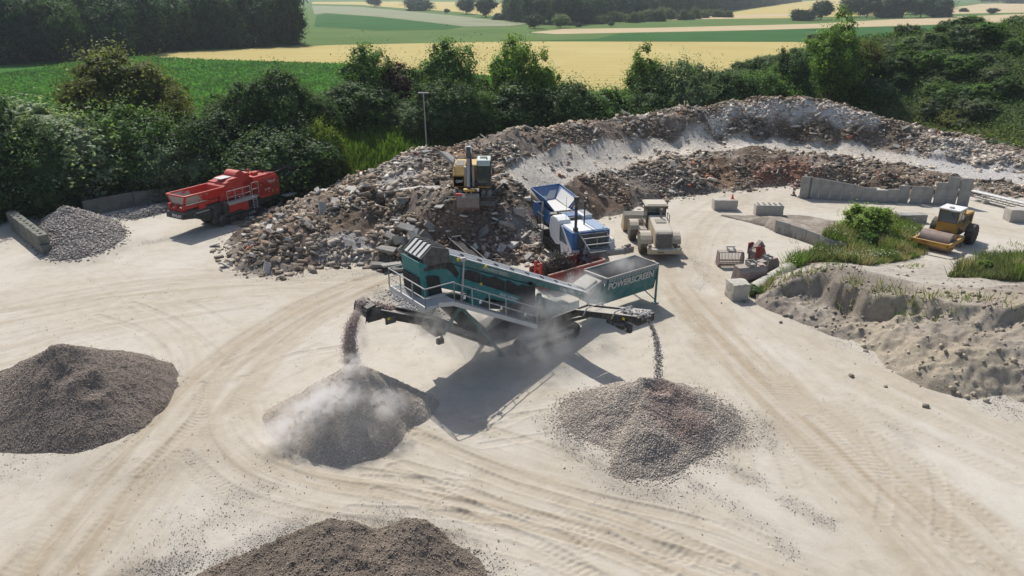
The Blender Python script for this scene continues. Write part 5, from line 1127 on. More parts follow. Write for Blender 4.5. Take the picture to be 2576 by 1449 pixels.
# u rearwards, v to the right
o0 = -1.5; vR = .2; vL = -2.7
b = B(); b.box(o0, o0 + .16, vL, vR, .75, 1.12); b.box(o0, 2.2, vR - .18, vR, .72, 1.05); b.box(o0, 2.2, vL, vL + .18, .72, 1.05); b.box(1.75, 2.2, vL, vR, .7, 1.1); b.prism([(o0 + 1.0, .72), (o0 + 1.9, .72), (o0 + 1.5, .3)], vR - .16, vR - .04)
rf = b.build('drum_frame', 'yellow', rl, .02)
b = B(); b.cyl((.15, vL + .26, .80), (.15, vR - .26, .80), .80, 40); b.build('drum', 'drum', rl, .01, True)
b = B(); b.box(-.2, .5, vR - .3, vR - .18, .5, 1.1); b.cyl((.15, vR - .26, .8), (.15, vR - .14, .8), .4, 20); b.box(-.2, .5, vL + .18, vL + .3, .5, 1.1); b.build('drum_bearing', 'black', rf)
lettering('WEST', .2, (o0 - .01, -1.6, .95), (R(90), 0, R(-90)), rf, 'red_old')
b = B(); b.box(2.0, 2.8, -1.6, -.9, .6, 1.2); b.box(2.6, 5.4, -2.0, -.5, .8, 1.5); b.build('chassis', 'black', rl)
b = B(); c0, c1, w0, w1 = 2.15, 3.75, -2.15, -.55
b.box(c0, c0 + .06, w0, w1, 1.15, 1.95); b.box(c0, c1, w1 - .06, w1, 1.15, 1.85); b.box(c0, c1, w0, w0 + .06, 1.15, 1.85); b.box(c1 - .06, c1, w0, w1, 1.15, 2.0); b.box(c0, c1, w0, w1, 1.1, 1.16)
for u in (c0, c1 - .08):
    for v in (w0, w1 - .08): b.box(u, u + .08, v, v + .08, 1.8, 3.0)
b.box(c0 + .75, c0 + .82, w1 - .07, w1, 1.8, 3.0); b.box(c0, c0 + .07, w0, w1, 2.86, 3.0); b.box(c0, c1, w1 - .07, w1, 2.86, 3.0)
cb = b.build('cab', 'yellow', rl, .015)
b = B(); b.box(c0 + .02, c0 + .04, w0 + .08, w1 - .08, 1.95, 2.86); b.box(c0 + .1, c0 + .75, w1 - .04, w1 - .02, 1.87, 2.86); b.box(c0 + .82, c1 - .1, w1 - .04, w1 - .02, 1.87, 2.86); b.box(c0 + .1, c1 - .1, w0 + .02, w0 + .04, 1.87, 2.86); b.box(c1 - .04, c1 - .02, w0 + .1, w1 - .1, 2.0, 2.86)
b.build('cab_window', glass('pale_window_glass', (.13, .15, .155)), cb, 0)
b = B(); 
for z in (1.93, 2.86): b.box(c0 - .01, c0 + .01, w0 + .06, w1 - .06, z, z + .04)
for v in (w0 + .06, w1 - .1): b.box(c0 - .01, c0 + .01, v, v + .04, 1.93, 2.9)
b.beam((c0 - .02, -1.1, 2.8), (c0 - .02, -.9, 2.4), .03, .03); b.build('window_seal', 'black', cb, 0)
b = B(); b.box(c0 - .12, c1 + .1, w0 - .06, w1 + .06, 3.0, 3.12); rr_ = b.build('cab_roof', 'white', cb, .04)
b = B(); b.cyl((2.55, -1.35, 3.12), (2.55, -1.35, 3.22), .2, 16); b.box(c0 - .18, c0 - .08, -1.3, -.7, 2.93, 3.02); b.build('roof_fittings', 'grey', rr_)
b = B(); b.prism([(3.75, 1.3), (3.75, 2.55), (5.6, 2.45), (5.75, 2.3), (5.6, 1.5)], -1.95, -.6); b.prism([(5.45, 1.0), (5.5, 2.42), (5.72, 2.3), (5.65, 1.0)], -.6, -.45); b.prism([(3.75, 2.4), (3.75, 2.58), (5.62, 2.48), (5.62, 2.3)], -2.0, -.42); b.build('engine_hood', 'yellow', rl, .02)
b = B(); b.box(3.9, 5.4, -.6, -.55, 1.5, 2.2); b.build('engine_bay', 'black', rl)
b = B(); b.tube([(4.9, -.42, 1.4), (4.9, -.42, 2.2)], .02); b.tube([(5.15, -.42, 1.4), (5.15, -.42, 2.2)], .02); b.tube([(4.9, -.42, 1.6), (5.3, -.42, 1.6)], .02); b.tube([(4.9, -.42, 1.9), (5.3, -.42, 1.9)], .02); b.build('step_ladder', 'black', rl, 0)
b = B(); b.prism([(2.9, 1.3), (3.3, 1.75), (4.3, 1.9), (4.3, 1.82), (3.4, 1.65), (3.05, 1.25)], -.55, -.2); b.box(2.3, 2.8, -.5, -.15, 1.6, 1.64); b.build('mudguard', 'yellow', rl)
wheel(rl, (4.05, .12, .86), .88, .66, 1, 'tyre', 'yellow', 16, .42); wheel(rl, (4.05, -2.65, .86), .88, .66, 1, 'tyre', 'yellow', 16, .42)

# ================================================================== 6 EXCAVATOR
EX, EY = -3.35, 60.6; EZ = 3.45
ex = empty('wheeled_excavator', (EX, EY, EZ), R(-90), 'yellow wheeled excavator facing the camera on top of the rubble heap', 'excavator'); ex.scale = (1.15,) * 3
# u = towards camera, v to viewer's... right side of machine is viewer's left
B.flip = (1, 1)     # v>0 is viewer's right
for u in (.4, -2.2):
    for v in (-1.25, -.85, .85, 1.25): wheel(ex, (u, v, .5), .52, .34, 1, 'tyredust', 'yellow', 14, .5)
b = B(); b.box(-2.6, .8, -.55, .55, .45, 1.0); b.box(.3, .5, -1.2, 1.2, .4, .65); b.box(-2.3, -2.1, -1.2, 1.2, .4, .65); b.cyl((-.9, 0, 1.0), (-.9, 0, 1.25), .6, 20); b.build('undercarriage', 'black', ex)
b = B(); b.prism([(1.15, .0), (1.05, .35), (1.15, .72), (1.25, .72), (1.15, .35), (1.25, .0)], -1.85, -.6); b.prism([(1.15, .0), (1.05, .35), (1.15, .72), (1.25, .72), (1.15, .35), (1.25, .0)], .6, 1.7); b.box(.7, 1.1, -.5, .5, .3, .5); b.build('dozer_blade', 'darkgrey', ex)
b = B(); b.beam((.6, 1.3, .6), (-.3, 2.3, 1.3), .12, .2); b.beam((-.3, 2.3, 1.3), (-1.3, 2.6, .6), .3, .12); b.build('outrigger', 'black', ex)
b = B(); b.box(-3.3, .75, -1.35, -.42, 1.3, 2.15); b.prism([(-3.3, 1.3), (-3.3, 2.45), (-1.2, 2.75), (.3, 2.7), (.75, 2.2), (.75, 1.3)], -1.35, -.5); b.box(-3.3, -1.2, -1.35, 1.3, 1.3, 2.5); b.box(-1.2, .8, .4, 1.35, 1.25, 1.45); up = b.build('upper_body', 'catyellow', ex, .06)
lettering('CAT', .26, (.77, -.9, 1.72), (R(90), 0, R(90)), up, 'lettering', bold=.03)
b = B(); b.box(-1.6, .2, -1.2, -.6, 2.72, 2.76); b.build('hood_grille', 'black', up); b = B(); b.tube([(.2, -1.35, 2.6), (.2, -1.35, 3.0), (-.9, -1.35, 3.1), (-.9, -1.35, 2.7)], .03); b.box(.75, .95, -1.55, -1.35, 2.0, 2.4); b.build('mirror', 'black', up)
b = B()
for u, v in ((.85, .42), (.85, 1.32), (-.75, .42), (-.75, 1.32)): b.beam((u, v, 1.4), (u - .1, v * 1.0, 3.15), .09, .09)
b.box(-.8, .92, .38, 1.36, 1.38, 1.6); b.box(-.7, .3, .5, 1.2, 1.6, 1.9); cb = b.build('cab_frame', 'black', ex, .01)
b = B(); b.box(.80, .82, .47, 1.27, 1.6, 3.05); b.box(-.7, .8, 1.30, 1.32, 1.6, 3.1); b.box(-.7, .8, .42, .44, 1.6, 3.1); b.box(-.76, -.74, .47, 1.27, 1.6, 3.1); b.build('cab_window', 'glass', cb, 0)
b = B(); b.box(-.85, .8, .38, 1.36, 3.12, 3.26); b.hexa([(.8, .42, 2.95), (.9, .42, 2.85), (.9, 1.32, 2.85), (.8, 1.32, 2.95), (.8, .4, 3.2), (.95, .42, 3.0), (.95, 1.32, 3.0), (.8, 1.34, 3.2)]); b.build('cab_roof', paint('pale_green_white_roof', (.55, .66, .62), .4, .25), cb, .04)
b = B(); b.box(-.4, .1, .6, 1.1, 3.26, 3.32); b.cyl((.4, 1.1, 3.26), (.4, 1.1, 3.4), .05); b.box(.9, .98, 1.45, 1.65, 2.3, 2.75); b.tube([(.85, 1.35, 2.8), (.93, 1.55, 2.75)], .02); b.build('roof_fittings', 'black', cb, 0)
# boom, stick, bucket (in front, between body and cab)
b = B(); b.prism([(-.3, 1.6), (-.55, 2.1), (.5, 3.7), (1.3, 4.55), (1.55, 4.35), (.95, 3.4), (.3, 1.9)], -.32, .02); bm_ = b.build('boom', 'black', ex, .03)
b = B(); b.cyl((.6, -.42, 1.5), (1.1, -.42, 3.2), .09, 12); b.cyl((.6, .12, 1.5), (1.1, .12, 3.2), .09, 12); b.build('boom_cylinder', 'galv', bm_)
b = B(); b.box(1.15, 1.45, -.36, .06, 4.35, 4.85); b.cyl((1.2, -.28, 4.7), (1.2, -.28, 5.1), .04); b.cyl((1.2, -.02, 4.7), (1.2, -.02, 5.1), .04); b.build('boom_head', 'white', bm_, .02)
b = B(); b.prism([(1.1, 4.7), (1.5, 4.75), (2.35, 1.5), (2.1, 1.4)], -.28, -.02); st = b.build('stick', 'black', ex, .02)
b = B(); b.cyl((1.75, -.15, 3.9), (2.4, -.15, 1.9), .10, 12); b.build('bucket_cylinder', 'galv', st); b = B(); b.box(2.1, 2.5, -.5, .3, 1.55, 1.7); b.prism([(2.1, 1.0), (2.3, 1.6), (2.5, 1.0)], -.35, -.3); b.prism([(2.1, 1.0), (2.3, 1.6), (2.5, 1.0)], .0, .05); b.build('linkage', 'catyellow', st)
b = B(); b.prism([(2.0, .2), (2.0, 1.0), (2.35, 1.25), (2.6, 1.0), (2.65, .3), (2.4, .05), (2.1, .05)], -1.0, .6); bu = b.build('bucket', 'steelworn', ex, .04)
b = B(); b.box(2.3, 2.5, -1.05, -.65, .75, 1.25); b.build('red_marker_plate', 'red', bu)
bm_.scale = (1, 1, .9); st.scale = (1, 1, .92)
B.flip = (1, -1)

# ================================================================== 7 SKIP WITH SCRAP
q = at(1375, 700); q2 = at(1480, 700)
sk = empty('skip_container', (*at(1378, 735, 0), 0), math.atan2(.60, .80), 'old red steel skip behind the screening machine holding tangled rebar', 'skip')
b = B(); L_ = 5.6
b.plate((0, 0, .15), (L_, 0, .15), (L_, 0, 1.25), (0, 0, 1.25), .06); b.plate((0, -2.2, .15), (0, -2.2, 1.25), (L_, -2.2, 1.25), (L_, -2.2, .15), .06); b.box(0, L_, -2.2, 0, .1, .16); b.plate((L_, 0, .15), (L_, -2.2, .15), (L_, -2.2, 1.25), (L_, 0, 1.25), .06); b.plate((0, 0, .15), (0, 0, .9), (0, -2.2, .9), (0, -2.2, .15), .06)
body = b.build('skip_body', 'red_old', sk)
b = B(); b.beam((0, .0, 1.28), (L_, .0, 1.28), .12, .1); b.beam((0, -2.2, 1.28), (L_, -2.2, 1.28), .12, .1); b.beam((L_, 0, 1.28), (L_, -2.2, 1.28), .12, .1); b.build('skip_rim', paint('faded_red_rim', (.50, .16, .13), .5, .45), body)
b = B(); b.box(-.12, .05, -.9, -.7, .1, 2.0); b.box(-.12, .05, -1.5, -1.3, .1, 2.0); b.box(-.1, .03, -1.4, -.8, 1.4, 1.55); b.build('hook_frame', 'red', sk)
lettering('GC', .34, (2.0, .03, .98), (R(90), 0, 0), sk, 'letteringd'); lettering('GE 8', .28, (2.15, .03, .62), (R(90), 0, 0), sk, 'letteringd')
b = B(); rn = random.Random(5)
for i in range(520):
    a = rn.uniform(0, 6.28); rr = math.sqrt(rn.random()); p = Vector((1.9 + 1.55 * rr * math.cos(a), -1.1 + .95 * rr * math.sin(a), 0)); p.z = .7 + rn.random() * 1.45 * math.sqrt(max(0, 1 - rr * rr) + .05)
    d = Vector((rn.gauss(0, 1), rn.gauss(0, 1), rn.gauss(0, .6))).normalized(); pts = [p]
    for k in range(3): d = (d + Vector((rn.gauss(0, .6), rn.gauss(0, .6), rn.gauss(0, .5)))).normalized(); pts.append(pts[-1] + d * rn.uniform(.15, .4))
    b.tube(pts, .024, 3)
M['rust'] = plain('rusty_dark_rebar', (.055, .045, .04), (.13, .10, .085), 3, .8)
o = b.build('scrap_tangle', 'rust', None, 0); o.location = sk.location; o.rotation_euler = sk.rotation_euler; tag(o, 'tangle of dark rusty rebar heaped in the red skip', 'scrap metal')

# small discharge conveyor lying behind the screen box
o, P, s = (None, None, None)
dc = empty('loose_conveyor', (*at(1108, 590, .8), .9), 0, 'black narrow conveyor frame lying on rubble behind the screen box', 'conveyor')
dq = at(1235, 700, .3); dx, dy = dq[0] - dc.location.x, dq[1] - dc.location.y
b = B(); b.flip = (1, 1)
for k in (-.45, .45): n_ = Vector((-dy, dx, 0)).normalized() * k; b.beam(Vector((0, 0, .5)) + n_, Vector((dx, dy, -.1)) + n_, .08, .5)
b.build('side_frame', 'black', dc); b = B(); b.flip = (1, 1); b.beam((0, 0, .5), (dx, dy, -.1), .8, .1); b.build('belt', 'rubber', dc)
b = B(); b.flip = (1, 1); n_ = Vector((-dy, dx, 0)).normalized(); c_ = Vector((dx, dy, 0)) * .35 + Vector((0, 0, .4)); b.tube([c_ - n_ * .5, c_ - n_ * .35 + Vector((0, 0, .35)), c_ + n_ * .35 + Vector((0, 0, .35)), c_ + n_ * .5], .05); b.build('hoop', 'grey', dc, 0)

# ================================================================== 8 SMALL THINGS
def place(name, px, py, rz, label, cat, h=0, group=None): return empty(name, (*at(px, py, h), h), rz, label, cat, group)
def digging_bucket(name, x, y, rz, w_, label, grid=False, sc_=1.0):
    e_ = empty(name, (x, y, 0), rz, label, 'bucket'); e_.scale = (sc_,) * 3
    B.flip = (1, 1); b = B()
    # opening to -u, flat top plate, curved back
    if not grid:
        prof = [(0, .05), (.75, .0), (1.05, .35), (1.05, .85), (.85, 1.15), (.25, 1.2)]
        pin = [(p[0] - .05 if p[0] > .6 else p[0], p[1] - (.05 if p[1] > .9 else -.05)) for p in prof]
        b.prism(prof + pin[::-1], -w_ / 2, w_ / 2)
        bd = b.build('bucket_shell', 'rustred', e_, .01)
    else:
        b.hexa([(.25, -w_ / 2, 1.15), (.85, -w_ / 2, 1.15), (.85, w_ / 2, 1.15), (.25, w_ / 2, 1.15), (.25, -w_ / 2, 1.2), (.85, -w_ / 2, 1.2), (.85, w_ / 2, 1.2), (.25, w_ / 2, 1.2)])
        nb = int(w_ / .11)
        for i in range(nb + 1):
            v = -w_ / 2 + w_ * i / nb; P_ = [(.85, v, 1.17), (1.05, v, .85), (1.05, v, .35), (.75, v, .03), (0, v, .05)]
            for a, c in zip(P_[:-1], P_[1:]): b.beam(a, c, .035, .05)
        for (u, z) in ((1.06, .62), (.9, .2), (0, .05), (.4, .04)): b.beam((u, -w_ / 2, z), (u, w_ / 2, z), .05, .1)
        bd = b.build('bucket_shell', 'steelworn', e_, 0)
    b = B()
    for v in (-w_ / 2 - .03, w_ / 2): b.prism([(0, .05), (.75, .0), (1.05, .35), (1.05, .85), (.85, 1.15), (.25, 1.2)], v, v + .03)
    b.build('side_plate', 'rustred', e_, .005)
    b = B(); b.box(.3, .9, -.28, -.22, 1.2, 1.5); b.box(.3, .9, .22, .28, 1.2, 1.5); b.cyl((.4, -.35, 1.5), (.4, .35, 1.5), .05); b.box(.5, .9, -.18, .18, 1.2, 1.35); b.build('mounting_bracket', 'grey', e_)
    b = B(); b.box(.45, .8, w_ / 2 - .45, w_ / 2 - .1, 1.2, 1.215); b.build('faded_red_patch', paint('faded_red_patch_' + name, (.42, .13, .12), .7, .5), e_, 0)
    B.flip = (1, -1); return e_
q = at(1822, 668); digging_bucket('grid_bucket', q[0] + .4, q[1] + .6, R(-90), 1.9, 'barred skeleton bucket at the left end of the bucket row', True)
q = at(1850, 712); digging_bucket('ditch_bucket', q[0] + .9, q[1] + .9, R(-75), 2.0, 'solid grey ditch cleaning bucket with red patch in front of the row', False, 1.1)
q = at(1895, 690); digging_bucket('grid_bucket', q[0] + .7, q[1] + .7, R(-55), 1.9, 'skeleton bucket lying between the solid bucket and the red grab', True, .95)
ga = empty('hydraulic_grab', (*at(1900, 665), 0), R(20), 'dark red hydraulic excavator attachment with hose behind the buckets', 'attachment')
b = B(); b.prism([(-.45, .1), (.5, 0), (.6, .9), (.35, 1.5), (-.1, 1.6), (-.5, 1.2)], -.45, .45); b.build('grab_body', 'rustred', ga, .04)
b = B(); b.prism([(-.5, .8), (-.1, .75), (.3, 1.3), (-.1, 1.75), (-.5, 1.7)], .45, .55); b.prism([(-.5, .8), (-.1, .75), (.3, 1.3), (-.1, 1.75), (-.5, 1.7)], -.55, -.45); b.cyl((-.2, -.6, 1.4), (-.2, .6, 1.4), .08); b.build('side_plate', 'red_old', ga)
b = B(); b.prism([(-.3, 1.5), (.2, 2.0), (.6, 1.5), (.5, 1.3), (.2, 1.7)], -.2, .2); b.cyl((.7, -.2, .25), (1.1, -.5, .25), .25, 14)
for i in range(7): b.box(.3 + i * .12, .36 + i * .12, -.7, -.6, .1, .6)
b.box(.25, 1.2, -.71, -.61, .3, .38); b.build('jaw', 'steelworn', ga)
b = B(); b.tube([(-.4, .3, 1.6), (-.8, .35, 1.5), (-1.0, .35, 1.1), (-.85, .3, .7), (-.5, .2, .6)], .03); b.tube([(-.6, .3, .9), (-1.1, .3, .7), (-1.2, .3, .3), (-.7, .2, .15)], .025); b.build('hose', 'black', ga, 0)
# weathered block and pipe
def block(name, px, py, rz, size, label, mat='concrete', studs=0, h=0, rough=.02, cat='concrete block', group=None, lift=0):
    """py: front bottom edge centre"""
    q = at(px, py, h); e_ = empty(name, (q[0], q[1], h + lift), rz, label, cat, group); B.flip = (1, 1); b = B(); sx_, sy_, sz_ = size
    bm = bmesh.new(); bmesh.ops.create_cube(bm, size=1)
    bmesh.ops.subdivide_edges(bm, edges=list(bm.edges), cuts=5, use_grid_fill=True); rn = random.Random(int(px))
    for v in bm.verts:
        e1 = sum(abs(abs(c) - .5) < 1e-4 for c in v.co)
        k = .03 if e1 >= 2 else 0
        v.co = Vector((v.co.x * (sx_ - k), v.co.y * (sy_ - k) , v.co.z * (sz_ - k))) + Vector((rn.uniform(-rough, rough), rn.uniform(-rough, rough), rn.uniform(-rough, rough)))
        v.co += Vector((0, sy_ / 2, sz_ / 2))
    me = bpy.data.meshes.new('block_body'); bm.to_mesh(me); bm.free(); me.materials.append(M[mat]); me.polygons.foreach_set('use_smooth', [True] * len(me.polygons))
    try: me.set_sharp_from_angle(angle=R(35))
    except Exception: pass
    o = bpy.data.objects.new('block_body', me); COL.objects.link(o); o.parent = e_
    if studs:
        for i in range(studs):
            for j in (.28, .72): b.cyl(((i + .5) / studs * sx_ - sx_ / 2, sy_ * j, sz_ - .02), ((i + .5) / studs * sx_ - sx_ / 2, sy_ * j, sz_ + .1), .13, 12, .1)
        b.build('stud', mat, e_, .01)
    B.flip = (1, -1); return e_
block('weathered_block', 1862, 758, R(8), (1.25, 1.3, 1.25), 'rounded weathered sandstone block at the end of the concrete pipe', 'concpale', 0, 0, .05)
cpi = empty('concrete_pipe', (*at(1905, 738), 0), 0, 'half buried concrete pipe sections leading from the block into the weeds', 'pipe'); q0 = Vector((*at(1893, 738), .0)); q1 = Vector((*at(1985, 682), .05)); q0 -= cpi.location; q1 -= cpi.location; B.flip = (1, 1)
for i in range(4):
    a = q0.lerp(q1, i / 4 + .004); c = q0.lerp(q1, (i + 1) / 4 - .004); b = B(); b.cyl(a, c, .68, 28); b.build('pipe_section', 'concpale', cpi, .02, True)
B.flip = (1, -1)
block('stud_block', 1825, 530, R(-2), (2.3, 1.1, 1.05), 'pale concrete block with orange cone on top', 'concpale', 0)
q = at(1836, 530); cn = empty('traffic_cone', (q[0] + .3, q[1] + .6, 1.05), 0, 'small orange traffic cone standing on the pale concrete block', 'cone'); b = B(); b.cyl((0, 0, .02), (0, 0, .5), .14, 14, .03); b.build('cone_body', 'orange', cn); b = B(); b.box(-.18, .18, -.18, .18, 0, .03); b.build('cone_base', 'orange', cn)
block('stud_block', 1935, 545, R(-4), (2.6, 1.1, 1.1), 'pale block with round studs on top left of the bush', 'concpale', 5)
block('weathered_block', 2296, 562, R(0), (2.6, 1.0, .8), 'low grey concrete trough block behind the weeds by the roller', 'concrete', 0)
block('stud_block', 2566, 560, R(-4), (2.0, 1.2, 1.2), 'cream block cut by the right edge of the picture', 'concpale', 0)
q = at(2300, 540, .8); 
block('sloped_footing', 2215, 492, R(0), (1.6, 1.0, .6), 'pale concrete footing lying at the end of the tall wall panels', 'concpale', 0, 0, .04)
# retaining panels (right wall)
def panel(x, y, rz, w_, hgt, label, group, mat='concrete', t=.14, foot=.5, h2=None):
    e_ = empty('wall_panel', (x, y, 0), rz, label, 'wall panel', group); B.flip = (1, 1); h2 = h2 or hgt
    b = B(); b.prism([(0, 0), (w_ - .03, 0), (w_ - .03, h2), (0, hgt)], 0, t); b.build('panel_face', mat, e_, .015)
    b = B(); b.box(0, w_ - .03, t, t + foot, .0, .14); b.build('panel_foot', mat, e_); B.flip = (1, -1); return e_
wl = at(2003, 498); wr = at(2436, 520)
def along(t): return (wl[0] + (wr[0] - wl[0]) * t, wl[1] + (wr[1] - wl[1]) * t)
LW = math.hypot(wr[0] - wl[0], wr[1] - wl[1]); ang = math.atan2(wr[1] - wl[1], wr[0] - wl[0])
hs = [2.3, 2.25, 2.15, 2.0, 1.85, 1.7, 1.45, 1.25, 1.4, 1.75, 1.85, 1.75, 2.3, 2.9, 2.85]
ords = ['first and tallest', 'second', 'third', 'fourth', 'fifth', 'sixth', 'seventh, lower', 'eighth and lowest', 'ninth', 'tenth', 'eleventh', 'twelfth', 'thirteenth, taller', 'fourteenth, very tall', 'fifteenth, very tall last']
jt = [0, 0, 0, 0, 0, 0, .0, .0, .02, .05, -.03, .04, .06, -.04, .03]
for i, hh_ in enumerate(hs):
    p = along((i + (.25 if i == 0 else 0)) / 15); h2 = hs[i + 1] if i < 6 and i > 0 else hh_
    panel(p[0], p[1] + (0.0 if i < 8 else .25 * (i % 2)), ang + jt[i] * 2, LW / 15, hh_, f'{ords[i]} grey concrete panel of the right retaining wall counted from the striped sign', 'concrete panels of the right retaining wall', h2=h2)
sg = empty('barrier_sign', (*at(1996, 492), 0), R(10), 'red and white striped marker board at the left end of the panel wall', 'sign')
B.flip = (1, 1); b = B(); b.box(-.15, .15, 0, .03, .15, 1.35); bo = b.build('board', 'white', sg); b = B()
for i in range(3): z = .25 + i * .4; b.hexa([(-.15, -.006, z), (.15, -.006, z - .12), (.15, -.002, z - .12), (-.15, -.002, z), (-.15, -.006, z + .2), (.15, -.006, z + .08), (.15, -.002, z + .08), (-.15, -.002, z + .2)])
b.build('stripes', 'red_old', bo, 0); b = B(); b.box(-.25, .25, -.15, .2, 0, .12); b.tube([(0, .1, .1), (.5, .3, .9), (.9, .4, 1.6)], .04); b.build('foot', 'darkgrey', sg); B.flip = (1, -1)
# lower curved retaining wall
lw = chaikin([at(1945, 588), at(1990, 596), at(2030, 610), at(2075, 628), at(2112, 646), at(2160, 650)], 1)
lo = ['left end', 'second', 'third', 'fourth', 'fifth', 'sixth', 'seventh', 'eighth', 'ninth', 'last'];
pts_ = [at(1947, 584), at(1982, 594), at(2024, 608), at(2056, 620), at(2092, 636), at(2125, 645)]
for i in range(5):
    a, c = pts_[i], pts_[i + 1]; panel(a[0], a[1], math.atan2(c[1] - a[1], c[0] - a[0]), math.hypot(c[0] - a[0], c[1] - a[1]), 1.15 - .03 * i, f'{lo[i]} panel of the low curved retaining wall below the studded block', 'panels of the low curved wall', h2=1.13 - .03 * i)
# earth fill behind the low wall
FILL = [pts_[0], *pts_[1:], at(2150, 600), at(2130, 560), at(1960, 535), at(1880, 530), at(1790, 528), at(1770, 535), at(1850, 552), at(1920, 570)]
def fill_h(x, y):
    ins = inside(x, y, FILL); d = edge_dist(x, y, FILL); wallp = edge_dist(x, y, pts_, False)
    h = .95 * (1 - smooth(1.2, 4.5, wallp)) + .12 + .15 * fbm(x, y, 1.2, 4, 3)
    return np.where(ins, np.minimum(h, np.where(wallp < d + .05, 9, d * .9)), -.5)
fm = grid_mesh('earth_bank', 18, 36, 52, 68, .16, fill_h, M['earth'], lambda x, y, z: np.array([.26, .22, .18])[None] * (1 + .3 * fbm(x, y, 1.5, 4, 8)[:, None]) + np.array([.12, .11, .1])[None] * smooth(.0, .6, fbm(x, y, .8, 3, 4))[:, None], None, -.3)
tag(fm, 'grey earth fill held by the low curved wall', kind='structure')
# steel conveyor lying at right
tr_ = empty('steel_truss', (*at(2440, 500), 0), 0, 'long pale steel conveyor truss lying on the ground behind the roller', 'truss'); q0 = Vector((0, 0, .4)); q1 = Vector((*at(2680, 560), .4)); q1 -= Vector((tr_.location.x, tr_.location.y, 0)); B.flip = (1, 1); b = B(); n_ = Vector((-(q1 - q0).y, (q1 - q0).x, 0)).normalized()
for k in (-.45, .45):
    for z in (0, .5): b.beam(q0 + n_ * k + Vector((0, 0, z)), q1 + n_ * k + Vector((0, 0, z)), .1, .1)
for i in range(16):
    a = q0.lerp(q1, i / 16); c = q0.lerp(q1, (i + 1) / 16); b.beam(a + n_ * -.45, c + n_ * -.45 + Vector((0, 0, .5)), .05, .05); b.beam(a - n_ * .45 + Vector((0, 0, .5)), a + n_ * .45 + Vector((0, 0, .5)), .07, .07)
b.build('truss_frame', 'galv', tr_); b = B(); b.beam(q0 + Vector((0, 0, .5)), q1 + Vector((0, 0, .5)), .7, .06); b.build('belt', 'pale', tr_)
b = B()
for t in (.12, .4): c = q0.lerp(q1, t); b.box(c.x - .3, c.x + .3, c.y - 1.0, c.y - .5, 0 , .35)
b.build('support_block', 'concpale', tr_); B.flip = (1, -1)
# pallet stacks at the right edge
for k, (px, py, nn, lab) in enumerate(((2555, 708, 3, 'stack of weathered grey pallets at the right edge beside the weeds'), (2575, 690, 4, 'second pallet stack with a round slab on top at the right edge'))):
    e_ = empty('pallet_stack', (*at(px, py, .6), .6), R(-25), lab, 'pallets'); B.flip = (1, 1)
    for j in range(nn):
        b = B(); z = j * .15
        for i in range(9): b.box(-.9 + i * .2, -.76 + i * .2, -.6, .6, z + .1, z + .13)
        for v in (-.55, 0, .5): b.box(-.9, .84, v, v + .1, z, z + .1)
        b.build('pallet', 'grey', e_, 0)
    if k: b = B(); b.cyl((0, 0, .62), (0, 0, .72), .8, 24); b.build('round_slab', 'concpale', e_, .02)
    B.flip = (1, -1)
# left walls
lb0 = at(122, 640); lb1 = at(40, 575)
for lvl in range(2):
    for i in range(5):
        t = i / 5; p = (lb0[0] + (lb1[0] - lb0[0]) * (t + .0), lb0[1] + (lb1[1] - lb0[1]) * t); p2 = (lb0[0] + (lb1[0] - lb0[0]) * (t + .19), lb0[1] + (lb1[1] - lb0[1]) * (t + .19))
        e_ = empty('stacking_block', (p[0], p[1], lvl * .8), math.atan2(p2[1] - p[1], p2[0] - p[0]), f'{["end", "second", "third", "fourth", "fifth"][i]} block in the {["bottom", "top"][lvl]} row of the short block wall left of the stone pile', 'concrete block', 'blocks of the short wall at the left'); B.flip = (1, 1)
        L_ = math.hypot(p2[0] - p[0], p2[1] - p[1]); s_i = .0 if lvl == 0 else .35; b = B(); b.box(s_i, L_ + s_i, -.4, .4, 0, .79); b.build('block_body', 'concshade', e_, .03)
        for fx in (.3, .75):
            if lvl: b = B(); b.cyl((L_ * fx + s_i, 0, .78), (L_ * fx + s_i, 0, .88), .13, 12, .1); b.build('stud', 'concshade', e_)
        B.flip = (1, -1)
rw = [at(215, 545), at(340, 520), at(440, 508), at(560, 480), at(700, 466), at(800, 452), at(850, 440)]
for i in range(6):
    a, c = rw[i], rw[i + 1]; panel(a[0], a[1], math.atan2(c[1] - a[1], c[0] - a[0]), math.hypot(c[0] - a[0], c[1] - a[1]), 1.5, ['leftmost long grey panel of the wall in tree shade behind the stone pile', 'grey wall panel in shade between stone pile and red crusher', 'grey wall panel in shade just left of the red crusher hopper', 'grey wall panel hidden in shade behind the red crusher hopper', 'grey wall panel behind the red crusher engine', 'grey wall panel where the shaded wall meets the rubble'][i], 'panels of the shaded wall under the trees', mat='concshade', t=.2)
q = at(445, 472, 1.5); block('stacking_block', 590, 470, 0, (1.5, .8, .8), 'single grey block standing on top of the shaded wall', 'concshade', 0, 1.5, .02)
# lamp masts
for (x0, y0, x1, y1, lab, h_) in ((309, 478, 271, 300, 'leaning grey lamp mast in front of the left trees', 8.2), (1075, 380, 1065, 234, 'slim grey lamp mast beside the green mound', 8.0)):
    Yb = 77 if x0 < 500 else 82.5; Xb = atY(x0, y0, Yb)[0]; Xt, Zt = atY(x1, y1, Yb); e_ = empty('lamp_mast', (Xb, Yb, 0), 0, lab, 'lamp post'); B.flip = (1, 1)
    b = B(); b.cyl((0, 0, 0), (Xt - Xb, 0, Zt), .09, 10, .06); b.build('pole', 'galv', e_, 0); b = B(); b.box(Xt - Xb - .6, Xt - Xb + .6, -.12, .12, Zt - .04, Zt + .08); b.build('lamp_head', 'galv', e_); B.flip = (1, -1)
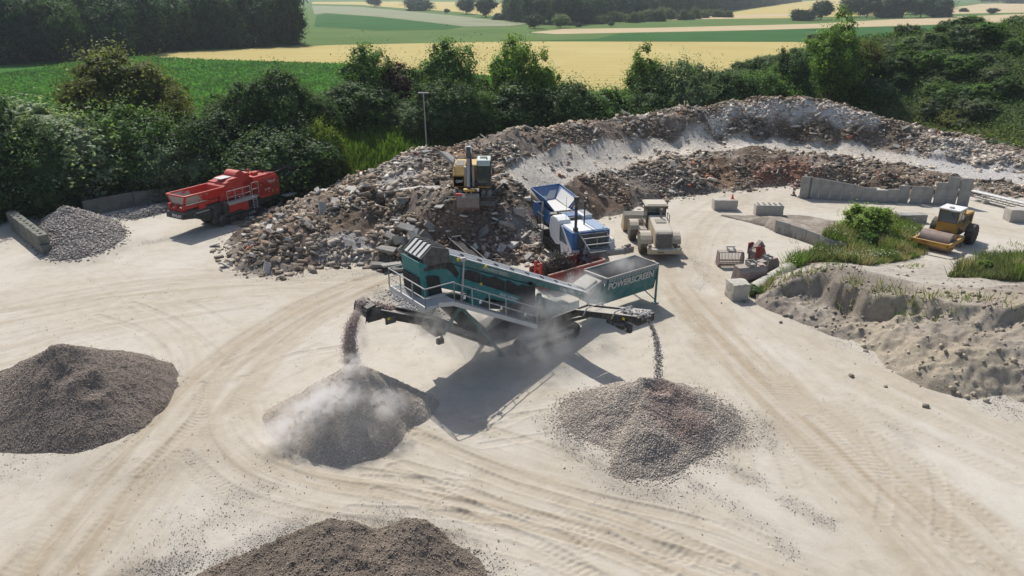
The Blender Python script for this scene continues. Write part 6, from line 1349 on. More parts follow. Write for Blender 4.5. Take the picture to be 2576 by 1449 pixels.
# ================================================================== FOLIAGE
def leafmat(name, trans=.42):
    m = bpy.data.materials.new(name); m.use_nodes = True; n = m.node_tree; n.nodes.clear(); out = n.nodes.new('ShaderNodeOutputMaterial')
    oi = N(n, 'ShaderNodeObjectInfo'); a = attr(n, 'col'); c = mixc(n, 1., oi.outputs['Color'], a.outputs['Color'], 'MULTIPLY')
    b = n.nodes.new('ShaderNodeBsdfPrincipled'); b.inputs['Roughness'].default_value = .6; b.inputs['Specular IOR Level'].default_value = .2; n.links.new(c, b.inputs['Base Color'])
    t = n.nodes.new('ShaderNodeBsdfTranslucent'); tc = mixc(n, 1., c, (1.1, 1.25, .6), 'MULTIPLY'); n.links.new(tc, t.inputs[0])
    x = n.nodes.new('ShaderNodeMixShader'); x.inputs[0].default_value = trans; n.links.new(b.outputs[0], x.inputs[1]); n.links.new(t.outputs[0], x.inputs[2]); n.links.new(x.outputs[0], out.inputs['Surface']); return m
M['leaf'] = leafmat('leaves'); M['bark'] = plain('bark', (.06, .045, .03), (.13, .10, .075), 6, .95, .6, 20)
def leaves(P, Nn, s, asp, col):
    """rhombic leaves at P with normals Nn"""
    n = len(P); Nn = Nn / (np.linalg.norm(Nn, axis=1, keepdims=True) + 1e-9); r = rng.normal(0, 1, (n, 3)); t = np.cross(Nn, r); t /= np.linalg.norm(t, axis=1, keepdims=True) + 1e-9; b_ = np.cross(Nn, t)
    t = t * (s * .5)[:, None]; b_ = b_ * (s * .5 * asp)[:, None]; bend = Nn * (s * .12)[:, None]
    V = np.stack([P - t - bend, P - b_ + bend * .5, P + t - bend, P + b_ + bend * .5], 1).reshape(-1, 3); F = np.arange(n * 4).reshape(-1, 4)
    return V, F, np.repeat(col, 4, 0)
def crown_mesh(name, seed, kind='broad', nc=130, per=52, ls=.032):
    """unit-height crown: z 0..1, radius about .42"""
    g = np.random.default_rng(seed)
    nl = 16; ld = g.normal(0, 1, (nl, 3)); ld /= np.linalg.norm(ld, axis=1, keepdims=True); la = g.uniform(.05, .42, nl) * (1.5 if kind in ('loose', 'tall') else 1); lw = g.uniform(.22, .55, nl)
    H0, HR, WR = {'broad': (.56, .40, .31), 'tall': (.50, .47, .25), 'dome': (.30, .50, .34), 'loose': (.56, .40, .24)}[kind]
    subs = [((0, 0, H0), (WR, WR, HR))]
    for i in range({'broad': 6, 'tall': 5, 'dome': 6, 'loose': 7}[kind]):
        a = g.uniform(0, 6.28); z = H0 + HR * g.uniform(-.75, .62); f = math.sqrt(max(.1, 1 - ((z - H0) / HR) ** 2)); r_ = WR * f * g.uniform(.55, .95); q = g.uniform(.42, .68) * WR; subs.append(((r_ * math.cos(a), r_ * math.sin(a), max(z, q * .8)), (q, q, q * g.uniform(.9, 1.3))))
    SC = np.array([q[0] for q in subs]); SR = np.array([q[1] for q in subs])
    def env(d, i):
        dot = np.clip(d @ ld.T, -1, 1); bmp = (np.exp(-((1 - dot) / (lw ** 2 * .5))) * la).max(1); return SC[i] + d * SR[i] * (.82 + bmp)[:, None]
    nn = nc * 4; d = g.normal(0, 1, (nn, 3)); d /= np.linalg.norm(d, axis=1, keepdims=True); ar = (SR[:, 0] * SR[:, 2]); si = g.choice(len(subs), nn, p=ar / ar.sum()); c = env(d, si)
    inn = np.zeros(nn, bool)
    for i in range(len(subs)): inn |= (np.linalg.norm((c - SC[i]) / SR[i], axis=1) < .78) & (si != i)
    ok = (~inn) & (c[:, 2] > .03); ok = np.nonzero(ok)[0][:nc]; nc = len(ok); d = d[ok]; si = si[ok]; c = c[ok]; c = SC[si] + (c - SC[si]) * g.uniform(.84, 1.04, (nc, 1)); cs = g.uniform(.028, .075, nc)
    k = np.repeat(np.arange(nc), per); e = g.normal(0, 1, (nc * per, 3)); e /= np.linalg.norm(e, axis=1, keepdims=True)
    P = c[k] + e * (cs[k] * g.uniform(.3, 1.2, nc * per))[:, None]
    Nn = e * .7 + d[k] * .5 + g.normal(0, .5, (nc * per, 3)) + np.array([0, 0, .35])
    br = g.uniform(.6, 1.4, nc)[k] * g.uniform(.7, 1.3, nc * per); hue = g.uniform(-.14, .14, nc)[k]
    col = np.stack([br * (1 + hue), br, br * (1 - hue * .5)], 1); s = ls * g.uniform(.6, 1.3, nc * per)
    ns = nc * 9; j = g.integers(0, nc, ns); dd = d[j] + g.normal(0, .35, (ns, 3)); Ps = c[j] + dd * (cs[j] * g.uniform(.8, 2.3, ns))[:, None]
    P = np.concatenate([P, Ps]); Nn = np.concatenate([Nn, dd + g.normal(0, .5, (ns, 3))]); col = np.concatenate([col, np.repeat(g.uniform(.9, 1.5, ns)[:, None], 3, 1)]); s = np.concatenate([s, ls * g.uniform(.4, .9, ns)])
    P[:, 2] = np.maximum(P[:, 2], .01)
    V, F, Cc = leaves(P, Nn, s, .6, col)
    # inner leaf mass
    nv = 0; VI = []; FI = []
    bm = bmesh.new(); bmesh.ops.create_icosphere(bm, subdivisions=2, radius=1); iv = np.array([v.co[:] for v in bm.verts]); jf = np.array([[v.index for v in f.verts] for f in bm.faces]); bm.free()
    base = len(V)
    for i in range(len(subs)):
        q = SC[i] + iv * SR[i] * (.72 + .13 * g.uniform(-1, 1, (len(iv), 1))); q[:, 2] = np.maximum(q[:, 2], 0); VI.append(q); FI.append(np.stack([jf[:, 0], jf[:, 1], jf[:, 2], jf[:, 2]], 1) + base + nv); nv += len(iv)
    Vt = np.concatenate([V] + VI); 
    me = bpy.data.meshes.new(name); q4 = F; q3 = np.concatenate(FI)[:, :3]
    me.vertices.add(len(Vt)); me.vertices.foreach_set('co', Vt.astype(np.float32).ravel()); nloop = q4.size + q3.size; me.loops.add(nloop)
    me.loops.foreach_set('vertex_index', np.concatenate([q4.ravel(), q3.ravel()]).astype(np.int32)); npoly = len(q4) + len(q3); me.polygons.add(npoly)
    st_ = np.concatenate([np.arange(len(q4)) * 4, q4.size + np.arange(len(q3)) * 3]).astype(np.int32); me.polygons.foreach_set('loop_start', st_); me.polygons.foreach_set('loop_total', np.concatenate([np.full(len(q4), 4), np.full(len(q3), 3)]).astype(np.int32)); me.update(calc_edges=True)
    a = me.attributes.new('col', 'FLOAT_COLOR', 'POINT'); Ca = np.concatenate([Cc, np.full((nv, 3), .95)]); a.data.foreach_set('color', np.concatenate([Ca, np.ones((len(Ca), 1))], 1).astype(np.float32).ravel()); me.materials.append(M['leaf']); return me
def trunk_mesh(seed, kind):
    g = random.Random(seed); b = B(); b.flip = (1, 1); h = .62
    b.cyl((0, 0, -.02), (.01, 0, .25), .028, 8, .02); b.cyl((.01, 0, .25), (0, .01, h), .02, 8, .008)
    for i in range(6):
        a = g.uniform(0, 6.28); z = g.uniform(.18, .5); l = g.uniform(.15, .3); b.cyl((0, 0, z), (l * math.cos(a), l * math.sin(a), z + l * .8), .01, 6, .004)
    o = b.build('trunk', 'bark', None, 0); me = o.data; bpy.data.objects.remove(o); return me
KINDS = {}
for kd, sds in (('broad', (1, 2, 3)), ('tall', (4, 5)), ('dome', (6, 7, 8)), ('loose', (9, 10))):
    KINDS[kd] = [(crown_mesh('crown', s, kd, 380 if kd != 'loose' else 270, 40, .033), trunk_mesh(s, kd)) for s in sds]
FARK = [crown_mesh('crown', 20 + i, 'broad' if i < 2 else 'dome', 230, 22, .05) for i in range(3)]
SHR = [crown_mesh('foliage', 30 + i, 'dome', 210, 34, .055) for i in range(4)]
_k = [0]
def ground_z(x, y):
    a = np.array([x]); b_ = np.array([y]); return float(max(emb_h(a, b_)[0], mnd_h(a, b_)[0], 0))
def tree(x, y, z, h, wd, kind, col, label, group, name='broadleaf_tree', cat='tree', far=False):
    _k[0] += 1; k = _k[0]; r = empty(name, (x, y, z - .1), 0, label, cat, group)
    me, tm = (FARK[k % 3], KINDS['broad'][0][1]) if far else KINDS[kind][k % len(KINDS[kind])]
    cr = bpy.data.objects.new('crown', me); COL.objects.link(cr); cr.parent = r; tk = bpy.data.objects.new('trunk', tm); COL.objects.link(tk); tk.parent = r
    sx_ = wd / .74; cr.scale = (sx_, sx_, h * (1.17 if kind == 'dome' and not far else 1.0)); tk.scale = (h, h, h); rz = random.uniform(0, 6.28); cr.rotation_euler = tk.rotation_euler = (0, 0, rz)
    v = random.uniform(.88, 1.12); cr.color = (col[0] * v, col[1] * v, col[2] * v, 1); return r
DG = (.078, .130, .050); MG = (.115, .195, .055); LG = (.165, .26, .055); GG = (.18, .235, .13); BG = (.15, .165, .05); PU = (.085, .05, .05); LI = (.20, .26, .04)
HG = 'hedge trees behind the yard'
HT = [(50, 226, 330, 74.5, 'dome', (.24, .29, .18), 'large pale grey green tree filling the left edge behind the stone pile'),
      (255, 126, 250, 88, 'broad', BG, 'tall wide tree with brownish green crown standing before the maize field'),
      (285, 268, 230, 77.5, 'dome', MG, 'mid green tree behind the leaning lamp mast'),
      (430, 238, 110, 85, 'loose', BG, 'small loose brownish green tree in front of the maize'),
      (415, 335, 190, 76.5, 'dome', GG, 'greyish bush between the leaning mast and the red crusher'),
      (545, 275, 190, 79, 'dome', DG, 'dark tree with grey tips left of the twin-topped tree'),
      (615, 205, 150, 82, 'broad', DG, 'left top of the dark twin-topped tree above the red crusher'),
      (695, 172, 170, 83, 'broad', DG, 'highest dark tree above the red crusher'),
      (665, 330, 230, 76, 'dome', DG, 'low dark tree with yellowish climber right behind the red crusher'),
      (800, 285, 90, 79, 'dome', LI, 'lime green shrub at the left end of the grassy mound'),
      (725, 300, 190, 79, 'dome', DG, 'dark tree between the red crusher and the grassy mound'),
      (915, 130, 130, 98, 'tall', MG, 'bushy green tree top rising over the wheat left of the purple tree'),
      (880, 190, 190, 93, 'dome', DG, 'broad blue green tree left of the purple tree'),
      (1050, 175, 130, 101, 'dome', MG, 'green tree between the purple tree and the tall bushy one'),
      (1205, 195, 130, 102, 'dome', DG, 'dark hedge tree left of the tallest upright tree before the wheat'),
      (560, 240, 140, 83, 'broad', MG, 'green shoulder tree at the left of the dark twin-topped tree'),
      (755, 225, 130, 85, 'broad', DG, 'dark tree right of the twin-topped tree before the maize'),
      (790, 235, 120, 90, 'dome', MG, 'green hedge tree above the lime shrub and grassy mound'),
      (985, 160, 130, 99, 'broad', PU, 'dark purple leaved plum tree in the hedge'),
      (1125, 120, 150, 99, 'tall', MG, 'tall green tree right of the purple tree'),
      (1110, 200, 150, 92, 'dome', DG, 'dark drooping tree behind the slim lamp mast'),
      (1040, 245, 120, 93, 'dome', GG, 'low greyish bush above the grassy mound'),
      (1205, 230, 120, 95, 'dome', MG, 'green shrub between the slim mast tree and the tallest tree'),
      (1290, 115, 130, 100, 'tall', LG, 'tallest upright light green tree in the middle of the hedge'),
      (1365, 150, 110, 100, 'loose', LG, 'loose branchy tree leaning right beside the tallest tree'),
      (1300, 215, 190, 96, 'dome', DG, 'dark lower growth under the tallest upright tree'),
      (1440, 205, 180, 98, 'dome', DG, 'dark leafy hedge tree right of the branchy tree'),
      (1535, 200, 160, 100, 'dome', MG, 'hedge tree in front of the wheat left of the light shrub'),
      (1625, 130, 110, 106, 'loose', LG, 'light green shrub top over the wheat field'),
      (1730, 150, 150, 103, 'dome', GG, 'round grey green willow like tree before the wheat'),
      (1640, 190, 150, 102, 'dome', DG, 'dark hedge tree below the light green shrub top'),
      (1840, 182, 160, 105, 'dome', DG, 'dark hedge tree right of the round willow like tree'),
      (1930, 180, 150, 108, 'dome', MG, 'mid green hedge tree near the right end of the wheat'),
      (2000, 125, 110, 114, 'broad', DG, 'dark pointed tree at the right end of the wheat field'),
      (2120, 45, 130, 120, 'loose', LG, 'tall feathery yellow green tree on the embankment shoulder'),
      (2155, 100, 110, 124, 'broad', BG, 'brownish small tree behind the feathery tree'),
      (2450, 32, 75, 142, 'dome', MG, 'round green bush on the skyline of the embankment')]
for (dx, dt, wp_, Y, kd, col, lab) in HT:
    X, Zt = atY(dx, dt, Y); zc = Y * cp + (HC - Zt) * sp; wd = wp_ / FD * zc; gz = ground_z(X, Y); h = max(Zt - gz, 1.5) * 1.04
    tree(X, Y, gz, h, wd * (1.3 if kd in ('tall', 'loose') else 1.12), kd, col, lab, HG)
# near shrubs filling the hedge and the embankment, each its own
def shrub(x, y, s, col, label, group, name='shrub', hz=1.0, z=None):
    _k[0] += 1; o = bpy.data.objects.new(name, SHR[_k[0] % 4]); COL.objects.link(o); o.location = (x, y, (ground_z(x, y) if z is None else z) - .15 * s); w_s = random.uniform(1.05, 1.5); o.scale = (s * w_s, s * random.uniform(1.05, 1.5), s * hz * random.uniform(.8, 1.15)); o.rotation_euler = (random.gauss(0, .08), random.gauss(0, .08), random.uniform(0, 6.28))
    v = random.uniform(.8, 1.2); o.color = (col[0] * v, col[1] * v, col[2] * v, 1); return tag(o, label, 'shrub', group, 'thing')
hl = [(-54, 73), (-40, 74), (-24, 75), (-14, 80.5), (-8, 86), (2, 92), (14, 98), (26, 103), (40, 108), (50, 112)]
for i in range(78):
    t = random.random() * (len(hl) - 1.001); j = int(t); f = t - j; x = hl[j][0] * (1 - f) + hl[j + 1][0] * f; y = hl[j][1] * (1 - f) + hl[j + 1][1] * f + random.uniform(-.5, 6)
    if -22 < x < 2 and y < 92: y = 92 + random.uniform(0, 7)
    shrub(x, y, random.uniform(3.2, 5.5), random.choice([DG, DG, MG, GG]), 'dark green shrub crowding the hedge below the taller trees', 'shrubs filling the hedge behind the yard')
ne = 0
while ne < 270:
    x = random.uniform(34, 112); y = random.uniform(76, 152); z = ground_z(x, y)
    if z < .4 or y > 138 + (x < 60) * 6: continue
    ne += 1; shrub(x, y, random.uniform(2.6, 5.6) * (.75 if z < 3 else 1), random.choice([DG, MG, MG, GG, GG, BG, GG, (.16, .20, .11)]), 'rounded bramble shrub in the dense cover of the right embankment', 'shrubs covering the right embankment', hz=.72)
tree(-50.5, 69.5, 0, 12, 10, 'dome', DG, 'dark tree at the left edge whose shade falls on the short block wall', None)
tree(-45.5, 70.5, 0, 9, 8, 'dome', DG, 'smaller dark tree directly behind the short block wall at the left', None)
# woods
FG = (.042, .080, .042)
wood = [at(-420, 164), at(-60, 160), at(120, 157), at(235, 150), at(420, 126), at(620, 118), at(775, 110)]
def along_line(L, sp_):
    out = []
    for a, c in zip(L[:-1], L[1:]):
        n = max(1, int(math.hypot(c[0] - a[0], c[1] - a[1]) / sp_))
        for i in range(n): t = (i + .5) / n; out.append((a[0] + (c[0] - a[0]) * t, a[1] + (c[1] - a[1]) * t))
    return out
for row in range(3):
    for (x, y) in along_line(wood, 9.5):
        xx = x - row * 6.5 + random.uniform(-2, 2); y2 = y + row * 7.5 + random.uniform(-1.5, 1.5)
        if row and xx > wood[-1][0] - row * 3: continue
        c_ = FG if random.random() < .6 else (.075, .13, .05)
        tree(xx, y2, 0, random.uniform(19, 24) + row * 2, random.uniform(12, 16), 'broad', c_, 'tall dark broadleaf tree in the wood at the upper left', 'trees of the left wood', far=True)
for (x, y) in along_line(wood, 11): shrub(x + random.uniform(-2, 2), y - 3.5, random.uniform(5, 8), FG, 'low edge shrub at the foot of the left wood', 'edge shrubs of the left wood', z=0)
w2 = [at(1288, 50), at(1340, 60), at(1430, 63), at(1576, 47), at(1750, 36), at(1900, 17), at(2005, 4)]
for row in range(2):
    for (x, y) in along_line(w2, 13):
        tree(x + random.uniform(-3, 3), y + row * 16 + random.uniform(-3, 3), 0, random.uniform(17, 24), random.uniform(14, 19), 'broad', FG, 'dark tree of the distant wood along the top centre', 'trees of the distant wood', far=True)
for (dx, dy, wp_, hp_, lab) in ((942, 18, 40, 32, 'single dark field tree at the top left of the far slope'), (1059, 27, 68, 36, 'broad dark tree between the far yellow fields'), (1173, 36, 48, 42, 'left tree of the far pair by the distant wood'), (1222, 44, 50, 52, 'right tree of the far pair by the distant wood'),
                                (1259, 50, 34, 20, 'low bush between the far pair and the distant wood'), (1124, 34, 14, 12, 'tiny bush on the edge of the far slope'), (1410, 70, 42, 34, 'pale rounded willow in front of the distant wood'), (1456, 68, 16, 13, 'small round bush left on the meadow edge'), (1538, 66, 16, 13, 'small round bush right on the meadow edge'),
                                (1345, 72, 45, 36, 'dark bush cluster at the left foot of the distant wood'), (2025, 52, 60, 34, 'left part of the dark bush group in the far stubble'), (2065, 50, 55, 48, 'taller part of the dark bush group in the far stubble'), (2496, 36, 26, 16, 'small bush in the dry far right field'), (2424, 30, 20, 12, 'little bush by the far farm track')):
    x, y = at(dx, dy); zc = y * cp + HC * sp; tree(x, y, 0, hp_ / FD * zc, wp_ / FD * zc, 'broad', GG if dx == 1410 else FG, lab, None, far=True)
for i, (dx, dy, hp_) in enumerate(((2140, 44, 50), (2180, 45, 58), (2225, 45, 62), (2270, 45, 64), (2315, 44, 62), (2355, 43, 56), (2160, 36, 60), (2250, 36, 66), (2340, 36, 60), (2470, 8, 34), (2510, 8, 34), (2550, 9, 34), (2590, 9, 34))):
    x, y = at(dx, dy); zc = y * cp + HC * sp; tree(x, y, 0, hp_ / FD * zc, 62 / FD * zc, 'broad', FG, 'dark tree of the far grove' if dx < 2400 else 'dark tree of the hedgerow at the top right corner', 'trees of the far right grove' if dx < 2400 else 'trees of the far hedgerow', far=True)
for i in range(26):
    t = i / 25; dx = 1500 + 330 * t + random.uniform(-8, 8); x, y = at(dx, 60 - 18 * t + random.uniform(-4, 3)); shrub(x, y, random.uniform(7, 12), (.11, .15, .07), 'pale green young shrub before the distant wood', 'young shrubs before the distant wood', z=0)

# ---- ground cover
def cover(name, x, y, z, s, up, col, label, asp=.5, hgt=0):
    n = len(x); P = np.stack([x, y, z + hgt], 1); Nn = rng.normal(0, 1, (n, 3)); Nn[:, 2] = np.abs(Nn[:, 2]) * up
    V, F, C = leaves(P, Nn, s, asp, col); o = np_mesh(name, V, F, M['leaf'], None, False, {'col': ('POINT', 'FLOAT_COLOR', C)}); o.color = (1, 1, 1, 1); return tag(o, label, name.split('_')[-1], kind='stuff')
def blades(name, x, y, z, h, wd, col, label, lean=.35):
    n = len(x); a = rng.uniform(0, 6.28, n); dx = np.cos(a) * wd / 2; dy = np.sin(a) * wd / 2; lx = rng.normal(0, lean, n) * h; ly = rng.normal(0, lean, n) * h
    P = np.stack([x, y, z], 1); o_ = np.zeros(n)
    V = np.stack([P + np.stack([-dx, -dy, o_], 1), P + np.stack([dx, dy, o_], 1), P + np.stack([lx + dx * .25, ly + dy * .25, h], 1), P + np.stack([lx - dx * .25, ly - dy * .25, h], 1)], 1).reshape(-1, 3)
    o = np_mesh(name, V, np.arange(n * 4).reshape(-1, 4), M['leaf'], None, False, {'col': ('POINT', 'FLOAT_COLOR', np.repeat(col, 4, 0))}); o.color = (1, 1, 1, 1); return tag(o, label, name.split('_')[-1], kind='stuff')
def cjit(n, c, a=.3): return np.array(c)[None] * rng.uniform(1 - a, 1 + a, (n, 1)) * rng.uniform(.92, 1.08, (n, 3))
# maize
MZ = [at(*p) for p in ((-400, 163), (0, 160), (230, 152), (350, 150), (600, 160), (860, 168), (1100, 190), (1330, 206), (1330, 240), (-500, 330))]
n_ = 75000; x = []; y = []
xs, ys = pick(n_, -130, 10, 84, 262, lambda x, y: np.where(inside(x, y, MZ), np.clip((95 / y) ** 1.6, 0, 1), 0)); s = (.45 + .35 * rng.random(n_)) * (.55 + ys / 170)
cover('maize_plants', xs, ys, np.full(n_, .55) + .5 * rng.random(n_), s, .55, cjit(n_, (.11, .235, .07), .5) * (1 + .35 * fbm(xs, ys, 9, 3, 5)[:, None]), 'dense leafy young maize plants covering the green field', .3)
# grassy mound
n_ = 42000; xs, ys = pick(n_, -42, 8, 74, 106, lambda x, y: np.where(mnd_h(x, y) > .1, 1, 0)); t = smooth(0, 4, mnd_h(xs, ys))[:, None]
c = cjit(n_, (.085, .13, .035), .45) * (1 - t) + cjit(n_, (.16, .25, .05), .4) * t
blades('tall_grass', xs, ys, mnd_h(xs, ys), .5 + .9 * rng.random(n_) * (.6 + .6 * smooth(-.3, .5, fbm(xs, ys, 2, 3, 3))), .16, c, 'tall grass and nettles covering the mound below the hedge')
# embankment cover
n_ = 70000; xs, ys = pick(n_, 30, 118, 66, 146, lambda x, y: np.where(emb_h(x, y) > .05, np.clip(95 / y, 0, 1) ** 1.2, 0)); lo_ = (1 - smooth(.5, 3.5, emb_h(xs, ys)))[:, None]
c = cjit(n_, (.10, .155, .062), .5) * (1 - lo_) + cjit(n_, (.16, .18, .06), .4) * lo_
cover('embankment_undergrowth', xs, ys, emb_h(xs, ys) + .9 * rng.random(n_) ** 2, .25 + .35 * rng.random(n_), .9, c, 'tangled bramble undergrowth of the right embankment', .55)
# roadside strip under the left hedge
n_ = 9000; xs = rng.uniform(-54, -16, n_); ys = 71.3 + rng.uniform(0, 5, n_) + np.abs(xs + 30) * .05; cover('hedge_undergrowth', xs, ys, .2 + rng.random(n_) * 1.8, .2 + .2 * rng.random(n_), .8, cjit(n_, (.07, .10, .04), .4), 'dark low growth along the foot of the left hedge')
# weeds on the bank
W1 = [at(*p) for p in [(1880, 748), (1930, 715), (1985, 668), (2060, 622), (2130, 598), (2150, 560), (2230, 548), (2320, 575), (2300, 600), (2335, 640), (2240, 668), (2180, 694), (2100, 672), (2040, 664), (1960, 708), (1920, 752)]]
W2 = [at(*p) for p in [(2372, 740), (2430, 700), (2520, 668), (2620, 680), (2650, 770), (2576, 780), (2500, 772), (2440, 755)]]
def wz(x, y): return np.maximum(np.maximum(bank_h(x, y), fill_h(x, y)), 0)
for W, n_, lab in ((W1, 22000, 'green weeds and grasses growing between the pipe, the bush and the roller'), (W2, 15000, 'tall green weeds on the bank top at the right edge')):
    P = np.array(W); xs, ys = pick(n_, P[:, 0].min(), P[:, 0].max(), P[:, 1].min(), P[:, 1].max(), lambda x, y: np.where(inside(x, y, W), .25 + .75 * smooth(-.35, .2, fbm(x, y, 1.6, 3, 12)), 0))
    k = smooth(-.5, .5, fbm(xs, ys, 2.2, 3, 50))[:, None]; c = cjit(n_, (.16, .22, .065), .4) * k + cjit(n_, (.17, .18, .10), .4) * (1 - k); dr = (fbm(xs, ys, 1.5, 3, 70) > .25)[:, None]; c = np.where(dr, cjit(n_, (.36, .31, .19), .3), c)
    hh_ = (.25 + .75 * rng.random(n_) ** 1.5) * (.55 + .8 * smooth(-.3, .4, fbm(xs, ys, 2, 3, 9)))
    blades('weeds', xs, ys, wz(xs, ys), hh_, .07, c, lab); m_ = n_ // 2
    cover('weeds', xs[:m_], ys[:m_], wz(xs[:m_], ys[:m_]) + hh_[:m_] * rng.uniform(.2, 1, m_), .07 + .09 * rng.random(m_), 1., c[:m_] * 1.15, 'leaves of ' + lab, .5)
P = np.array(W1); xs, ys = pick(500, P[:, 0].min(), P[:, 0].max(), P[:, 1].min(), P[:, 1].max(), lambda x, y: np.where(inside(x, y, W1) & (fbm(x, y, 1.2, 2, 33) > .2), 1, 0))
cover('flowers', xs, ys, wz(xs, ys) + .6 + .3 * rng.random(500), .07 + .05 * rng.random(500), 3, cjit(500, (.75, .75, .7), .1), 'white flower heads among the weeds by the pipe', .9)
xs, ys = pick(1500, 24, 48, 40, 60, lambda x, y: smooth(.25, .5, fbm(x, y, 2.2, 3, 88))); blades('weeds', xs, ys, wz(xs, ys), .1 + .3 * rng.random(1500), .05, cjit(1500, (.17, .22, .07), .4), 'sparse weed tufts on the sandy ground near the roller')
for (px, py, h_, wd_, col, lab) in ((2170, 592, 2.7, 4.6, (.24, .33, .075), 'spreading light green elder bush beside the studded block'), (2187, 618, 1.2, 1.6, (.10, .19, .04), 'small dark green bush among the weeds'), (2470, 735, 1.0, 1.3, (.16, .23, .06), 'leafy weed bush on the bank top at the right edge'),
                                    (1905, 742, .7, 1.3, (.15, .2, .09), 'small grey green weed clump beside the weathered block'), (2255, 560, .8, 1.4, (.17, .22, .08), 'low weed bush in front of the trough block')):
    q = at(px, py, .2); _k[0] += 1; o = bpy.data.objects.new('bush', SHR[_k[0] % 4]); COL.objects.link(o); o.location = (q[0], q[1] + .5, float(wz(np.array([q[0]]), np.array([q[1] + .5]))[0]) - .1); o.scale = (wd_ / .86, wd_ / .86, h_ * 1.25); o.rotation_euler[2] = random.uniform(0, 6); o.color = (*col, 1); tag(o, lab, 'bush', None, 'thing')
t_ = rng.random(1000) * (len(CL) - 2.001); j_ = t_.astype(int); f_ = t_ - j_; C_ = np.array(CL); xs = C_[j_, 0] * (1 - f_) + C_[j_ + 1, 0] * f_ + rng.normal(0, .8, 1000); ys = C_[j_, 1] * (1 - f_) + C_[j_ + 1, 1] * f_ + np.abs(rng.normal(0, 1.3, 1000)) - .3
k_ = fbm(xs, ys, 1.1, 3, 41) > -.02; xs = xs[k_]; ys = ys[k_]; n_ = len(xs); blades('weeds', xs, ys, wz(xs, ys), .15 + .5 * rng.random(n_), .06, np.where((rng.random(n_) < .4)[:, None], cjit(n_, (.34, .29, .18), .3), cjit(n_, (.15, .19, .075), .4)), 'straggling dry weeds along the crumbling rim of the bank')
# meadow fence, a few posts one can tell on the far slope
# ================================================================== AIR
def volmat(name, col, dens, ns=None, thr=(.45, .75), shape=True, seed=0, aniso=.2, fall=(1.0, .3)):
    m = bpy.data.materials.new(name); m.use_nodes = True; n = m.node_tree; n.nodes.clear(); out = n.nodes.new('ShaderNodeOutputMaterial')
    v = n.nodes.new('ShaderNodeVolumePrincipled'); v.inputs['Color'].default_value = (*col, 1); v.inputs['Anisotropy'].default_value = aniso
    n.links.new(v.outputs[0], out.inputs['Volume'])
    if ns is None: v.inputs['Density'].default_value = dens; return m
    tc = N(n, 'ShaderNodeTexCoord'); ln = N(n, 'ShaderNodeVectorMath', operation='LENGTH'); n.links.new(tc.outputs['Object'], ln.inputs[0])
    g = N(n, 'ShaderNodeNewGeometry'); nz = N(n, 'ShaderNodeTexNoise'); nz.inputs['Scale'].default_value = ns; nz.inputs['Detail'].default_value = 4; nz.inputs['Roughness'].default_value = .6; nz.inputs['Distortion'].default_value = 1.0
    n.links.new(g.outputs['Position'], nz.inputs['Vector'])
    f = N(n, 'ShaderNodeMapRange'); f.interpolation_type = 'SMOOTHSTEP'; n.links.new(ln.outputs['Value'], f.inputs[0]); f.inputs[1].default_value = fall[0]; f.inputs[2].default_value = fall[1]; f.inputs[3].default_value = 0; f.inputs[4].default_value = 1
    k = N(n, 'ShaderNodeMapRange'); n.links.new(nz.outputs['Fac'], k.inputs[0]); k.inputs[1].default_value = thr[0]; k.inputs[2].default_value = thr[1]
    d = math_(n, 'MULTIPLY', math_(n, 'MULTIPLY', f.outputs[0], k.outputs[0]), dens); n.links.new(d, v.inputs['Density']); return m
def puff(label, c, size, mat, rot=(0, 0, 0)):
    bm = bmesh.new(); bmesh.ops.create_icosphere(bm, subdivisions=2, radius=1); me = bpy.data.meshes.new('dust_cloud'); bm.to_mesh(me); bm.free(); me.materials.append(mat)
    o = bpy.data.objects.new('dust_cloud', me); COL.objects.link(o); o.location = c; o.scale = size; o.rotation_euler = rot; return tag(o, label, 'dust', kind='stuff')
dm1 = volmat('pale_dust', (1., .985, .975), 4.2, 1.8, (.43, .68), aniso=.45, fall=(1.0, .1)); dm2 = volmat('thin_dust', (.99, .98, .965), .6, .8, (.36, .70), aniso=.4); dm3 = volmat('stream_dust', (.96, .92, .90), 2.4, 2.0, (.35, .65), aniso=.4)
q = at(893, 925, 2.9); puff('dust where the falling grit strikes the tip of the tan pile', (q[0], q[1] - .3, 2.9), (1.0, .9, 1.1), dm1)
q = at(870, 990, 2.0); puff('billowing pale dust over the tan cone pile', (q[0] - .2, q[1] - .5, 2.0), (1.9, 1.6, 1.4), dm1)
q = at(800, 1060, .9); puff('dust rolling down the left flank of the tan pile', (q[0], q[1] - .1, 1.3), (2.3, 1.5, 1.25), dm1)
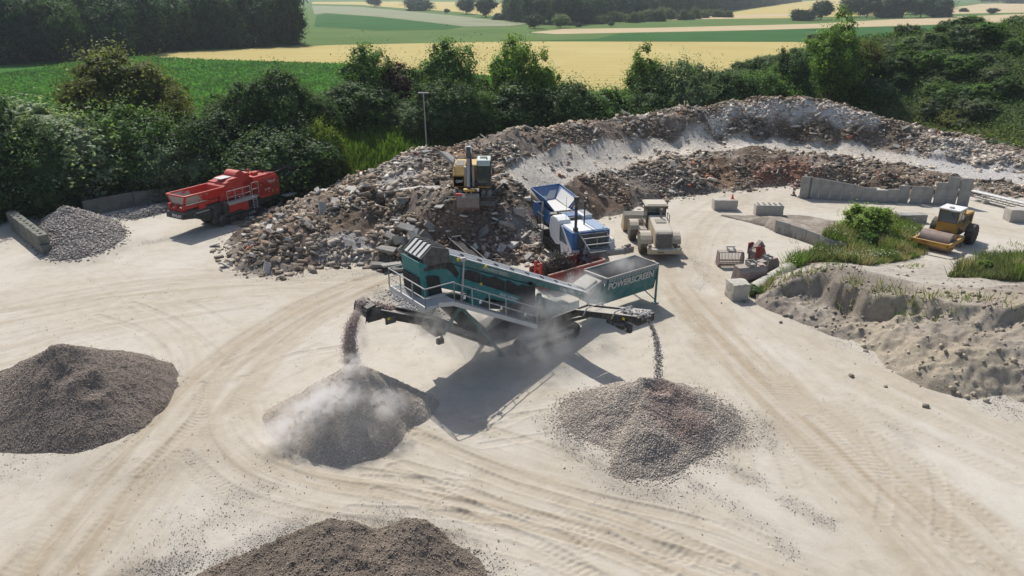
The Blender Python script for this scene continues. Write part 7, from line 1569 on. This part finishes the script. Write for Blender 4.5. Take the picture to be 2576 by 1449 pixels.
q = at(735, 1105, .3); puff('pale dust settling at the left foot of the tan pile', (q[0], q[1], .7), (2.0, 1.3, .95), dm1)
q = at(830, 1020, 1.6); puff('ragged dust veil on the upper left face of the tan pile', (q[0], q[1] - .2, 1.9), (1.8, 1.2, 1.1), dm1)
q = at(960, 1040, 1.0); puff('dust drifting over the right flank of the tan pile', (q[0], q[1] - .1, 1.5), (1.6, 1.2, 1.1), dm1)
q = at(900, 1090, .6); puff('thin dust over the front of the tan pile', (q[0], q[1], 1.0), (2.2, 1.2, .9), dm2)
q = at(660, 1120, .2); puff('low dust creeping over the ground left of the tan pile', (q[0], q[1], .4), (1.6, 1.2, .7), dm2)
puff('dust around the falling grit under the left belt', (-7.85, 34.0, 3.7), (.6, .6, 1.7), dm3)
c = SW(18.0, .2, 3.6); puff('dust puffing from the tail belt under the walkway', c, (1.7, 1.3, 1.3), dm1)
c = SW(16.0, .4, 2.2); puff('dust hanging below the screen box', c, (2.8, 1.8, 2.0), dm2)
c = SW(12.0, .6, 2.0); puff('thin dust veil over the tracks of the screening machine', c, (4.2, 2.2, 2.2), dm2)
c = SW(8.0, .3, 2.3); puff('dust haze over the engine of the screening machine', c, (3.2, 2.0, 1.6), dm2)
c = SW(6.0, -.9, 2.6); puff('dust rising at the foot of the feed belt', c, (1.6, 1.2, 1.2), dm2)
c = SW(13.5, 1.5, 1.3); puff('low dust drifting in front of the screening machine', c, (5.0, 2.6, 1.5), dm2)
c = SW(2.2, -1.1, 3.0); puff('dust rising from the grey hopper', c, (2.0, 1.3, .9), dm2)
hz = bpy.data.meshes.new('haze'); bm = bmesh.new(); bmesh.ops.create_cube(bm, size=1); bm.to_mesh(hz); bm.free(); ho = bpy.data.objects.new('haze', hz); COL.objects.link(ho)
ho.scale = (7000, 4200, 45); ho.location = (0, 1900, 21); ho['kind'] = 'stuff'; ho['label'] = 'thin dusty summer haze over the whole site'
hz.materials.append(volmat('haze_air', (.80, .88, 1.0), .00013, aniso=.3))
